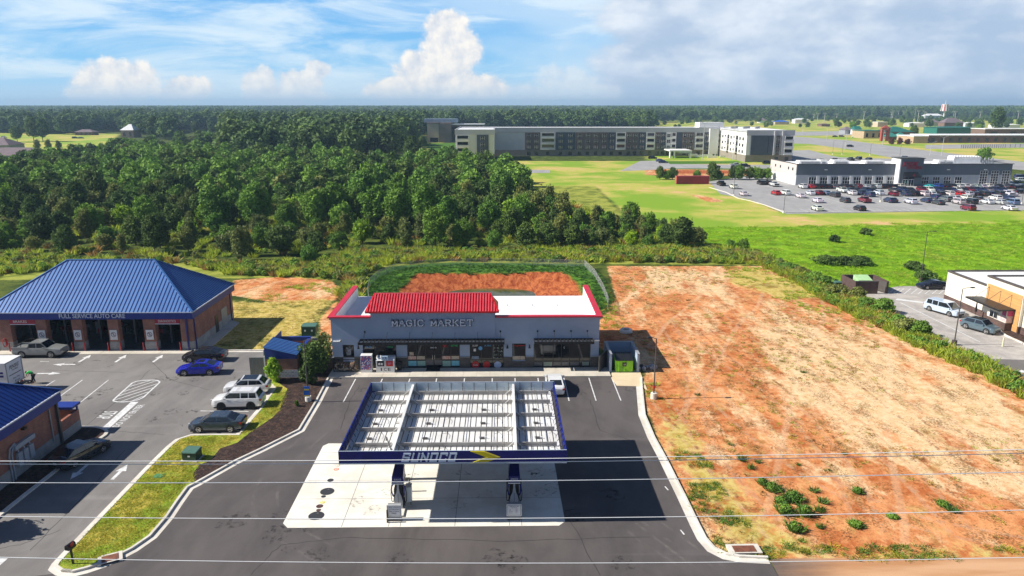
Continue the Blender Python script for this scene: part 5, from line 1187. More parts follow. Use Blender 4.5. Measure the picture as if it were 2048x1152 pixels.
# ================================================================== COFFEE SHOP
CRMW = M('cream_render', (.80, .74, .62), (.74, .68, .56), .6, .85); BRN = M('brown_cap', (.10, .085, .075), (.08, .065, .06), 2, .6)
WOOD = M('orange_cladding', (.66, .36, .13), (.54, .27, .09), 1.2, .6, stretch=(.3, .3, 6)); BSTONE = brick('brown_stone', (.17, .10, .08), (.11, .065, .055), (.07, .05, .04), .4, .1, .012)
kx = 65.2
cf = empty('coffee_shop', (kx + 9, 94, 0), 'cream rendered coffee shop with orange cladding and a dark drive-through canopy', 'shop')
def kp(name, mb, mats, parent=None): mb.v = [(x - kx - 9, y - 94, z) for x, y, z in mb.v]; return mb.build(name, mats, parent or cf)
def blockw(name, x0, x1, y0, y1, h, base=.9):
    return kp(name, MB().box(x0, x1, y0, y1, base, h).mat(1).box(x0 - .05, x1 + .05, y0 - .05, y1 + .05, 0, base).mat(2).box(x0 - .1, x0 + .25, y0 - .1, y1 + .1, h, h + .22).box(x0 + .26, x1 + .1, y1 - .2, y1 + .1, h, h + .22).box(x0 + .26, x1 + .1, y0 - .1, y0 + .2, h, h + .22).mat(3).box(x0 + .26, x1 - .05, y0 + .21, y1 - .21, h + .002, h + .02), [CRMW, BSTONE, BRN, ROOFW])
blockw('wall', kx, kx + 17, 93.6, 102.6, 4.35); blockw('wall', kx + .1, kx + 18, 72, 86.4, 4.4)
blockw('raised_wall', kx - .25, kx + 14, 86.5, 93.5, 5.75)
kp('cladding', MB().box(kx - .33, kx - .256, 86.6, 93.2, 2.9, 4.9).box(kx - .33, kx - .256, 86.6, 87.5, 0.1, 2.9), WOOD)
kp('canopy', MB().box(kx - 2.6, kx - .34, 87.3, 94.0, 2.72, 2.92), BLACK)
mb = MB()
for y in (88.4, 90.5, 92.8): mb.tube([(kx - 2.4, y, 2.93), (kx - .34, y, 4.55)], .03, 5); mb.tube([(kx - .345, y, 2.95), (kx - .345, y, 4.5)], .02, 4)
kp('canopy_rods', mb, DKST)
o = kp('service_bay', MB().box(kx - 1.2, kx - .34, 87.6, 91.2, 1.05, 2.7).mat(1).box(kx - 1.2, kx - .34, 87.6, 91.2, 0.05, 1.05).mat(0), [CRMW, BSTONE])
MAG = M('poster_magenta', (.45, .02, .14), (.6, .08, .2), 5, .5); PPK = M('poster_pale', (.75, .66, .62), (.6, .35, .35), 4, .5)
kp('poster', MB().box(kx - 1.23, kx - 1.205, 87.7, 88.4, 1.95, 2.65), MAG, o); kp('poster', MB().box(kx - 1.23, kx - 1.205, 87.7, 88.7, 1.15, 1.9), PPK, o); kp('poster', MB().box(kx - 1.1, kx - .4, 87.56, 87.595, 1.95, 2.65), MAG, o); kp('poster', MB().box(kx - 1.15, kx - .38, 87.56, 87.595, 1.1, 1.85), PPK, o)
kp('window', MB().box(kx - 1.23, kx - 1.205, 89.1, 90.7, 1.15, 1.95), GLASS, o); mbw = MB()
for y in (89.1, 89.9, 90.7): mbw.box(kx - 1.26, kx - 1.235, y - .04, y + .04, 1.1, 2.0)
kp('frame', mbw, WHT, o); kp('menu_panel', MB().box(kx - 1.23, kx - 1.205, 88.8, 91.0, 2.15, 2.6), GREY, o)
for i, (x, y) in enumerate(((kx + 4.5, 90), (kx + 7.5, 88.5), (kx + 10.5, 90.2))): kp('roof_unit', MB().box(x, x + 2, y - 1, y + 1, 5.8, 7.0).mat(1).box(x + .2, x + 1.8, y - 1.03, y - 1.0, 6.1, 6.8), [WHT, DKST])
tag(MB().cyl((0, 0, 0), (0, 0, 1.1), .09, n=10).build('bollard', M('cream_post', (.75, .68, .45)), None, loc=(*G(2005, 693)[:2], 0)), 'cream post by the drive-through window of the coffee shop', 'bollard')
mb = MB().cyl((0, 0, 1.0), (0, 0, 2.6), .16, .03, 8); mb.cyl((0, 0, 0), (0, 0, 1.2), .02); tag(mb.build('folded_parasol', BLACK, None, loc=(63.8, 93.2, 0)), 'thin dark folded parasol by the coffee shop wall', 'parasol')
# dark brick bin yard
p0 = G(1709, 588); r = empty('brick_bin_yard', (p0[0] + 2.6, p0[1] + 1.5, 0), 'dark brown brick bin yard by the coffee shop with a pale green container inside', 'enclosure')
DB = brick('dark_brick', (.15, .085, .07), (.10, .055, .05), (.08, .06, .05))
MB().box(-2.6, .9, -1.5, -1.25, 0, 1.9).mat(1).box(-2.65, .95, -1.55, -1.2, 1.903, 2.0).build('front_wall', [DB, BRN], r); MB().box(-2.6, -2.35, -1.24, 3.4, 0, 1.9).box(2.4, 2.65, -1.2, 3.4, 0, 1.9).build('side_wall', DB, r); MB().box(-2.34, 2.39, 3.15, 3.4, 0, 1.9).build('rear_wall', DB, r)
g2 = MB().box(0, 2.2, -.04, .04, .15, 1.8).build('gate', BRN, r); g2.location = (2.3, -1.3, 0); g2.rotation_euler = (0, 0, rad(105))
q = empty('waste_skip', (p0[0] + 2.4, p0[1] + 2.7, 0), 'pale green waste container inside the dark brick bin yard', 'skip')
MB().box(-1.1, 1.1, -.9, .9, .1, 1.6).build('body', M('pale_green', (.35, .6, .25)), q); MB().hexa([(-1.1, -.9, 1.61), (1.1, -.9, 1.61), (1.1, .9, 1.61), (-1.1, .9, 1.61)], [(-1.1, -.9, 1.7), (1.1, -.9, 1.7), (1.1, .9, 2.2), (-1.1, .9, 2.2)]).build('lid', M('pale_green2', (.45, .7, .35)), q)

# ================================================================== PLAZA
PX0, PX1, PY0, PY1 = 105.6, 183.5, 261.0, 287.0
SLATE_SHADE = M('slate_and_shade_render', (.155, .175, .20), (.135, .155, .18), .3, .9); CREAML = M('beige_render', (.62, .55, .50), (.56, .49, .45), .3, .9)
pz = empty('plaza_building', ((PX0 + PX1) / 2, 274, 0), 'long single storey grey fitness centre with white roof plant beyond the car park', 'building')
def zp(name, mb, mats, parent=None): mb.v = [(x - (PX0 + PX1) / 2, y - 274, z) for x, y, z in mb.v]; return mb.build(name, mats, parent or pz)
zp('front_wall', MB().box(PX0, PX1, PY0, PY0 + .4, 3.6, 7.4).mat(1).box(PX0, PX1, PY0 - .05, PY0 + .4, 0, 3.6), [SLATE_SHADE, STUCL])  # coping's cast shadow painted in: upper front wall dark, lower part paler
zp('side_wall', MB().box(PX0 - .05, PX0 + .35, PY0 + .41, PY1, 3.0, 7.4).mat(1).box(PX0 - .05, PX0 + .35, PY0 + .41, PY1, 0, 3.0), [CREAML, WHT]); zp('side_wall', MB().box(PX1 - .35, PX1, PY0 + .41, PY1, 0, 7.4), SLATE_SHADE)
zp('rear_wall', MB().box(PX0 + .36, PX1 - .36, PY1 - .4, PY1, 0, 6.4), SLATE_SHADE)
zp('flat_roof', MB().box(PX0 + .36, PX1 - .36, PY0 + .41, PY1 - .41, 6.2, 6.6), ROOFW)
zp('coping', MB().box(PX0 - .2, PX1 + .3, PY0 - .35, PY0 + .45, 7.4, 7.6).box(PX0 - .2, PX0 + .4, PY0 + .46, PY1 + .1, 7.4, 7.55).box(PX1 - .4, PX1 + .3, PY0 + .46, PY1 + .1, 7.4, 7.55), DKST)
ta, tb = GY(1799, 340, PY0 - 3).x, GY(1846, 340, PY0 - 3).x
tw = zp('entrance_tower', MB().box(ta, tb, PY0 - 3, PY0 + 3, 0, 9.6).mat(1).box(ta - .02, ta + .4, PY0 - 3.02, PY0 + 3.0, 0, 9.55).mat(2).box(ta - .3, tb + .3, PY0 - 3.3, PY0 + 3.2, 9.6, 9.85), [SLATE_SHADE, WHT, DKST])
mb = MB(); mb.add(fit(text('XTREME', 1, bold=.012, shear=.25, extr=.1), 5.6, 1.5), onto((ta + 3.6, PY0 - 3.15, 7.7))); mb.add(fit(text('FITNESS', 1, bold=.012, shear=.25, extr=.1), 5.6, .75), onto((ta + 5.2, PY0 - 3.15, 6.3))); mb.bar((ta + .8, PY0 - 3.15, 7.0), (tb - .6, PY0 - 3.15, 6.75), .1, .14)
zp('sign_lettering', mb, M('sign_crimson', (.36, .02, .05), (.30, .015, .04), 1, .5), tw)
zp('awning', MB().hexa([(ta + 1.6, PY0 - 4.6, 3.1), (tb - 1.2, PY0 - 4.6, 3.1), (tb - 1.2, PY0 - 3.05, 3.1), (ta + 1.6, PY0 - 3.05, 3.1)], [(ta + 1.6, PY0 - 4.6, 3.3), (tb - 1.2, PY0 - 4.6, 3.3), (tb - 1.8, PY0 - 3.05, 4.9), (ta + 1.6, PY0 - 3.05, 4.9)]), BLACK, tw)
mb = MB(); mb.add(fit(text('G', 1, bold=.015), .8, .8), onto((ta + 4.6, PY0 - 4.5, 3.9))); zp('emblem', mb, REDP, tw)
for (a, b) in ((1.6, 3.4), (3.7, 5.6)):
    o = zp('door', MB().box(ta + a, ta + b, PY0 - 3.06, PY0 - 3.01, .05, 2.9), GLASS, tw); zp('frame', MB().box(ta + a, ta + b, PY0 - 3.1, PY0 - 3.065, 2.2, 2.35).box(ta + (a + b) / 2 - .07, ta + (a + b) / 2 + .07, PY0 - 3.1, PY0 - 3.065, .05, 2.2).box(ta + a, ta + a + .1, PY0 - 3.1, PY0 - 3.065, .05, 2.2).box(ta + b - .1, ta + b, PY0 - 3.1, PY0 - 3.065, .05, 2.2), WHT, o)
def zwin(px0, px1, h0, h1, nv, nh):
    a, b = GY(px0, 366, PY0).x, GY(px1, 366, PY0).x
    o = zp('window', MB().box(a, b, PY0 - .10, PY0 - .055, h0, h1), GLASS); mb = MB()
    for i in range(nv + 1): x = a + (b - a) * i / nv; mb.box(x - .07, x + .07, PY0 - .16, PY0 - .105, h0, h1)
    for i in range(nh + 1): z = h0 + (h1 - h0) * i / nh; mb.box(a, b, PY0 - .155, PY0 - .11, z - .06, z + .06)
    zp('frame', mb, WHT, o)
for i in range(8): zwin(1616.5 + i * 22.4, 1616.5 + i * 22.4 + 15, .3, 2.9, 3, 2)
for i in range(5): zwin(1842 + i * 22, 1842 + i * 22 + 14, .3, 2.9, 3, 2) if i < 4 else None
for i in range(3): zwin(1957 + i * 22, 1957 + i * 22 + 15, .3, 5.0, 3, 5)
for i in range(9): a = GY(1634.5 + i * 22.3, 366, PY0).x; zp('pier', MB().box(a - .6, a + .5, PY0 - .3, PY0 - .06, 0, 3.3), WHT)
for px_ in (1652, 1740, 1897, 1971): a = GY(px_, 337, PY0).x; zp('wall_lamp', MB().box(a - .5, a + .5, PY0 - .35, PY0 - .01, 5.35, 5.6), WHT)
for y in (264, 268, 276, 281):
    zp('side_window', MB().box(PX0 - .12, PX0 - .06, y, y + 1.0, 5.0, 6.0), GLASS)
for (px_, w_, h_) in ((1600, 9, 1.7), (1641, 3.5, 1.9), (1668, 6.5, 1.9), (1723, 8, 1.7), (1786, 8, 1.7), (1868, 4, 1.8), (1880, 4.5, 1.8)):
    a = GY(px_ - (8 if px_ < 1700 else 0), 327, 268).x; o = zp('roof_unit', MB().hexa([(a, 266, 6.6), (a + w_, 266, 6.6), (a + w_, 270, 6.6), (a, 270, 6.6)], [(a + .8, 266.6, 6.6 + h_), (a + w_ - .4, 266.6, 6.6 + h_), (a + w_ - .4, 270, 6.6 + h_), (a + .8, 270, 6.6 + h_)]).mat(1).box(a + 1.2, a + w_ - 1, 266.2, 266.5, 7.0, 7.9), [WHT, GREY])
a = GY(1900, 327, 272).x; mb = MB().box(a, a + 10, 270, 274, 6.6, 9.3)
for i in range(10): mb.mat(0).cyl((a + .5 + i, 269.9, 9.2), (a + .5 + i, 274.1, 9.2), .45, n=8)
mb.mat(1)
for k in range(4): mb.tube([(a + 10.5 + k * 1.4, 271, 6.6), (a + 10.9 + k * 1.4, 271, 9.0), (a + 11.4 + k * 1.4, 271, 6.8)], .22, 6)
zp('roof_plant', mb, [WHT, GREY])

# ================================================================== APARTMENTS
AW = M('apartment_white', (.78, .77, .75), (.70, .69, .67), .2, .8); AG = M('apartment_slate', (.075, .09, .12), (.06, .075, .10), .2, .8); AB = M('apartment_brown', (.17, .13, .115), (.14, .11, .10), .3, .9); AT = M('apartment_tan', (.30, .26, .215), (.26, .22, .18), .4, .9); AGB = M('apartment_grey', (.50, .50, .52), (.45, .45, .47), .2, .8)
ap = empty('apartment_block', (60, 410, 0), 'four storey white, slate and brown apartment block with balconies', 'apartment block')
def ab(name, mb, mats, parent=None): mb.v = [(x - 60, y - 410, z) for x, y, z in mb.v]; return mb.build(name, mats, parent or ap)
def wing(x0, x1, y0, y1, h):
    ab('wing_wall', MB().box(x0, x1, y0, y1, 3.4, h).mat(1).box(x0 - .1, x1 + .1, y0 - .1, y1 + .1, 0, 3.4), [AW, AT]); ab('roof', MB().box(x0 + .5, x1 - .5, y0 + .5, y1 - .5, h + .002, h + .15).mat(1).box(x0 - .4, x1 + .4, y0 - .5, y0 - .1, h - 2.2, h + .4).box(x0 - .4, x0 + .0, y0 - .09, y1, h - .5, h + .4), [ROOFW, AGB])
wing(-24, -4, 382, 414, 15.4); wing(-24, 123, 416, 436, 15.4); wing(123, 146.5, 370, 436, 15.4)
def facade(y, segs, h=13.1):
    """segs: (x0, x1, material, windows per floor, balcony?)"""
    for (a, b, m_, nw, bal) in segs:
        o = ab('facade_panel', MB().box(a, b, y - .7, y - .12, 3.5, h), m_)
        g = MB(); f = MB(); bl_ = MB()
        for fl in range(4):
            z = .6 + fl * 3.35 if fl == 0 else 4.1 + (fl - 1) * 3.2
            for i in range(nw):
                c = a + (b - a) * (i + .5) / nw; hw = min(.95, (b - a) / nw * .36)
                if fl == 0: g.box(c - hw, c + hw, y - .2, y - .101, z, z + 1.9); continue
                if bal: g.box(c - (b - a) * .42, c + (b - a) * .42, y - .74, y - .705, z - .3, z + 2.2); bl_.box(a + .1, b - .1, y - 2.0, y - .72, z - .45, z - .25).box(a + .1, b - .1, y - 2.0, y - 1.9, z + .55, z + .7).box(a + .1, b - .1, y - 1.97, y - 1.93, z - .2, z + .5).box(a + .1, a + .3, y - 2.0, y - 1.8, z - .24, z + 2.6).box(b - .3, b - .1, y - 2.0, y - 1.8, z - .24, z + 2.6)
                else: g.box(c - hw, c + hw, y - .74, y - .705, z, z + 1.7); f.box(c - .05, c + .05, y - .78, y - .745, z, z + 1.7).box(c - hw, c + hw, y - .78, y - .745, z + .85, z + .93).box(c - hw - .1, c - hw, y - .78, y - .72, z - .08, z + 1.78).box(c + hw, c + hw + .1, y - .78, y - .72, z - .08, z + 1.78)
        if g.v: q = ab('windows', g, GLASS, o)
        if f.v: ab('frame', f, AW, o)
        if bl_.v: ab('balconies', bl_, AW, o)
X_ = lambda px: GY(px, 300, 416).x
facade(416, [(X_(1309), X_(1320), AB, 1, 0), (X_(1320.5), X_(1330), AG, 1, 0), (X_(1331), X_(1340), AW, 1, 0), (X_(1340.5), X_(1350), AW, 1, 1), (X_(1351), X_(1362), AG, 0, 0), (X_(1362.5), X_(1386), AB, 2, 0), (X_(1388), X_(1405), AGB, 1, 1), (X_(1406), X_(1419), AG, 1, 0),
              (X_(1200), X_(1215), AB, 1, 0), (X_(1216), X_(1230), AG, 1, 0), (X_(1231), X_(1250), AW, 1, 1), (X_(1251), X_(1275), AB, 2, 0), (X_(1276), X_(1290), AG, 1, 0), (X_(1291), X_(1308), AW, 1, 1), (X_(1050), X_(1080), AB, 2, 0), (X_(1081), X_(1110), AW, 1, 1), (X_(1111), X_(1150), AG, 2, 0), (X_(1151), X_(1199), AB, 3, 0)])
X2 = lambda px: GY(px, 300, 370).x
facade(370, [(X2(1500), X2(1534), AG, 0, 0), (X2(1535), X2(1544), AG, 0, 0), (X2(1549), X2(1558), AB, 1, 0), (X2(1565), X2(1584), AW, 1, 1)])
for q_ in (1545, 1561): ab('pilaster', MB().box(X2(q_), X2(q_ + 3.5), 368.9, 369.85, 3.4, 15.4), AGB)
X3 = lambda px: GY(px, 300, 382).x
facade(382, [(-23.6, -17, AW, 1, 1), (-13, -7, AG, 1, 0)])
g = MB(); bl_ = MB()
for fl in range(3):
    z = 4.1 + fl * 3.2
    for y in range(374, 414, 5):
        if (y // 5) % 3 == 1: bl_.box(121.6, 122.98, y, y + 3.4, z - .4, z - .2).box(121.6, 121.75, y, y + 3.4, z - .2, z + .8); g.box(122.88, 122.95, y, y + 3, z, z + 2)
        else: g.box(122.9, 122.96, y + .6, y + 2.6, z, z + 1.5)
ab('windows', g, GLASS); ab('balconies', bl_, AW)
g = MB()
for fl in range(3):
    for c in (X_(1424), X_(1434)): g.box(c - 1.5, c + 1.5, 415.8, 415.98, 4.4 + fl * 3.2, 5.6 + fl * 3.2)
ab('windows', g, GLASS)
for c in (X_(1446), 119.0): ab('stair_bay', MB().box(c - 2.5, c + 2.5, 413.5, 415.9, 0, 15.2), AW)
ab('entrance_canopy', MB().box(X_(1325), X_(1368), 398, 412, 3.6, 4.2).mat(1).box(X_(1344), X_(1368), 398.1, 411, 2.6, 3.59).mat(0).box(X_(1326), X_(1328), 398, 400, 0, 3.59).box(X_(1334), X_(1336), 398, 400, 0, 3.59).box(X_(1364), X_(1367), 398, 400, 0, 2.59), [AW, AGB])
ab('stair_tower', MB().box(112, 126, 420, 430, 15.5, 18.4), AW)
for i in range(8): ab('roof_unit', MB().box(124 + i * 2.2, 125.2 + i * 2.2, 400 + (i % 3) * 3, 401.5 + (i % 3) * 3, 15.6, 16.7), GREY)
tag(MB().box(-1.6, 1.6, 0, .6, .05, .6).mat(1).box(-1.3, -.3, -.02, .3, .5, 1.4).box(.4, 1.2, -.02, .3, .5, 1.3).build('planter', [WHT, GREENB], None, loc=(*G(1430, 313)[:2], 0)), 'white planter in front of the apartment courtyard', 'planter')
mb = MB()
for (a, b) in ((1377, 312), (1390, 314), (1405, 313), (1415, 316), (1440, 315)):
    p = G(a, b); mb.box(p[0], p[0] + 5, p[1], p[1] + .5, 0, 1.2)
tag(mb.build('courtyard_wall', WHT), 'low white walls of the apartment courtyard', 'wall')

# ================================================================== FURTHER BUILDINGS
def house(name, px0, px1, py, d, h, wall, roofm, label, cat='building', rise=0, gable=False, wins=0, band=None, grp=None):
    a = G(px0, py); b = G(px1, py); x0, x1, y = a[0], b[0], a[1]; r = empty(name, ((x0 + x1) / 2, y + d / 2, 0), label, cat, grp); w_ = (x1 - x0) / 2; e = d / 2
    mb = MB().box(-w_, w_, -e, e, 0, h); mb.build('wall', wall, r)
    if rise:
        ins = min(e, w_ * .8) if not gable else 0
        MB().face([(-w_ - .6, -e - .6, h), (w_ + .6, -e - .6, h), (w_ - ins, 0, h + rise), (-w_ + ins, 0, h + rise)]).face([(w_ + .6, e + .6, h), (-w_ - .6, e + .6, h), (-w_ + ins, 0, h + rise), (w_ - ins, 0, h + rise)]).face([(w_ + .6, -e - .6, h), (w_ + .6, e + .6, h), (w_ - ins, 0, h + rise)]).face([(-w_ - .6, e + .6, h), (-w_ - .6, -e - .6, h), (-w_ + ins, 0, h + rise)]).build('roof', roofm, r)
    else: MB().box(-w_ - .3, w_ + .3, -e - .3, e + .3, h + .002, h + .5).build('roof', roofm, r)
    if wins:
        g = MB()
        for i in range(wins):
            c = -w_ + 2 * w_ * (i + .5) / wins; g.box(c - w_ / wins * .35, c + w_ / wins * .35, -e - .08, -e - .01, h * .2, h * .7)
        g.build('windows', GLASS, r)
    return r
TANB = M('tan_brick', (.50, .36, .24), (.44, .31, .20), .5, .9); BRB = M('brown_brick', (.20, .125, .095), (.17, .105, .08), .5, .9); GRNR = M('green_roof', (.02, .16, .12), (.015, .13, .10), .3, .5); PURP = M('mauve_shingle', (.20, .15, .16), (.16, .12, .13), .6, .9); TANP = M('tan_panel', (.56, .45, .34), (.50, .40, .30), .3, .9)
r = house('clinic_building', 855, 878, 285, 20, 14.4, [TANP], BRB, 'tall tan and brown block at the wood edge with pale blue roof plant', 'building')
w_ = (G(878, 285)[0] - G(855, 285)[0]) / 2
MB().box(w_ + .02, w_ + 9.5, -9.6, 10, 0, 14.6).mat(1).box(w_ + 9.52, w_ + 34, -6, 10, 0, 13).mat(2).box(w_ + 10, w_ + 14, -6.1, -6.01, 1, 11.5).build('brown_wing', [M('taupe', (.30, .23, .20), (.26, .20, .17), .3, .9), BRB, GLASS], r)
MB().box(w_ - 12, w_ + 14, -4, 8, 14.95, 17.6).build('roof_plant', M('plant_blue', (.32, .42, .52), (.26, .35, .44), .3, .5), r); MB().box(w_ + 9, w_ + 35, -6.4, 10.4, 13.0, 13.7).build('roof_edge', WHT, r); MB().box(-w_ + 2, w_ - .5, -10.1, -10.0, .2, 3.6).build('windows', GLASS, r)
p = G(832, 331); r = empty('storage_container', (p[0] + 3, p[1] + 2, 0), 'pale blue box with a white roof at the edge of the wood', 'container')
MB().box(-3, 2.2, -1.5, 2, .3, 4.4).mat(1).box(2.21, 4.6, -1.5, 2, .3, 4.4).build('body', [M('pale_blue_panel', (.50, .62, .75), (.44, .56, .68), .5, .6), AB], r); MB().box(-3.3, 4.7, -1.8, 2.2, 4.41, 4.6).build('roof', WHT, r)
for s in (-1.4, .6): MB().box(s - .7, s + .7, -1.56, -1.51, .5, 4.0).build('door', M('pale_blue_panel', (.5, .62, .75)), r)
pa, pb = G(1353, 368.5), G(1418, 368.5); r = empty('shipping_container', ((pa[0] + pb[0]) / 2, pa[1] + 1.3, 0), 'long dull red corrugated shipping container on the mown grass', 'container')
w_ = (pb[0] - pa[0]) / 2; CR = M('container_red', (.38, .045, .055), (.30, .035, .045), .5, .6); mb = MB().box(-w_, w_, -1.2, 1.2, .1, 2.9)
for i in range(30): x = -w_ + 2 * w_ * (i + .5) / 30; mb.box(x - .1, x + .1, -1.3, -1.2, .25, 2.75)
mb.build('body', CR, r); MB().box(-w_ - .06, -w_ - .01, -1.15, 1.15, .15, 2.8).build('door', M('container_rust', (.5, .12, .08)), r)
house('long_school', 1856, 2110, 286, 26, 5.4, [BRB], ROOFW, 'long low brown brick school building with a white roof edge', 'school', wins=14)
house('school_lit_end', 1826, 1855, 286.5, 24, 4.9, [TANB], ROOFW, 'paler sunlit left end of the long brown school', 'school')  # school's sunlit left face painted as a block of paler brick
house('rear_school_block', 1968, 2120, 274.5, 20, 7.0, [BRB], ROOFW, 'raised brown brick block behind the long school', 'school', wins=4)
house('green_roof_hall', 1873, 1952, 268, 24, 6.2, [GRNR], GRNR, 'wide dark green roofed hall behind the school', 'school', rise=1)
house('brick_gym', 1727, 1765, 277, 22, 6.2, [TANB], GRNR, 'tan and brown brick hall with a green roof left of the red gateway', 'school', wins=3)
house('green_gabled_school', 1779, 1826, 277.5, 26, 5.8, [BRB], GRNR, 'brown school with a green metal roof and gabled porches', 'school', rise=4)
for a in (1776, 1795): house('gabled_porch', a, a + 18, 279.5, 8, 2.6, [BRB], M('green_roof_pale', (.05, .26, .20), (.04, .22, .17), .3, .5), ('left' if a < 1790 else 'right') + ' green gabled porch of the school beside the red gateway', 'porch', rise=3.2, grp='green school porches')
house('white_cottage', 1710, 1722, 269, 10, 5, [WHT], GRNR, 'small white gabled house left of the brick halls', 'house', rise=3, gable=True)
for i, (a, b, y, w1, rf, lb, rise, h) in enumerate((
    (1590, 1617, 247, WHT, ROOFW, 'white flat house below the left floodlights', 2, 6), (1550, 1578, 249, TANP, BLUB, 'low tan building with a blue roof beyond the apartments', 2, 4), (1520, 1534, 246, WHT, PURP, 'small white house with a grey roof beyond the apartments', 4, 4),
    (1818, 1850, 254, WHT, ROOFW, 'long white shed beyond the school', 1, 5), (1855, 1880, 252, TANP, PURP, 'tan house with a mauve roof beyond the school', 4, 5), (1888, 1926, 255, BRB, PURP, 'brown house with a broad mauve roof', 6, 6), (1850, 1885, 237, WHT, ROOFW, 'white house set in the far wood', 4, 6),
    (1643, 1660, 253, BRB, BRB, 'low brown shed on the sports field', 1, 3), (1930, 1970, 254, PALEB, ROOFW, 'pale blue building beyond the school', 1, 5), (1690, 1706, 268, GREY, PURP, 'small grey house with a dark roof', 3, 4), (1755, 1775, 254, TANP, ROOFW, 'cream block beyond the halls', 0, 6), (1990, 2040, 256, WHT, ROOFW, 'white shed at the far right', 1, 4))):
    house('distant_building', a, b, y, 14, h, [w1], rf, lb, 'building', rise=rise)
house('mauve_roof_shed', -60, 84, 336, 16, 5.6, [WHT], PURP, 'long low building with a mauve roof at the left edge of the wood', 'building', rise=3.2, wins=0)
house('grey_house', -40, 20, 312, 14, 6.0, [GREY], PURP, 'grey house with a steep roof at the far left', 'house', rise=4, wins=3)
house('white_farmhouse', 243, 268, 275.5, 14, 6.5, [M('pinkish_brick', (.55, .36, .30), (.48, .31, .26), .4, .9)], WHT, 'pink brick farmhouse with a white roof at the edge of the far wood', 'house', rise=5, wins=2)
house('long_bungalow', 150, 186, 270.5, 10, 3, [BRB], PURP, 'low dark bungalow on the far left lawn', 'house', rise=2.4, wins=4)
house('white_wood_house', 520, 534, 256, 10, 8, [WHT], WHT, 'white house glimpsed among the far trees', 'house', rise=4)
# red brick gateway, water tower, floodlights, street lights
p = G(1768, 282); r = empty('brick_gateway', (p[0], p[1], 0), 'tall red brick gateway tower by the school road', 'tower')
RB = M('gateway_brick', (.42, .09, .06), (.34, .07, .05), .4, .8)
for s in (-1, 1): MB().box(s * 2.4 - .9, s * 2.4 + .9, -1.2, 1.2, 0, 8).build('leg', RB, r)
MB().box(-3.4, 3.4, -1.3, 1.3, 8.01, 10.2).hexa([(-3.6, -1.4, 10.21), (3.6, -1.4, 10.21), (3.6, 1.4, 10.21), (-3.6, 1.4, 10.21)], [(-.3, -.3, 12.2), (.3, -.3, 12.2), (.3, .3, 12.2), (-.3, .3, 12.2)]).build('lintel', RB, r)
p = G(1889, 235); Yt = 1500; q = GY(1889, 222, Yt); r = empty('water_tower', (q.x, Yt, 0), 'red and white striped water tower rising above the far wood', 'water tower')
zb, zt = GY(1889, 222, Yt).z, GY(1889, 209, Yt).z; rr_ = (GY(1897, 215, Yt).x - GY(1882, 215, Yt).x) / 2
mb = MB(); n = 16
for i in range(n):
    a0, a1 = 2 * math.pi * i / n, 2 * math.pi * (i + 1) / n; mb.mat(i % 2).face([(rr_ * math.cos(a0), rr_ * math.sin(a0), zb), (rr_ * math.cos(a1), rr_ * math.sin(a1), zb), (rr_ * .8 * math.cos(a1), rr_ * .8 * math.sin(a1), zt), (rr_ * .8 * math.cos(a0), rr_ * .8 * math.sin(a0), zt)])
mb.build('tank', [M('tower_red', (.50, .12, .10)), WHT], r); MB().cyl((0, 0, 0), (0, 0, zb), 1.6, n=8).cyl((0, 0, zt), (0, 0, zt + 9), .5, n=5).build('stem', WHT, r); MB().cyl((0, 0, zt), (0, 0, zt + .6), rr_ * .8, n=16).build('roof', WHT, r)
names = []
FL = [(33, 157, 212), (103, 157, 212), (128, 160, 215), (205, 168, 232), (240, 160, 227), (300, 158, 236), (405, 165, 236), (640, 143, 250), (880, 148, 237), (895, 137, 200), (945, 137, 192), (985, 137, 207), (1090, 125, 182), (1115, 135, 245), (1170, 143, 236), (1178, 150, 236), (1427, 143, 222), (1440, 143, 232), (1655, 145, 246), (1990, 140, 232)]
ords = ['first', 'second', 'third', 'fourth', 'fifth', 'sixth', 'seventh', 'eighth', 'ninth', 'tenth', 'eleventh', 'twelfth', 'thirteenth', 'fourteenth', 'fifteenth', 'sixteenth', 'seventeenth', 'eighteenth', 'nineteenth', 'twentieth'] + ['%dth' % i for i in range(21, 99)]
LP = M('light_pole', (.55, .54, .52), (.5, .49, .47), 1, .5)
for i, (x, t_, b_) in enumerate(sorted(FL)):
    px_ = 1580 + x / 4.376; yb = 190 + b_ / 4.376; yt = 190 + t_ / 4.376
    g = G(px_, max(yb, 238)); top = GY(px_, yt, g.y); r = empty('floodlight_mast', (g.x, g.y, 0), '%s tall pale floodlight mast from the left beyond the sports fields' % ords[i], 'floodlight mast', 'floodlight masts round the sports fields')
    MB().cyl((0, 0, 0), (0, 0, top.z), .42, .3, 6).build('pole', LP, r); mb = MB()
    for k in range(2): mb.box(-2.6, 2.6, -.2, .2, top.z - 1.4 * k - .3, top.z - 1.4 * k + .5)
    mb.build('lamp_bank', LP, r)
for i, (x, b_, t_) in enumerate(((1465, 320, 242), (1405, 320, 243), (1653, 282, 252), (1883, 311, 272), (1690, 300, 258), (1765, 290, 258), (1605, 268, 247), (1860, 311, 283))):
    g = G(x, b_); top = GY(x, t_, g.y); r = empty('street_light', (g.x, g.y, 0), 'pale twin armed street light, %s from the left beyond the plaza' % ords[[1405, 1465, 1605, 1653, 1690, 1765, 1860, 1883].index(x)], 'street light', 'pale street lights along the highway')
    MB().cyl((0, 0, 0), (0, 0, top.z - 1), .16, .10, 6).build('pole', LP, r)
    MB().tube([(-3, 0, top.z + .3), (0, 0, top.z - 1), (3, 0, top.z + .3)], .1, 4).build('arms', LP, r)
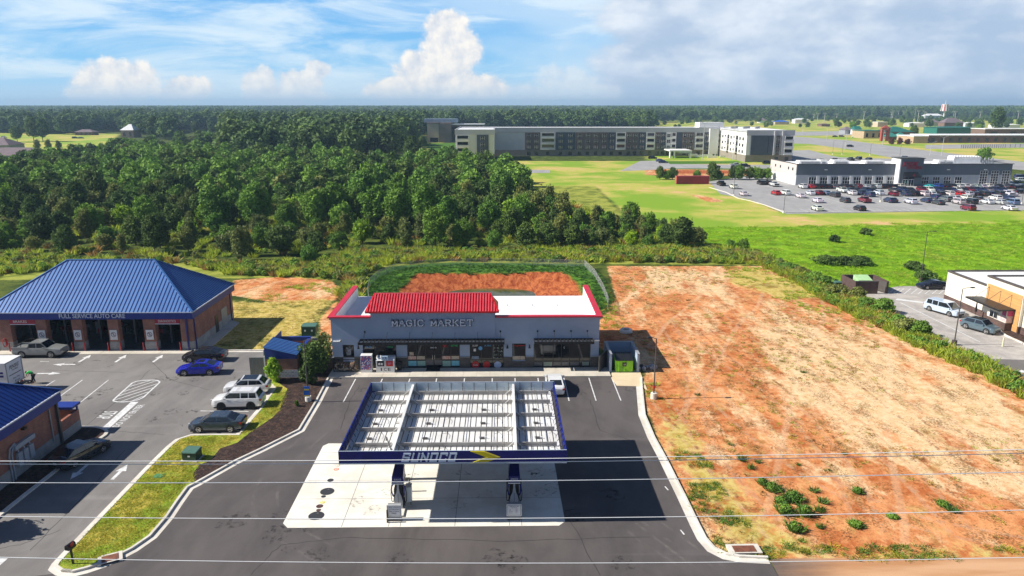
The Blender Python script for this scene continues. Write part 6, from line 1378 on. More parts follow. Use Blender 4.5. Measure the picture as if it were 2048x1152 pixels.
for i, (x, b_, t_) in enumerate(((1567, 426, 392), (1761, 404, 373), (1467, 392, 353), (1665, 309, 281), (1684, 309, 284), (1740, 311, 288), (1799, 318, 290), (2043, 408, 380))):
    g = G(x, b_); top = GY(x, t_, g.y); k = sorted([1567, 1761, 1467, 1665, 1684, 1740, 1799, 2043]).index(x)
    lamp(g.x, g.y, top.z, .8, 'thin car park lamp post, %s from the left of those round the plaza' % ords[k], base='c', grp='lamp posts round the plaza car park', name='car_park_lamp')
# pond fence
FP = GP([(742, 632), (737, 600), (736, 590), (740, 572), (757, 556), (787, 543), (822, 536), (904, 531.5), (1000, 531), (1063, 531), (1169, 534), (1188, 552), (1206, 584), (1216, 610), (1215, 632)])
r = empty('chain_link_fence', (0, 112, 0), 'low chain link fence round the clay pond behind the shop', 'fence')
wiremat, t = newmat('fence_wire'); t.put(t.b.inputs['Base Color'], (.45, .46, .46, 1))
s_ = t.new('ShaderNodeSeparateXYZ'); t.put(s_.inputs[0], t.co); u_ = t.math('ADD', s_.outputs[0], s_.outputs[1])
w1 = t.math('FRACT', t.math('MULTIPLY', t.math('ADD', u_, s_.outputs[2]), 9)); w2_ = t.math('FRACT', t.math('MULTIPLY', t.math('SUBTRACT', u_, s_.outputs[2]), 9))
al = t.math('MAXIMUM', t.math('LESS_THAN', w1, .16), t.math('LESS_THAN', w2_, .16)); t.put(t.b.inputs['Alpha'], al)
mb = MB(); tr_ = MB(); Hf = 1.25
for (a, b) in zip(FP[:-1], FP[1:]):
    L_ = math.dist(a, b); n = max(1, round(L_ / 3.0)); mb.face([(a[0], a[1] - 112, .05), (b[0], b[1] - 112, .05), (b[0], b[1] - 112, Hf), (a[0], a[1] - 112, Hf)]); tr_.tube([(a[0], a[1] - 112, Hf), (b[0], b[1] - 112, Hf)], .02, 5)
    for i in range(n): f = i / n; MB().cyl((a[0] + (b[0] - a[0]) * f, a[1] + (b[1] - a[1]) * f - 112, 0), (a[0] + (b[0] - a[0]) * f, a[1] + (b[1] - a[1]) * f - 112, Hf + .05), .035, n=6).build('post', STEEL, r)
mb.build('mesh', wiremat, r); tr_.build('top_rail', STEEL, r)
fq = GP([(1922, 297), (2010, 296), (2200, 292)]); mb = MB()
for (a, b) in zip(fq[:-1], fq[1:]):
    n = 20
    for i in range(n): f = i / n; mb.cyl((a[0] + (b[0] - a[0]) * f, a[1] + (b[1] - a[1]) * f, 0), (a[0] + (b[0] - a[0]) * f, a[1] + (b[1] - a[1]) * f, 2.4), .12, n=4)
    for z in (.6, 1.2, 1.8, 2.4): mb.tube([(a[0], a[1], z), (b[0], b[1], z)], .06, 4)
tag(mb.build('sports_fence', DKST), 'dark railing fence along the field in front of the school', 'fence')
# ================================================================== VEHICLES
PAINT = paintmat('car_paint'); CGL = M('car_glass', (.012, .015, .02), (.02, .024, .03), 2, .05, spec=.9); TRIMB = M('car_trim', (.012, .012, .013), (.02, .02, .02), 5, .6); HLMP = M('headlamp', (.75, .78, .80), (.6, .62, .65), 8, .15); TLMP = M('tail_lamp', (.45, .01, .01), (.35, .01, .01), 8, .2)
KINDS = {
 'saloon': dict(L=4.75, W=1.84, H=1.44, gc=.16, hood=.74, hood2=.98, belt=.94, deck=1.04, ws=1.25, wt=.45, rt=-1.05, rb=-1.85, wb=1.38, wr=.33, rr=.72),
 'coupe': dict(L=4.55, W=1.86, H=1.38, gc=.15, hood=.70, hood2=.94, belt=.92, deck=1.03, ws=1.0, wt=.15, rt=-.85, rb=-1.85, wb=1.32, wr=.34, rr=.68),
 'suv': dict(L=4.7, W=1.90, H=1.70, gc=.22, hood=.92, hood2=1.10, belt=1.08, deck=1.14, ws=1.30, wt=.60, rt=-1.85, rb=-2.15, wb=1.38, wr=.37, rr=.76),
 'crossover': dict(L=4.4, W=1.82, H=1.58, gc=.20, hood=.85, hood2=1.02, belt=1.0, deck=1.08, ws=1.15, wt=.45, rt=-1.35, rb=-1.95, wb=1.30, wr=.35, rr=.74),
 'minivan': dict(L=5.1, W=1.98, H=1.76, gc=.18, hood=.86, hood2=1.05, belt=1.02, deck=1.10, ws=1.75, wt=.85, rt=-2.05, rb=-2.42, wb=1.5, wr=.35, rr=.78),
 'pickup': dict(L=5.5, W=1.95, H=1.80, gc=.30, hood=1.02, hood2=1.20, belt=1.16, deck=1.18, ws=1.25, wt=.60, rt=-.75, rb=-.95, wb=1.65, wr=.40, rr=.80),
}
def lerp(a, b, f): return a + (b - a) * f
def carparts(kind):
    k = KINDS[kind]; L2, w = k['L'] / 2, k['W'] / 2; P = {}
    # body shell: sections along the car
    if kind == 'pickup':
        st = [(L2, .45, .78, .86), (L2 - .06, .34, k['hood'], .93), (L2 - .5, k['gc'], k['hood'] + .05, .99), (k['wb'], k['gc'], lerp(k['hood'], k['hood2'], .6), 1), (k['ws'], k['gc'], k['hood2'], 1), (0, k['gc'], k['belt'], 1), (k['rb'], k['gc'], k['deck'], 1), (k['rb'] - .05, k['gc'], 1.12, 1), (-L2 + .12, .4, 1.12, .99), (-L2, .45, 1.08, .96)]
    else:
        st = [(L2, .32, k['hood'] - .22, .72), (L2 - .08, .24, k['hood'] - .06, .86), (L2 - .35, k['gc'], k['hood'] + .04, .95), (k['wb'] + .1, k['gc'], lerp(k['hood'], k['hood2'], .55), .99), (k['ws'], k['gc'], k['hood2'], 1), (.3, k['gc'], k['belt'] + .02, 1), (-.7, k['gc'], k['belt'] + .03, 1), (k['rb'] + .2, k['gc'], k['deck'] - .02, .99), (k['rb'], k['gc'] + .02, k['deck'], .98), (-L2 + .1, .26, k['deck'] - .05, .90), (-L2, .38, k['deck'] - .2, .80)]
    mb = MB(); secs = []
    for (x, zl, zt, ws_) in st:
        W_ = w * ws_; h = zt - zl
        pts = [(W_ * .80, zl), (W_ * .97, zl + h * .12), (W_, zl + h * .42), (W_ * .985, zl + h * .70), (W_ * .94, zt - .03), (W_ * .80, zt + .012), (0, zt + .045)]
        secs.append([(x, y, z) for y, z in pts] + [(x, -y, z) for y, z in pts[-2::-1]])
    n = len(secs[0]); kk = 0
    for s in secs: mb.v += s
    for i in range(len(secs) - 1):
        for j in range(n - 1): mb.f.append((i * n + j, (i + 1) * n + j, (i + 1) * n + j + 1, i * n + j + 1)[::-1]); mb.m.append(0)
        mb.f.append((i * n + n - 1, (i + 1) * n + n - 1, (i + 1) * n, i * n)[::-1]); mb.m.append(0)
    mb.f.append(tuple(range(n))); mb.m.append(0); mb.f.append(tuple((len(secs) - 1) * n + j for j in range(n))[::-1]); mb.m.append(0)
    # greenhouse
    B = .90 * w; R_ = k['rr'] * w; zb = k['belt'] - .02; H = k['H']
    gp = [(k['ws'], k['hood2'] - .02), (k['wt'], H - .03), (lerp(k['wt'], k['rt'], .45), H), (k['rt'], H - .04), (k['rb'], k['deck'] - .02)]
    def yy(z): return lerp(B, R_, min(1, max(0, (z - zb) / (H - zb))))
    Lf = [(x, yy(z), z) for x, z in gp]; Rt = [(x, -yy(z), z) for x, z in gp]
    mb.face([Lf[0]] + Lf[:0:-1]) if False else None
    mb.face(Lf[::-1][::-1]); mb.face(Rt[::-1])
    for i in range(len(gp) - 1): mb.face([Lf[i], Lf[i + 1], Rt[i + 1], Rt[i]])
    if kind == 'pickup':   # open load bed drawn as a dark well with raised rails
        x0, x1 = -L2 + .14, k['rb'] - .12; mb.mat(1).box(x0 + .02, x1, -w * .80, w * .80, 1.09, 1.135); mb.mat(0)
        for s in (-1, 1): mb.box(x0 - .1, x1 + .1, *sorted((s * w * .82, s * w * .97)), 1.0, 1.28)
        mb.box(-L2 + .0, -L2 + .13, -w * .9, w * .9, .7, 1.28)
        mb.box(x1, x1 + .1, -w * .85, w * .85, 1.0, 1.3)
    # wheel arches
    for sx_ in (-1, 1):
        for s in (-1, 1):
            c = (sx_ * k['wb'], s * (w + .003), k['wr'] + .02); r_ = k['wr'] * 1.18; pts = [(c[0] + r_ * math.cos(a), c[1], c[2] + r_ * math.sin(a)) for a in np.linspace(0, math.pi, 9)] + [(c[0] - r_, c[1], k['gc']), (c[0] + r_, c[1], k['gc'])]
            mb.mat(1).face(pts if s < 0 else pts[::-1])
    mb.mat(1).box(-L2 + .25, L2 - .25, -w * .97, w * .97, k['gc'] - .04, k['gc'] + .08)
    mb.box(L2 - .2, L2 + .012, -w * .55, w * .55, .32, .50)
    P['body'] = mb
    # glass
    def quad(a, b, c, d, push, m=(.06, .06)):
        A, Bv, Cv, D = map(Vector, (a, b, c, d)); nrm = (Bv - A).cross(D - A).normalized() * push
        f = lambda u, v: A * (1 - u) * (1 - v) + Bv * u * (1 - v) + Cv * u * v + D * (1 - u) * v
        u0, v0 = m; return [f(u0, v0) + nrm, f(1 - u0, v0) + nrm, f(1 - u0, 1 - v0) + nrm, f(u0, 1 - v0) + nrm]
    P['windscreen'] = MB().face(quad(Rt[0], Lf[0], Lf[1], Rt[1], .008, (.05, .06)))
    P['rear_window'] = MB().face(quad(Lf[4], Rt[4], Rt[3], Lf[3], .008, (.09, .10)))
    sw = []
    xsr = [k['ws'] - .16, lerp(k['wt'], k['rt'], .42), k['rt'] + .12, k['rb'] + .22]
    for s in (-1, 1):
        def pt(x, top):
            if x > k['wt']: f = (k['ws'] - x) / (k['ws'] - k['wt']); zt = lerp(k['hood2'], H - .05, f)
            elif x < k['rt']: f = (x - k['rb']) / (k['rt'] - k['rb']); zt = lerp(k['deck'], H - .06, f)
            else: zt = H - .05
            z = zt - .05 if top else zb + .07; z = max(z, zb + .075); return Vector((x, s * (yy(z) + .008), z))
        m_ = xsr[1]; g = []
        g.append([pt(k['ws'] - .28, 0), pt(k['ws'] - .30, 1), pt(k['wt'] - .06, 1), pt(m_ + .05, 1), pt(m_ + .05, 0)])
        rear_end = k['rt'] - .02
        if kind in ('suv', 'minivan'):
            d = lerp(m_, rear_end, .52); g.append([pt(m_ - .05, 0), pt(m_ - .05, 1), pt(d + .04, 1), pt(d + .04, 0)]); g.append([pt(d - .05, 0), pt(d - .05, 1), pt(rear_end + .05, 1), pt(rear_end - .02, 0)])
        else: g.append([pt(m_ - .05, 0), pt(m_ - .05, 1), pt(rear_end, 1), pt(lerp(k['rt'], k['rb'], .55), 0)])
        for poly in g:
            b_ = MB(); b_.face(poly if s > 0 else poly[::-1]); sw.append(b_)
    P['side_window'] = sw
    wh = []
    for sx_ in (1, -1):
        for s in (-1, 1):
            y0 = s * (w - .20); y1 = s * (w + .02); b_ = MB().cyl((sx_ * k['wb'], y0, k['wr']), (sx_ * k['wb'], y1, k['wr']), k['wr'], n=18)
            rim = MB(); c = Vector((sx_ * k['wb'], y1 + s * .004, k['wr'])); rim.cyl(c, c + Vector((0, s * .006, 0)), k['wr'] * .22, n=8)
            for q in range(5):
                a = 2 * math.pi * q / 5; d = Vector((math.cos(a), 0, math.sin(a))); rim.bar(c + d * .04 + Vector((0, s * .004, 0)), c + d * k['wr'] * .64 + Vector((0, s * .004, 0)), .012, .09)
            for q in range(14):
                a, a2 = 2 * math.pi * q / 14, 2 * math.pi * (q + 1) / 14; r0, r1 = k['wr'] * .58, k['wr'] * .68
                rim.face([(c.x + rr * math.cos(t_), c.y + s * .004, c.z + rr * math.sin(t_)) for rr, t_ in ((r0, a), (r1, a), (r1, a2), (r0, a2))][::(-1 if s > 0 else 1)])
            wh.append((b_, rim))
    P['wheel'] = wh
    P['headlight'] = [MB().hexa([(L2 - .42, s * w * .93, k['hood'] - .20), (L2 - .10, s * w * .62, k['hood'] - .24), (L2 - .3, s * w * .5, k['hood'] - .22), (L2 - .5, s * w * .7, k['hood'] - .2)], [(L2 - .48, s * w * .955, k['hood'] - .06), (L2 - .06, s * w * .70, k['hood'] - .10), (L2 - .25, s * w * .5, k['hood'] - .06), (L2 - .5, s * w * .7, k['hood'] - .06)]) for s in (-1, 1)]
    tz = k['deck'] - .16 if kind != 'pickup' else .95
    P['tail_light'] = [MB().box(-L2 + .0, -L2 + .22, *sorted((s * w * .66, s * w * .93)), tz - .14, tz + .02) for s in (-1, 1)]
    P['mirror'] = [MB().box(k['ws'] - .42, k['ws'] - .24, *sorted((s * w * .96, s * (w + .15))), k['belt'] + .01, k['belt'] + .16) for s in (-1, 1)]
    P['number_plate'] = MB().box(-L2 - .014, -L2 + .1, -.17, .17, .62, .76)
    return P
def make_car(kind, roof=None, rack=False):
    """a car with separate parts"""
    P = carparts(kind); k = KINDS[kind]; r = bpy.data.objects.new('parked_' + kind, None); COL.objects.link(r)
    P['body'].build('body', [PAINT, TRIMB], r, False); 
    P['windscreen'].build('windscreen', CGL, r); P['rear_window'].build('rear_window', CGL, r)
    for b in P['side_window']: b.build('side_window', CGL, r)
    for b, rim in P['wheel']: q = b.build('wheel', RUBBER, r); rim.build('rim', CHROME if roof != 'white_suv' else TRIMB, q)
    for b in P['headlight']: b.build('headlight', HLMP, r)
    for b in P['tail_light']: b.build('tail_light', TLMP, r)
    for b in P['mirror']: b.build('mirror', PAINT, r)
    P['number_plate'].build('number_plate', WHT, r)
    L2, w = k['L'] / 2, k['W'] / 2
    if kind != 'pickup' or True:
        mb = MB()
        for s in (-1, 1):
            for x in (.05, -.95): mb.box(x - .12, x + .1, *sorted((s * w * .975, s * (w + .02))), k['belt'] - .14, k['belt'] - .10)
        mb.build('door_handles', PAINT, r)
    if roof == 'black': MB().box(k['rt'] + .3, k['wt'] - .15, -k['rr'] * w * .93, k['rr'] * w * .93, k['H'] - .02, k['H'] + .012).build('roof_panel', CGL, r)
    if roof == 'sun': MB().box(k['wt'] - .75, k['wt'] - .2, -.38, .38, k['H'] - .02, k['H'] + .012).build('sunroof', CGL, r)
    if rack:
        mb = MB()
        for s in (-1, 1): mb.tube([(k['wt'] - .2, s * k['rr'] * w * .9, k['H'] + .05), (k['rt'] + .1, s * k['rr'] * w * .9, k['H'] + .05)], .02, 5)
        for x in (k['wt'] - .6, k['rt'] + .5): mb.tube([(x, -k['rr'] * w * .9, k['H'] + .06), (x, k['rr'] * w * .9, k['H'] + .06)], .018, 5)
        mb.build('roof_rack', STEEL, r)
    return r
def place_car(kind, px, py, ang, col, label, grp='cars in the workshop lot', cat='car', name=None, **kw):
    r = make_car(kind, **kw); p = G(px, py); r.location = (p[0], p[1], .012); r.rotation_euler = (0, 0, rad(ang)); tag(r, label, cat, grp)
    if name: r.name = name
    for c in [r] + list(r.children_recursive): c.color = (*col, 1)
    return r
place_car('pickup', 84, 711, 0, (.30, .31, .30), 'silver grey crew cab pickup in front of the brakes bay', cat='pickup')
place_car('saloon', 411, 720, 180, (.012, .012, .014), 'black saloon parked just behind the bright blue coupe', roof='sun')
place_car('coupe', 400, 746, 184, (.010, .018, .42), 'bright blue coupe beside the black saloon', roof='sun')
place_car('crossover', 496, 784, 184, (.78, .78, .77), 'silver white crossover with a black glass roof behind the white SUV', roof='black')
place_car('suv', 479, 812, 182, (.90, .89, .86), 'white SUV with black wheels and roof rack', roof='white_suv', rack=True)
place_car('saloon', 437, 857, 181, (.045, .065, .09), 'dark slate saloon nearest the grass strip')
place_car('saloon', 163, 917, 72, (.03, .035, .045), 'dark saloon in the shade beside the lower left building')
place_car('saloon', 1109, 777, 90, (.90, .90, .88), 'white saloon parked nose to the shop walk', 'cars on the fuel lot')
place_car('minivan', 1887, 626, -68, (.55, .64, .74), 'pale blue white minivan in the drive-through lane', 'cars at the coffee shop', cat='minivan')
place_car('crossover', 1959, 661, -64, (.10, .15, .18), 'grey teal crossover at the drive-through window', 'cars at the coffee shop', roof='black')
place_car('coupe', 1864, 577, 180, (.006, .008, .018), 'black saloon parked behind the coffee shop', 'cars at the coffee shop')
# pickup load frame
p = G(84, 711); r = [o for o in bpy.data.objects if o.name.startswith('parked_pickup')][0]
mb = MB()
for s in (-1, 1): mb.tube([(-2.6, s * .8, 1.3), (-1.7, s * .8, 1.78), (-1.05, s * .8, 1.8)], .03, 5); mb.tube([(-1.7, s * .8, 1.3), (-1.7, s * .8, 1.78)], .03, 5)
mb.tube([(-1.7, -.8, 1.78), (-1.7, .8, 1.78)], .03, 5); mb.build('bed_frame', BLACK, r)
# box truck
tz0, tz1 = .95, 3.4; r = empty('box_truck', (-52.3, 69.05, 0), 'white rental box truck with blue stripes at the left edge of the workshop lot', 'truck', rz=0)
MB().box(-3.4, 3.4, -1.25, 1.25, tz0, tz1).mat(1).box(3.402, 3.43, -1.24, 1.24, tz0, tz0 + .1).box(3.402, 3.43, -1.24, -1.12, tz0, tz1).box(3.402, 3.43, 1.12, 1.24, tz0, tz1).box(3.402, 3.43, -1.24, 1.24, tz1 - .12, tz1 - .002).build('cargo_box', [WHT, GREY], r)
d_ = MB().box(3.402, 3.415, -1.1, 1.1, tz0 + .12, tz1 - .14).build('rear_door', M('door_white', (.72, .74, .77), (.66, .68, .71), 1, .5), r)
mb = MB(); mb.add(fit(text('PENSKE', 1, bold=.015, shear=.3), 1.5, .38), onto((3.42, 0, 2.75), 'right')); mb.add(fit(text('Truck Rental', 1, bold=.01, shear=.3), .95, .2), onto((3.42, .05, 2.42), 'right')); mb.box(3.416, 3.424, -.9, .9, 1.92, 1.99); mb.add(fit(text('One-Way', 1, bold=.012, shear=.2), 1.1, .22), onto((3.42, .1, 1.5), 'right')); mb.add(fit(text('& Local', 1, bold=.012, shear=.2), .8, .2), onto((3.42, .15, 1.22), 'right')); mb.build('lettering', BLACK, d_)
mb = MB().box(1.2, 3.1, -1.262, -1.252, 2.3, 2.5).box(1.2, 3.1, -1.262, -1.252, 1.95, 2.15).box(-3, 1.0, -1.262, -1.252, 1.9, 2.55); mb.build('side_stripe', NAVY, r)
MB().box(-5.5, -3.5, -1.1, 1.1, .45, 1.5).hexa([(-5.0, -1.1, 1.5), (-3.5, -1.1, 1.5), (-3.5, 1.1, 1.5), (-5.0, 1.1, 1.5)], [(-4.5, -1.0, 2.35), (-3.5, -1.0, 2.35), (-3.5, 1.0, 2.35), (-4.5, 1.0, 2.35)]).build('cab', M('truck_yellow', (.80, .62, .04)), r)
for x in (2.0, -4.5):
    for s in (-1, 1): q = MB().cyl((x, s * .85, .48), (x, s * 1.15, .48), .48, n=16).build('wheel', RUBBER, r); MB().cyl((x, s * 1.152, .48), (x, s * 1.16, .48), .25, n=12).build('rim', CHROME, q)
MB().box(3.0, 3.6, -1.1, 1.1, .5, .62).mat(0).box(-3.4, 3.3, -.5, .5, .62, .94).build('chassis', BLACK, r); MB().box(3.35, 3.45, -.9, -.6, .75, .9).box(3.35, 3.45, .6, .9, .75, .9).build('tail_light', TLMP, r)
p = G(54, 766); mb = MB().box(-.35, .35, -.25, .25, .2, .26).tube([(-.35, -.25, .2), (-.6, -.25, .95), (-.6, .25, .95), (-.35, .25, .2)], .025, 5)
for s in (-1, 1): mb.cyl((-.3, s * .22, .1), (-.3, s * .27, .1), .1, n=10).cyl((.3, s * .22, .1), (.3, s * .27, .1), .1, n=10)
tag(mb.build('hand_trolley', BLACK, None, loc=(p[0], p[1], .01)), 'small black hand trolley at the foot of the bending person', 'trolley')

# ------------------------------------------------------------------ person bending behind the truck
def skinned(name, joints, edges, mats, parent, sub=2, root=0):
    me_ = bpy.data.meshes.new(name); me_.from_pydata([j[0] for j in joints], edges, []); o = bpy.data.objects.new(name, me_); COL.objects.link(o)
    m_ = o.modifiers.new('s', 'SKIN'); me_.skin_vertices[0].data[root].use_root = True
    for i, j in enumerate(joints): me_.skin_vertices[0].data[i].radius = (j[1], j[1])
    s_ = o.modifiers.new('u', 'SUBSURF'); s_.levels = sub; s_.render_levels = sub
    bpy.context.view_layer.update()
    nm = bpy.data.meshes.new_from_object(o.evaluated_get(bpy.context.evaluated_depsgraph_get())); o.modifiers.clear(); o.data = nm; nm.name = name
    nm.materials.clear(); nm.materials.append(mats); nm.polygons.foreach_set('use_smooth', [True] * len(nm.polygons))
    o.parent = parent; return o
p = G(62, 767); SKIN = M('skin', (.32, .17, .10), (.28, .14, .085), 5, .6); SHIRT = M('green_shirt', (.04, .62, .10), (.03, .52, .08), 4, .8); TROU = M('dark_trousers', (.012, .012, .016), (.02, .02, .026), 4, .8); HAIR = M('dark_hair', (.012, .009, .008), None, 9, .8)
pr = empty('person', (p[0] + .25, p[1], .01), 'person in a bright green shirt and dark trousers bending down behind the white truck', 'person')
# local: faces -X (towards the truck), hips back, torso leaning forward
J = [((.12, 0, .95), .125), ((0.02, 0, 1.10), .12), ((-.20, 0, 1.26), .15), ((-.36, 0, 1.30), .085), ((-.47, 0, 1.27), .062), ((-.56, 0, 1.22), .10), ((-.63, 0, 1.16), .075)]
E = [(0, 1), (1, 2), (2, 3), (3, 4), (4, 5), (5, 6)]
for s in (-1, 1):
    b0 = len(J); J += [((.12, s * .10, .90), .095), ((.02, s * .13, .50), .062), ((.13, s * .14, .10), .042), ((.0, s * .15, .045), .036), ((-.10, s * .16, .035), .026)]; E += [(0, b0), (b0, b0 + 1), (b0 + 1, b0 + 2), (b0 + 2, b0 + 3), (b0 + 3, b0 + 4)]
    a0 = len(J); J += [((-.33, s * .19, 1.24), .062), ((-.42, s * .24, .98), .043), ((-.56, s * .17, .78), .030), ((-.61, s * .15, .72), .030)]; E += [(2, a0), (a0, a0 + 1), (a0 + 1, a0 + 2), (a0 + 2, a0 + 3)]
    for q in range(4): f0 = len(J); J += [((-.65 - .005 * q, s * (.125 + q * .018), .67 - .004 * abs(q - 1)), .009), ((-.665, s * (.125 + q * .018), .63), .008)]; E += [(a0 + 3, f0), (f0, f0 + 1)]
    f0 = len(J); J += [((-.59, s * .11, .69), .010), ((-.60, s * .09, .66), .009)]; E += [(a0 + 3, f0), (f0, f0 + 1)]
skinned('body', J, E, SKIN, pr)
skinned('shirt', [((.08, 0, 1.02), .15), ((-.0, 0, 1.13), .15), ((-.20, 0, 1.27), .18), ((-.34, 0, 1.31), .10), ((-.33, .19, 1.25), .085), ((-.39, .235, 1.08), .065), ((-.33, -.19, 1.25), .085), ((-.39, -.235, 1.08), .065)], [(0, 1), (1, 2), (2, 3), (2, 4), (4, 5), (2, 6), (6, 7)], SHIRT, pr)
skinned('trousers', [((.12, 0, .96), .15), ((.12, .10, .88), .115), ((.02, .13, .50), .085), ((.13, .14, .13), .062), ((.12, -.10, .88), .115), ((.02, -.13, .50), .085), ((.13, -.14, .13), .062)], [(0, 1), (1, 2), (2, 3), (0, 4), (4, 5), (5, 6)], TROU, pr)
MB().blob((-.545, 0, 1.26), .115, .098, .10, 12, 8).build('hair', HAIR, pr, True)
MB().blob((-.67, .035, 1.17), .012, .012, .012, 6, 4).blob((-.67, -.035, 1.17), .012, .012, .012, 6, 4).build('eyes', BLACK, pr); MB().blob((-.69, 0, 1.13), .018, .014, .02, 6, 4).blob((-.10, .16, .03), .10, .05, .035, 8, 5).blob((-.10, -.16, .03), .10, .05, .035, 8, 5).build('shoes', BLACK, pr)

# ------------------------------------------------------------------ distant parked cars, one mesh each
FAR = {}
def farmesh(kind):
    if kind in FAR: return FAR[kind]
    P = carparts(kind); mb = MB(); mats = [PAINT, TRIMB, CGL, RUBBER, CHROME, HLMP, TLMP]
    def put(b, m_):
        mm = list(b.m); mb.mat(m_); mb.add(b)
    mb.v += P['body'].v; mb.f += P['body'].f; mb.m += P['body'].m
    put(P['windscreen'], 2); put(P['rear_window'], 2); [put(b, 2) for b in P['side_window']]
    for b, rm in P['wheel']: put(b, 3); put(rm, 4)
    [put(b, 5) for b in P['headlight']]; [put(b, 6) for b in P['tail_light']]; [put(b, 0) for b in P['mirror']]
    FAR[kind] = mb.mesh('distant_' + kind, mats); return FAR[kind]
CO = {'w': ((.80, .80, .78), 'white'), 'b': ((.012, .012, .015), 'black'), 'g': ((.16, .17, .18), 'grey'), 's': ((.50, .52, .54), 'silver'), 'r': ((.50, .015, .02), 'red'), 'm': ((.20, .012, .03), 'maroon'), 'n': ((.02, .035, .10), 'navy'), 'u': ((.16, .24, .36), 'steel blue'), 'c': ((.03, .55, .62), 'turquoise'), 'e': ((.015, .06, .38), 'blue'), 'd': ((.05, .05, .055), 'charcoal')}
KN = {'S': ('saloon', 'saloon'), 'U': ('suv', 'SUV'), 'X': ('crossover', 'crossover'), 'P': ('pickup', 'pickup'), 'V': ('minivan', 'minivan')}
A6 = lambda x, y: (1500 + x / 7.314, 300 + y / 7.314); A7 = lambda x, y: (1770 + x / 7.367, 300 + y / 7.367)
ROWS = [
 ('in the row along the plaza front', 90, [A6(x, 560) + (c,) for x, c in ((770, 'wU'), (880, 'rS'), (965, 'bU'), (1045, 'bU'), (1130, 'bX'), (1215, 'gS'), (1290, 'dS'), (1370, 'dU'), (1450, 'bS'), (1500, 'gX'), (1580, 'mX'), (1690, 'sS'), (1760, 'gS'), (1840, 'wU'), (1920, 'bU'), (1995, 'bU'))] + [A7(x, 565) + (c,) for x, c in ((100, 'bU'), (210, 'wU'), (650, 'cS'), (775, 'eU'), (875, 'bS'), (965, 'bU'), (1075, 'wU'), (1160, 'wU'), (1250, 'wS'), (1335, 'sX'), (1420, 'sS'), (1505, 'wU'), (1580, 'gS'), (1650, 'bX'), (1735, 'gS'), (1815, 'bU'), (1895, 'dS'), (1975, 'dX'), (2045, 'mS'))]),
 ('in the second row from the plaza front', -90, [A6(x, 620) + (c,) for x, c in ((1350, 'wP'), (1470, 'bX'), (1560, 'bS'), (1700, 'nU'), (1800, 'bS'))] + [A7(x, 615) + (c,) for x, c in ((130, 'dS'), (260, 'nU'), (370, 'bS'), (540, 'mU'), (650, 'wU'), (780, 'nU'), (900, 'bS'), (1010, 'nS'), (1060, 'wX'), (1150, 'bS'), (1240, 'mX'), (1330, 'nU'), (1420, 'nS'), (1520, 'gX'), (1640, 'nU'), (1720, 'nS'))]),
 ('in the third row from the plaza front', 90, [A6(x, 655) + (c,) for x, c in ((375, 'rX'), (520, 'wU'), (880, 'wS'), (1000, 'mX'), (1110, 'uS'), (1490, 'wX'), (1620, 'nU'), (1880, 'wU'))] + [A7(x, 675) + (c,) for x, c in ((120, 'mX'), (300, 'nS'), (420, 'bU'), (560, 'wU'), (670, 'wX'), (800, 'bX'), (930, 'wU'), (1085, 'rX'), (1215, 'sX'), (1330, 'bS'), (1430, 'dU'), (1540, 'nX'), (1660, 'dU'), (1790, 'wP'), (1850, 'wS'))]),
 ('loose between the third and fourth rows', 90, [A6(735, 695) + ('wS',), A6(1240, 685) + ('dU',), A6(1745, 680) + ('nU',)]),
 ('in the fourth row from the plaza front', 90, [A6(x, 765) + (c,) for x, c in ((985, 'wS'), (1390, 'dX'), (1670, 'mP'))] + [A6(2035, 765) + ('nX',)] + [A7(x, 765) + (c,) for x, c in ((95, 'dS'),)] + [A7(375, 790) + ('wU',), A7(610, 770) + ('nS',), A7(775, 800) + ('dS',), A7(740, 720) + ('nX',), A7(890, 755) + ('gU',), A7(1030, 735) + ('sS',), A7(1180, 735) + ('wU',), A7(1080, 795) + ('sU',), A7(1260, 790) + ('bU',), A7(1360, 750) + ('dS',), A7(1500, 790) + ('wS',), A7(1620, 740) + ('wU',), A7(1700, 800) + ('sS',), A7(1860, 800) + ('uV',), A7(1800, 730) + ('nS',)]),
 ('in the nearest row by the green field', 90, [A6(975, 885) + ('wX',), A6(1600, 885) + ('bX',), A7(1220, 885) + ('mU',), A7(1825, 885) + ('wS',)]),
 ('at the left end of the plaza car park', 90, [A6(160, 505) + ('bU',), A6(270, 505) + ('bU',), A6(350, 530) + ('wP',), (1442, 371, 'bP'), (1467, 377, 'wU'), (1487, 391, 'wS')]),
 ('at the right end of the plaza car park', 0, [(2040, 357, 'nU'), (2043, 364, 'wU'), A7(2010, 640) + ('bS',), (2038, 379, 'bX')]),
 ('on the far side of the plaza roof', 90, [(1614, 324, 'bS'), (1628, 323, 'wS'), (1643, 323, 'dS'), (1669, 322, 'bX'), (1682, 324, 'nX'), (1701, 321, 'bP'), (1717, 319, 'bU'), (1737, 321, 'bU'), (1808, 318, 'bU')]),
 ('parked near the apartment block', 0, [(1305, 318, 'bU'), (1320, 323, 'uS'), (1326, 326, 'nS'), (1428, 336, 'bP'), (1472, 333, 'sP'), (1490, 334, 'bU'), (1534, 328, 'bU'), (1577, 322, 'uU')]),
 ('in the small car park left of the apartment block', 80, [(858, 309, 'bU'), (866, 310, 'bS'), (884, 323, 'gS'), (893, 318, 'wX'), (898, 313, 'wU'), (905, 310, 'wS')]),
 ('on the school road beyond the plaza', 5, [(1670, 274, 'bS'), (1683, 274, 'dU'), (1710, 275, 'wP'), (1700, 294, 'bU')]),
 ('by the far left houses', 0, [(150, 277, 'bU'), (162, 277, 'gS'), (355, 274, 'bS'), (385, 276, 'dU'), (398, 274, 'wS'), (8, 276, 'wU')]),
]
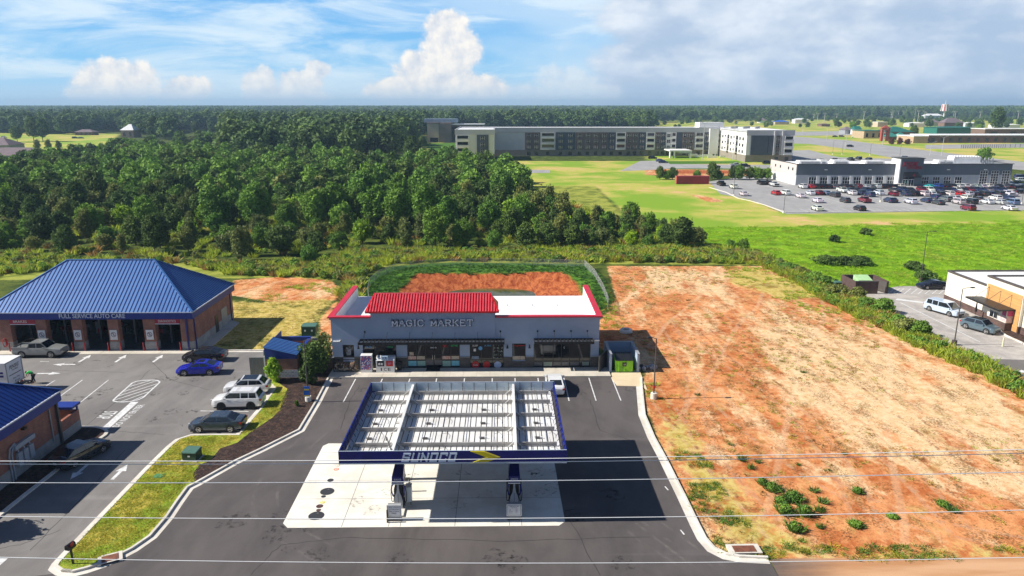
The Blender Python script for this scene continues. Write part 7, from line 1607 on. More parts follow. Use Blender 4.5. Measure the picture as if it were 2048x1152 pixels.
for row, ang, items in ROWS:
    cnt = {}; items = sorted(items, key=lambda q: q[0])
    for it in items: cnt.setdefault(it[2], []).append(it)
    for it in items:
        c_, cn_ = CO[it[2][0]]; kd, kl = KN[it[2][1]]; lst = cnt[it[2]]; o_ = (ords[lst.index(it)] + ' ' if len(lst) > 1 else '')
        o = bpy.data.objects.new('distant_' + kd, farmesh(kd)); COL.objects.link(o); g = G(it[0], it[1]); o.location = (g.x, g.y, .02); j = random.uniform(-2, 2); o.rotation_euler = (0, 0, rad(ang + j))
        o.scale = (1.0, 1.0, 1.0); o.color = (*[min(1, max(.005, q * random.uniform(.9, 1.1))) for q in c_], 1)
        tag(o, '%s%s %s %s' % (o_, cn_, kl, row) + (', counting from the left' if o_ else ''), 'car', 'cars ' + row)
# ================================================================== VEGETATION
F_DK = foliage('leaf_dark', (.045, .095, .026), (.14, .23, .050)); F_MD = foliage('leaf_mid', (.075, .18, .030), (.21, .38, .055)); F_OL = foliage('leaf_olive', (.10, .14, .045), (.25, .30, .085)); F_BR = foliage('leaf_bright', (.16, .32, .02), (.36, .55, .04)); F_FAR = foliage('leaf_far', (.045, .095, .034), (.12, .21, .055), .2, .5)
BARK = M('bark', (.12, .09, .06), (.07, .05, .035), 6, .9)
def leafmesh(name, mat, n, lobes, size, seed, up=.25, rnd=.75, elong=1.0, shoots=0, slen=1.0):
    """many small leaf faces spread through the lobes of a crown"""
    g = np.random.default_rng(seed); P_ = []; N_ = []; S_ = []
    vol = np.array([l[3] * l[4] for l in lobes]); vol = vol / vol.sum()
    for l, v in zip(lobes, vol):
        k = int(n * v); d = g.normal(size=(k, 3)); d /= np.linalg.norm(d, axis=1)[:, None]; rr = g.uniform(.55, 1.0, k) ** .45
        rr *= 1 + .16 * np.sin(d[:, 0] * 7 + l[0] * 3) * np.cos(d[:, 2] * 6 + l[1] * 5)
        P_.append(np.stack([l[0] + d[:, 0] * rr * l[3], l[1] + d[:, 1] * rr * l[3], l[2] + d[:, 2] * rr * l[4]], 1)); nn = d + g.normal(size=(k, 3)) * rnd; nn[:, 2] += up; N_.append(nn)
    if shoots:
        A_ = np.concatenate(P_); top = A_[A_[:, 2] > np.quantile(A_[:, 2], .35)]; b0 = top[g.integers(0, len(top), shoots)]; dr = g.normal(size=(shoots, 3)) * .3 + np.stack([b0[:, 0], b0[:, 1], 0 * b0[:, 0]], 1) / (np.abs(A_).max() + 1) * .8; dr[:, 2] += 1; L_ = g.uniform(.3, 1.0, shoots) * slen
        for q in range(9): f_ = q / 8; P_.append(b0 + dr * (L_ * f_)[:, None] + g.normal(size=(shoots, 3)) * .14 * slen * (1 - f_ * .7)); N_.append(g.normal(size=(shoots, 3)))
    P_ = np.concatenate(P_); N_ = np.concatenate(N_); N_ /= np.linalg.norm(N_, axis=1)[:, None]; k = len(P_)
    a = np.cross(N_, g.normal(size=(k, 3))); a /= np.linalg.norm(a, axis=1)[:, None]; b = np.cross(N_, a); s = size * g.uniform(.55, 1.35, k)[:, None]
    a = a * s * elong; b = b * s * .62
    V = np.stack([P_ - a, P_ - b * .9, P_ + a, P_ + b * .9], 1).reshape(-1, 3)
    V[:, 2] = np.maximum(V[:, 2], .03)
    me_ = bpy.data.meshes.new(name); me_.vertices.add(len(V)); me_.vertices.foreach_set('co', V.astype(np.float32).ravel()); me_.loops.add(len(V)); me_.loops.foreach_set('vertex_index', np.arange(len(V), dtype=np.int32)); me_.polygons.add(k); me_.polygons.foreach_set('loop_start', np.arange(0, len(V), 4, dtype=np.int32)); me_.polygons.foreach_set('loop_total', np.full(k, 4, np.int32)); me_.update(calc_edges=True); me_.materials.append(mat); return me_
def lobeset(seed, n, R, H, z0, lr=.45, lz=.4):
    g = random.Random(seed); out = [(0, 0, z0 + H * .5, R * .62, H * .46)]
    for i in range(n):
        a = 2.4 * i + g.uniform(-.4, .4); f = (i + .5) / n; z = z0 + H * (.15 + .72 * f); rad_ = R * .66 * math.sqrt(max(.05, 1 - abs(2 * f - .85) ** 2.2)) * g.uniform(.7, 1.2)
        out.append((rad_ * math.cos(a), rad_ * math.sin(a), z, R * lr * g.uniform(.7, 1.25), H * lz * .42 * g.uniform(.8, 1.2)))
    return out
def trunkmesh(name, h, r, seed):
    g = random.Random(seed); mb = MB().cyl((0, 0, -.1), (0, 0, h * .45), r, r * .7, 6).cyl((0, 0, h * .45), (.1, 0, h * .8), r * .7, r * .3, 5)
    for i in range(4): a = i * 1.7 + g.random(); z = h * (.25 + .12 * i); mb.cyl((0, 0, z), (h * .22 * math.cos(a), h * .22 * math.sin(a), z + h * .2), r * .4, r * .15, 4)
    return mb.mesh(name, BARK)
TREES = []   # (crown mesh, trunk mesh, height, kind)
for i, (mt, R, H, z0, nl, nlf, ls, kd) in enumerate(((F_DK, 2.6, 6.2, .5, 13, 3000, .26, 'dark'), (F_OL, 2.9, 5.6, .3, 12, 3000, .27, 'olive'), (F_DK, 3.0, 7.6, .9, 14, 3600, .29, 'dark'), (F_MD, 2.7, 5.2, .2, 11, 2600, .27, 'mid'), (F_OL, 2.1, 6.6, .4, 12, 2600, .24, 'olive'), (F_MD, 3.3, 8.2, 1.2, 15, 3800, .31, 'mid'), (F_BR, 2.5, 5.2, .4, 11, 2400, .26, 'bright'), (F_DK, 3.8, 10.5, 2.0, 16, 4200, .36, 'tall'))):
    TREES.append((leafmesh('crown', mt, nlf, lobeset(i + 3, nl, R, H, z0), ls, i + 11, shoots=70, slen=1.1, rnd=.85), trunkmesh('trunk', z0 + H, .12 + .02 * R, i), z0 + H, kd))
def place_tree(ti, x, y, s, label, grp=None, cat='tree', name='tree', rz=None, z=-.05):
    cr, tk, h, kd = TREES[ti]; r = bpy.data.objects.new(name, None); COL.objects.link(r); r.location = (x, y, z); r.rotation_euler = (0, 0, random.uniform(0, 6.28) if rz is None else rz); sc = s; r.scale = (sc * random.uniform(.9, 1.12), sc * random.uniform(.9, 1.12), sc * random.uniform(.88, 1.12)); tag(r, label, cat, grp)
    for nm, m_ in (('crown', cr), ('trunk', tk)): c = bpy.data.objects.new(nm, m_); COL.objects.link(c); c.parent = r
    return r
KL = {'dark': ('dark green bushy tree in the young wood behind the shops', 'broad_tree'), 'olive': ('grey olive bushy tree in the young wood behind the shops', 'olive_tree'), 'mid': ('mid green leafy tree in the young wood behind the shops', 'leafy_tree'), 'bright': ('bright yellow green tree in the young wood behind the shops', 'lime_tree'), 'tall': ('tall dark tree towering in the young wood behind the shops', 'tall_tree')}
def ingp(pl): return [tuple(G(x, y)[:2]) for x, y in pl]
WOOD_ = ingp([(-420, 508), (-60, 512), (150, 508), (300, 512), (480, 519), (640, 512), (700, 497), (960, 500), (1100, 497), (1290, 498), (1405, 492), (1360, 468), (1240, 441), (1150, 440), (1058, 436), (1050, 372), (940, 340), (830, 340), (600, 330), (300, 325), (140, 340), (-60, 345), (-420, 345)])
CLR = [ingp(q) for q in ([(438, 470), (470, 400), (540, 405), (600, 440), (610, 486), (520, 478)], [(1058, 440), (1058, 372), (1190, 372), (1255, 440)], [(1225, 462), (1200, 440), (1262, 438)])]
def inp(poly, x, y): return bool(inside(poly, np.array([x]), np.array([y]))[0])
xs_ = [p[0] for p in WOOD_]; ys_ = [p[1] for p in WOOD_]; pts = []
grid = {}
def far_enough(x, y, d):
    cx_, cy_ = int(x // 8), int(y // 8)
    for i in (-1, 0, 1):
        for j in (-1, 0, 1):
            for (a, b) in grid.get((cx_ + i, cy_ + j), ()):
                if (a - x) ** 2 + (b - y) ** 2 < d * d: return False
    return True
rnd = random.Random(5)
for _ in range(60000):
    y = rnd.uniform(min(ys_), max(ys_)); x = rnd.uniform(min(xs_), max(xs_))
    if abs(x) > .98 * y + 10 or not inp(WOOD_, x, y): continue
    if any(inp(c, x, y) for c in CLR) and rnd.random() > .12: continue
    d = _R.transposed() @ Vector((x, y, -CH)); pv = 576 - F * d.y / -d.z
    pu = 1024 + F * d.x / -d.z; tip = pu > 1080 and pv > 438
    if not far_enough(x, y, 3.3 if tip else (4.9 if pv > 455 else 4.1) + y * .004): continue
    if not tip and pv > 440 and math.sin(x * .21 + 1) + math.sin(y * .33 + x * .1) + rnd.uniform(-.6, .6) > 1.25: continue
    pts.append((x, y)); grid.setdefault((int(x // 8), int(y // 8)), []).append((x, y))
pts.sort(key=lambda p: p[1]); 
seen = [p for p in pts if abs(p[0] + .0134 * p[1]) < .72 * p[1] + 4]; ind = seen[:290]; si = set(ind); rest = [p for p in pts if p not in si]
wts = [4, 4, 2, 5, 4, 3, 1.6, .5]
treespec = []
for (x, y) in ind:
    ti = rnd.choices(range(8), wts)[0]; s = rnd.uniform(.62, 1.12); d = _R.transposed() @ Vector((x, y, -CH)); pu, pv = 1024 + F * d.x / -d.z, 576 - F * d.y / -d.z; s *= .62 if pu > 1130 else .80 if pv > 462 else 1.05; treespec.append((x, y, ti, s))
sets = {}
for (x, y, ti, s) in treespec:
    d = _R.transposed() @ Vector((x, y, -CH)); u_, v_ = 1024 + F * d.x / -d.z, 576 - F * d.y / -d.z
    zone = 'left of the blue workshop roof' if u_ < 130 else 'above the blue workshop roof' if u_ < 310 else 'just right of the blue workshop roof' if u_ < 480 else 'behind the pale clay patch' if u_ < 730 else 'behind the left half of the pond' if u_ < 970 else 'behind the right half of the pond' if u_ < 1200 else 'at the right tip of the wood'
    dep = 'at the front edge' if v_ > 490 else 'just inside the front edge' if v_ > 462 else 'in the middle ranks' if v_ > 435 else 'deep in the wood'
    kd = {'dark': 'dark green', 'olive': 'grey olive', 'mid': 'mid green', 'bright': 'lime green', 'tall': 'tall dark'}[TREES[ti][3]]; sets.setdefault((kd, dep, zone), []).append((u_, x, y, ti, s))
for (kd, dep, zone), L_ in sets.items():
    L_.sort()
    for i, (u_, x, y, ti, s) in enumerate(L_):
        base_ = '%s tree %s, %s' % (kd, dep, zone)
        lb = base_ if len(L_) == 1 else ('%s %s' % (ords[i], base_) + ', from the left')
        if len(lb.split()) > 16: lb = lb.replace(', from the left', '')
        place_tree(ti, x, y, s, lb, 'trees of the young wood behind the shops', name={'dark': 'broad_tree', 'olive': 'olive_tree', 'mid': 'leafy_tree', 'bright': 'lime_tree', 'tall': 'tall_tree'}[TREES[ti][3]])
# front specimens that can be told apart
for (px, py, ti, s, lb) in ((620, 527, 3, .62, 'small round dark tree standing forward of the wood behind the pale clay patch'), (482, 522, 4, .85, 'slim olive tree standing forward at the wood edge above the blue roof ridge'), (1365, 497, 0, 1.0, 'conical dark tree at the right tip of the wood'), (1460, 498, 3, .38, 'left of two small dark bushes in the green field by the wood tip'), (1487, 500, 3, .42, 'right of two small dark bushes in the green field by the wood tip')):
    g = G(px, py); place_tree(ti, g.x, g.y, s, lb, name='shrub_tree' if s < .7 else 'tree')
# distant single trees
for i, (px, py, ti, s, lb) in enumerate(((86, 283, 7, 1.6, 'broad dark tree on the far left lawn'), (35, 284, 7, 1.1, 'round grey green tree at the far left lawn edge'), (68, 283, 7, 1.5, 'tall dark tree between the two far lawn trees'), (1968, 322, 3, 1.35, 'leafy green tree standing behind the plaza roof plant'), (1992, 268, 7, 1.9, 'huge dark tree beside the rear school block'), (1958, 270, 5, 1.2, 'mid green tree left of the huge dark tree'), (1827, 277, 7, 1.0, 'dark conical tree at the end of the green school roof'),
    (1672, 256, 7, .9, 'round tree on the sports field, left one'), (1732, 256, 7, .95, 'round tree on the sports field, middle one'), (1860, 256, 7, .95, 'round tree near the mauve roofs'), (1705, 262, 5, 1.2, 'mid green tree by the white cottage'), (392, 268, 7, .9, 'round tree on the far middle lawn'), (425, 270, 7, 1.2, 'broad tree at the middle of the far lawn'), (470, 275, 7, 2.0, 'large pale green tree at the wood edge'),
    (76, 302, 4, 1.0, 'left dark conifer like tree on the left field'), (98, 302, 4, 1.0, 'middle dark tree on the left field'), (118, 300, 4, .9, 'right dark tree on the left field'), (825, 330, 7, 1.1, 'tree left of the pale blue box'), (845, 300, 7, .8, 'slim tree above the pale blue box'))):
    g = G(px, py); place_tree(ti, g.x, g.y, s, lb, name='distant_tree')
for i, px in enumerate((1783, 1799, 1815)):
    g = G(px, 289); o = place_tree(3, g.x, g.y, .8, '%s purple leaved tree in front of the school' % ('left', 'middle', 'right')[i], 'purple trees in front of the school', name='plum_tree')
    m2 = TREES[3][0].copy(); m2.materials[0] = foliage('leaf_plum' + 'abc'[i], (.10, .03, .03), (.2, .07, .05)); o.children[0].data = m2
for i, (px, w_) in enumerate(((1320, .8), (1333, .7), (1345, .8), (1394, .7), (1424, 1.0), (1436, .7), (1465, .8), (1478, 1.1), (1500, .8), (1512, .9), (1524, .7), (1534, .8))):
    g = G(px, 359); place_tree(3 if i % 2 else 0, g.x, g.y, w_ * .9, '%s dark bush from the left in the line beyond the shipping container' % ords[i], 'bushes along the red earth bank', 'bush', 'dark_bush')
# garden shrubs near the buildings
def shrub(px, py, R, H, mat, lb, n=1800, ls=.13, nl=8, z0=.05, name='shrub', z=.12, cat='shrub', sd=50):
    g = G(px, py); r = empty(name, (g.x, g.y, z), lb, cat); me_ = leafmesh('foliage', mat, n, lobeset(sd, nl, R, H, z0, .5, .5), ls, sd); o = bpy.data.objects.new('foliage', me_); COL.objects.link(o); o.parent = r; MB().cyl((0, 0, -.05), (0, 0, H * .7), .06, .03, 6).cyl((.0, .1, 0), (.3 * R, .2, H * .5), .04, .02, 5).build('stem', BARK, r); return r
shrub(548, 765, .85, 2.5, F_BR, 'yellow green shrub at the left corner of the brick bin store', sd=51, z=.1)
shrub(628, 748, 1.7, 3.4, F_DK, 'large dark bush behind the left lamp post', 3600, .15, 12, sd=52)
shrub(617, 770, .9, 2.4, F_DK, 'dark leafy bush just left of the lamp post', 1600, .13, 8, sd=53)
shrub(647, 722, 1.3, 3.2, F_OL, 'tall loose olive shrub left of the shop corner', 2200, .14, 10, sd=54)
shrub(594, 815, .22, .6, F_MD, 'tiny green sapling in the mulch bed', 160, .1, 3, sd=55)
for i, (px, py, R, H) in enumerate(((1668, 590, 2.4, 2.0), (1650, 570, 2.2, 1.8), (1630, 560, 2.0, 1.7), (1715, 598, 1.5, 2.2), (1768, 626, 1.9, 2.6), (1795, 650, 1.3, 1.6), (1812, 665, 1.9, 2.2), (1840, 672, 1.6, 2.4), (1730, 612, 1.6, 1.4), (1600, 548, 2.0, 1.5), (1880, 700, 1.3, 1.2), (1575, 540, 2.0, 1.5))):
    shrub(px, py, R * .75, H * .8, F_MD if i % 3 else F_OL, '%s green bush along the weedy strip beside the coffee shop, counting from the far end' % ords[[11, 9, 2, 1, 0, 3, 8, 4, 5, 6, 7, 10].index(i)], 2400, .16, 10, name='wild_bush', z=0, cat='bush', sd=60 + i)
for i, (px, py, R) in enumerate(((1688, 529, 2.2), (1655, 528, 2.6), (1722, 529, 2.2), (1828, 540, 1.8), (1668, 484, 1.2), (1730, 470, 1.2), (1850, 560, 2.2))):
    shrub(px, py, R, 1.5, F_DK, '%s dark low bush from the left in the bright green field' % ords[sorted((1688, 1655, 1722, 1828, 1668, 1730, 1850)).index(px)], 1200, .2, 8, name='field_bush', z=0, cat='bush', sd=80 + i)
# tree off the left edge that throws its shade on the lot
g = G(30, 1066); place_tree(4, g.x - 4.6, g.y - .1, .75, 'slim street tree just outside the left edge near the road', name='street_tree', z=0)

# ---- clumps and ground cover
def blades(name, mat, n, R, H, seed, bend=.35, wd=.03):
    g = np.random.default_rng(seed); V = []; k = n
    a = g.uniform(0, 2 * np.pi, k); r = R * np.sqrt(g.uniform(0, 1, k)); x, y = r * np.cos(a), r * np.sin(a); h = H * g.uniform(.45, 1.1, k); d = g.normal(size=(k, 2)) * bend * h[:, None] + np.stack([x, y], 1) * .5
    t_ = g.uniform(0, np.pi, k); wx, wy = np.cos(t_) * wd * (1 + h), np.sin(t_) * wd * (1 + h)
    V = np.stack([np.stack([x - wx, y - wy, 0 * x], 1), np.stack([x + wx, y + wy, 0 * x], 1), np.stack([x + d[:, 0] * .5 + wx * .7, y + d[:, 1] * .5 + wy * .7, h * .65], 1), np.stack([x + d[:, 0], y + d[:, 1], h], 1), ], 1).reshape(-1, 3)
    me_ = bpy.data.meshes.new(name); me_.vertices.add(len(V)); me_.vertices.foreach_set('co', V.astype(np.float32).ravel()); me_.loops.add(len(V)); me_.loops.foreach_set('vertex_index', np.arange(len(V), dtype=np.int32)); me_.polygons.add(k); me_.polygons.foreach_set('loop_start', np.arange(0, len(V), 4, dtype=np.int32)); me_.polygons.foreach_set('loop_total', np.full(k, 4, np.int32)); me_.update(calc_edges=True); me_.materials.append(mat); return me_
G_YG = foliage('grass_yellowgreen', (.25, .38, .03), (.48, .57, .085), .42, .3); G_BR = foliage('grass_bright', (.20, .40, .012), (.36, .60, .03), .3, .25); G_DRY = foliage('grass_dry', (.24, .15, .05), (.45, .32, .11), .3, .4); G_WD = foliage('weed_green', (.05, .15, .03), (.13, .28, .05), .25, .3); G_LW = foliage('lawn_blades', (.20, .33, .02), (.55, .50, .09), .35, .4)
CN = 0
def hidden_coll(meshes):
    c = bpy.data.collections.new('sources')
    for i, m_ in enumerate(meshes): o = bpy.data.objects.new('src%02d' % i, m_); c.objects.link(o)
    return c
def scatter(name, P, meshes, smin, smax, label=None, cat=None, zs=1.0, grow=0.0):
    """one object of ground cover: points carrying instances"""
    P = np.array(P, float); n = len(P)
    if P.shape[1] == 2: P = np.concatenate([P, pond_z(P[:, 0], P[:, 1])[:, None] - .02], 1)
    me_ = bpy.data.meshes.new(name); me_.vertices.add(n); me_.vertices.foreach_set('co', P.astype(np.float32).ravel())
    sc = RNG.uniform(smin, smax, n)
    if grow: sc = sc * (1 + grow * np.maximum(0, P[:, 1] - 400) / 1000)
    a = me_.attributes.new('sc', 'FLOAT', 'POINT'); a.data.foreach_set('value', sc.astype(np.float32))
    a = me_.attributes.new('ix', 'INT', 'POINT'); a.data.foreach_set('value', RNG.integers(0, len(meshes), n).astype(np.int32))
    a = me_.attributes.new('rz', 'FLOAT', 'POINT'); a.data.foreach_set('value', RNG.uniform(0, 6.28, n).astype(np.float32))
    o = bpy.data.objects.new(name, me_); COL.objects.link(o)
    ng = bpy.data.node_groups.new(name, 'GeometryNodeTree'); ng.interface.new_socket('Geometry', in_out='INPUT', socket_type='NodeSocketGeometry'); ng.interface.new_socket('Geometry', in_out='OUTPUT', socket_type='NodeSocketGeometry')
    N = ng.nodes; i_ = N.new('NodeGroupInput'); o_ = N.new('NodeGroupOutput'); ip = N.new('GeometryNodeInstanceOnPoints'); ci = N.new('GeometryNodeCollectionInfo'); ci.inputs['Collection'].default_value = hidden_coll(meshes); ci.inputs['Separate Children'].default_value = True; ci.inputs['Reset Children'].default_value = True
    ip.inputs['Pick Instance'].default_value = True
    def at_(nm, dt): q = N.new('GeometryNodeInputNamedAttribute'); q.data_type = dt; q.inputs['Name'].default_value = nm; return q.outputs['Attribute']
    cx_ = N.new('ShaderNodeCombineXYZ'); ng.links.new(at_('rz', 'FLOAT'), cx_.inputs[2]); e2r = N.new('FunctionNodeEulerToRotation'); ng.links.new(cx_.outputs[0], e2r.inputs[0])
    ng.links.new(i_.outputs[0], ip.inputs['Points']); ng.links.new(ci.outputs[0], ip.inputs['Instance']); ng.links.new(at_('ix', 'INT'), ip.inputs['Instance Index']); ng.links.new(e2r.outputs[0], ip.inputs['Rotation']); ng.links.new(at_('sc', 'FLOAT'), ip.inputs['Scale']); ng.links.new(ip.outputs[0], o_.inputs[0])
    m_ = o.modifiers.new('scatter', 'NODES'); m_.node_group = ng; o['kind'] = 'stuff'
    tag(o, label, cat); return o
def fill(polys, dens, mind=0, excl=()):
    out = []
    for pl in polys:
        wp_ = np.array(ingp(pl)); x0, y0 = wp_.min(0); x1, y1 = wp_.max(0); y1 = min(y1, 700); n = int((x1 - x0) * (y1 - y0) * dens); n = min(n, 400000)
        X1 = RNG.uniform(x0, x1, n); Y1 = RNG.uniform(y0, y1, n); k = inside([tuple(p) for p in wp_], X1, Y1) & (np.abs(X1) < .95 * Y1 + 8)
        for e in excl: k &= ~inside(ingp(e), X1, Y1)
        out.append(np.stack([X1[k], Y1[k]], 1))
    return np.concatenate(out)
tall = [blades('tall_grass', G_YG, 90, .8, 1.15, 1), blades('tall_grass', G_YG, 80, .7, .9, 2), blades('tall_grass', G_DRY, 60, .6, 1.0, 3), leafmesh('weed', F_MD, 160, [(0, 0, .5, .6, .5)], .16, 4), leafmesh('weed', F_OL, 160, [(0, 0, .5, .6, .55)], .15, 5)]
bandA = [[(-420, 512), (-80, 514), (480, 530), (640, 522), (700, 502), (900, 504), (1410, 496), (1520, 512), (1600, 545), (1590, 560), (1520, 528), (1165, 524), (900, 522), (790, 528), (735, 545), (715, 600), (690, 620), (672, 596), (700, 560), (560, 552), (470, 552), (320, 516), (-80, 560), (-420, 560)]]
scatter('rough_grass', fill(bandA, 1.0), tall, .75, 1.35)
bandB = [[(1520, 515), (1600, 545), (1700, 590), (1760, 615), (1850, 672), (1905, 697), (1965, 722), (2075, 782), (2080, 812), (1960, 750), (1860, 706), (1760, 655), (1690, 625), (1590, 566), (1520, 530)]]
scatter('rough_grass', fill(bandB, 3.0), tall[:3] + tall[3:4], .45, 1.0)
wg = [[(-60, 512), (480, 519), (700, 497), (1405, 492), (1240, 441), (1050, 372), (600, 340), (-60, 345)]]
scatter('undergrowth', fill(wg, .12), tall, .8, 1.5)
scatter('meadow_grass', fill([[(1395, 456), (2120, 440), (2200, 560), (1900, 565), (1740, 578), (1600, 545), (1500, 512), (1420, 500)]], .45), [blades('meadow_tuft', G_BR, 60, 1.0, .34, 7, .6, .022), blades('meadow_tuft', G_YG, 50, .9, .3, 8, .6, .02), blades('meadow_tuft', G_BR, 50, .9, .24, 9, .6, .02)], .6, 1.2)
scatter('bank_grass', fill([[(720, 632), (722, 590), (740, 556), (790, 534), (900, 528), (1165, 530), (1200, 550), (1222, 600), (1226, 628), (1190, 640), (1175, 600), (1160, 560), (1120, 545), (835, 547), (800, 570), (796, 610), (740, 640)]], 2.0), [blades('bank_tuft', G_WD, 40, .35, .3, 9, .6)], .6, 1.3)
dpoly = [[(1215, 532), (1530, 532), (1600, 560), (1760, 650), (1900, 720), (2100, 820), (2200, 1115), (1550, 1112), (1440, 1105), (1400, 1050), (1300, 800), (1290, 745), (1200, 690), (1205, 620)]]
def clumpy(P, sc, thr, seed):
    g = np.random.default_rng(seed); ph = g.uniform(0, 6.28, (6,)); k = g.normal(size=(6, 2)) / sc; f = sum(np.sin(P @ k[i] + ph[i]) for i in range(6)); return P[f > thr]
D_ = fill(dpoly, 1.5)
scatter('dry_weeds', clumpy(D_, 2.2, .2, 3), [blades('dry_tuft', G_DRY, 22, .22, .16, 10, .7, .014), blades('dry_tuft', M('stubble', (.16, .08, .03), (.28, .15, .05), 3, .9), 18, .18, .12, 11, .8, .012), blades('dry_tuft', G_YG, 20, .2, .14, 12, .7, .012)], .5, 1.5)
D2 = fill([[(1340, 900), (1400, 900), (1440, 960), (1500, 1050), (1640, 1090), (2060, 1095), (2060, 1122), (1545, 1118), (1440, 1108), (1400, 1055)]], 7.0)
scatter('kerbside_grass', clumpy(D2, 1.1, -.2, 5), [blades('green_tuft', G_LW, 34, .24, .16, 13, .6, .014), blades('green_tuft', G_WD, 30, .22, .2, 14, .6, .014)], .6, 1.3)
D3 = fill([[(1450, 534), (1540, 534), (1620, 570), (1700, 610), (1800, 680), (1700, 650), (1560, 600), (1450, 560)], [(1213, 600), (1250, 640), (1230, 690), (1205, 660)], [(1285, 745), (1310, 760), (1312, 800), (1292, 800)], [(455, 590), (660, 560), (680, 600), (470, 600)]], 1.6)
scatter('green_weeds', clumpy(D3, 1.8, .1, 6), [blades('green_tuft', G_YG, 30, .3, .25, 15, .6, .02)], .6, 1.4)
LW = fill([[(125, 1130), (150, 1100), (200, 1045), (262, 982), (347, 895), (362, 883), (384, 876), (478, 875), (501, 850), (525, 824), (553, 790), (575, 785), (560, 822), (500, 866), (440, 898), (400, 930), (386, 950), (388, 962), (370, 970), (327, 1033), (295, 1070), (260, 1095), (230, 1108), (175, 1130)]], 26)
scatter('lawn_blades', np.concatenate([LW, np.full((len(LW), 1), .12)], 1), [blades('lawn_tuft', G_LW, 22, .16, .09, 16, .7, .008)], .6, 1.5)
MUL = fill([[(650, 765), (625, 803), (592, 858), (516, 896), (465, 920), (395, 960), (390, 950), (420, 926), (475, 890), (545, 840), (566, 805), (580, 780), (600, 750), (650, 735)]], 8)
scatter('bark_chips', np.concatenate([MUL, np.full((len(MUL), 1), .135)], 1), [blades('chips', M('chip_dark', (.05, .03, .022), (.10, .06, .04), 8, .9), 16, .2, .05, 17, 1.5, .02), blades('chips', M('chip_light', (.25, .16, .10), (.14, .09, .06), 8, .9), 7, .2, .05, 18, 1.5, .02)], .6, 1.3)
LN = fill([[(400, 640), (470, 604), (670, 598), (640, 640), (560, 698), (430, 698), (480, 648)]], 3.0)
scatter('lawn_blades', LN, [blades('lawn_tuft', G_DRY, 24, .3, .10, 19, .7, .012), blades('lawn_tuft', G_LW, 24, .3, .10, 20, .7, .012)], .6, 1.2)
# weed clumps one can count in the clay lot
for i, (px, py, R, H) in enumerate(((1484, 920, .55, .6), (1515, 925, .4, .4), (1502, 937, .45, .5), (1545, 980, .9, .7), (1525, 968, .6, .6), (1585, 1000, 1.0, .9), (1570, 1026, .8, .9), (1610, 1030, .7, 1.0), (1590, 1060, .8, .8), (1628, 982, .5, .5), (1644, 1004, .5, .6), (1640, 1055, .4, .5), (1715, 985, .6, .5), (1712, 1052, .75, .5), (1885, 1010, .7, .4), (1905, 1022, .55, .55), (1785, 1034, .7, .22), (1655, 942, .5, .2), (1597, 930, .3, .3), (1688, 908, .3, .25), (1606, 745, .4, .35), (1462, 890, .35, .3), (1395, 790, .4, .35), (1560, 1005, .6, .6), (1640, 1022, .5, .6))):
    g = G(px, py); k = sorted([1484, 1515, 1502, 1545, 1525, 1585, 1570, 1610, 1590, 1628, 1644, 1640.5, 1715, 1712, 1885, 1905, 1785, 1655, 1597, 1688, 1606, 1462, 1395, 1560, 1640]).index(px if i != 11 else 1640.5)
    r = empty('weed_clump', (g.x, g.y, 0), '%s green weed clump from the left on the bare clay lot' % ords[k], 'weeds', 'weed clumps on the clay lot', random.uniform(0, 6))
    R *= .6; H *= .75; me_ = blades('leaves', G_WD, int(150 * R / .5), R, H, 200 + i, .4, .016); o = bpy.data.objects.new('leaves', me_); COL.objects.link(o); o.parent = r
    if R > .34: me_ = leafmesh('leafy_top', F_MD, 420, [(0, 0, H * .5, R * .9, H * .55)], .085, 300 + i); o = bpy.data.objects.new('leafy_top', me_); COL.objects.link(o); o.parent = r
# rest of the young wood, tall wood behind and forest to the horizon
mids = [leafmesh('mid_tree', F_DK, 1100, lobeset(31, 10, 2.8, 6.5, .4), .5, 31), leafmesh('mid_tree', F_OL, 900, lobeset(32, 10, 2.9, 6, .3), .5, 32), leafmesh('mid_tree', F_MD, 900, lobeset(33, 11, 3.2, 7.5, .5), .52, 33), leafmesh('mid_tree', F_MD, 900, lobeset(34, 11, 3.4, 8.5, .5), .52, 34), leafmesh('mid_tree', F_DK, 1100, lobeset(35, 11, 3.3, 8.0, .5), .52, 35)]
scatter('young_wood', rest, mids, .75, 1.3)
bigs = [leafmesh('big_tree', F_FAR, 750, lobeset(40 + i, 12, 6.2 + i * .5, 12.5 + i, 2.5), 1.15, 40 + i) for i in range(4)]
def wedge(y0, y1, sp0, k, x0=-1.05, x1=1.0):
    out = []; y = y0
    while y < y1:
        sp_ = sp0 + k * (y - y0); x = x0 * y
        while x < x1 * y: out.append((x + rnd.uniform(-.45, .45) * sp_, y + rnd.uniform(-.45, .45) * sp_)); x += sp_
        y += sp_
    return np.array(out)
def keep(P, px0, px1, py0, py1):
    pass
W1 = wedge(300, 1000, 9.5, .004)
def proj(P, z=0):
    Ri = np.array(_R.transposed()); d = np.stack([P[:, 0], P[:, 1], np.full(len(P), z - CH)], 1) @ Ri.T; return 1024 + F * d[:, 0] / -d[:, 2], 576 - F * d[:, 1] / -d[:, 2]
u, v = proj(W1)
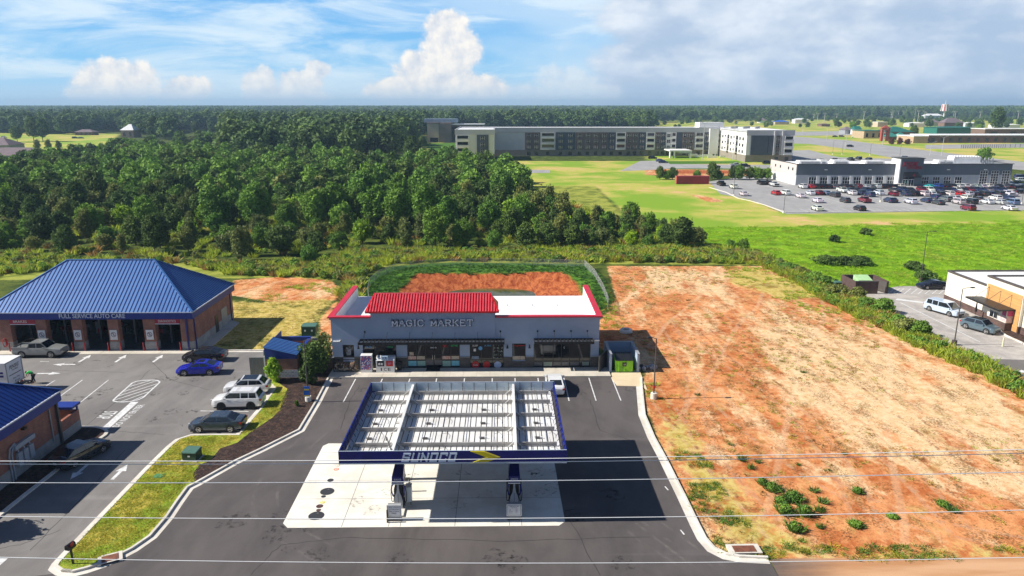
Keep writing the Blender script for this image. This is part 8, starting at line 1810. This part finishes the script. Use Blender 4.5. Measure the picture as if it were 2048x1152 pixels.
# base lines of the tall wood in the photograph
EDGE = np.interp(u, [-200, 0, 60, 130, 240, 285, 345, 346, 455, 456, 600, 700, 790, 820, 850, 870, 940, 1000, 1200, 1300, 1310, 1420, 1560, 1700, 1850, 2048, 2300], [266, 266, 268, 270, 262, 275, 282, 264, 264, 325, 330, 330, 318, 296, 268, 262, 262, 262, 262, 262, 248, 243, 240, 238, 238, 237, 237])
k1 = v < EDGE
big = W1[k1]
W2 = wedge(1000, 1900, 15, .012); u2, v2 = proj(W2); e2 = np.interp(u2, [-300, 1200, 1310, 1560, 1700, 2300], [300, 300, 246, 240, 237, 236]); W2 = W2[v2 < e2]
W3 = wedge(1900, 9500, 26, .006)
scatter('far_forest', np.concatenate([big, W2]), bigs, .8, 1.3)
wide = [leafmesh('tree_mass', F_FAR, 800, [(g_.uniform(-15, 15), g_.uniform(-12, 12), g_.uniform(7, 10.5), g_.uniform(7, 9.5), g_.uniform(6.5, 9.5)) for _ in range(9)], 2.0, 70 + i) for i, g_ in enumerate([random.Random(q) for q in range(4)])]
scatter('horizon_forest', W3, wide, .7, 1.38)
MW = fill([[(120, 325), (200, 305), (300, 300), (345, 292), (460, 284), (470, 338), (140, 350)]], .012)
scatter('mid_wood', MW, mids, .7, 1.25)
# scattered trees round the far buildings
q = wedge(700, 1500, 22, .01, .2, .8); uu, vv = proj(q); kk = (vv > 236) & (vv < 259) & (RNG.random(len(q)) < np.where(vv < 248, .5, .22)); scatter('parkland_trees', q[kk], bigs, .35, .7)

# ================================================================== HAZE
hz = MB().box(-9500, 9500, -300, 10800, -12, 90).build('haze', None, None); hz.data.materials.clear()
hm = bpy.data.materials.new('haze_air'); hm.use_nodes = True; hm.node_tree.nodes.clear(); ho = hm.node_tree.nodes.new('ShaderNodeOutputMaterial'); hv = hm.node_tree.nodes.new('ShaderNodeVolumePrincipled')
hv.inputs['Color'].default_value = (.50, .74, .98, 1); hv.inputs['Density'].default_value = .00017; hv.inputs['Anisotropy'].default_value = .1; hm.node_tree.links.new(hv.outputs[0], ho.inputs['Volume']); hz.data.materials.append(hm); hz['kind'] = 'stuff'
for o in bpy.data.objects:
    if o.parent is None and o.type in ('MESH', 'EMPTY') and 'label' not in o and o.get('kind') is None: print('UNTAGGED', o.name)
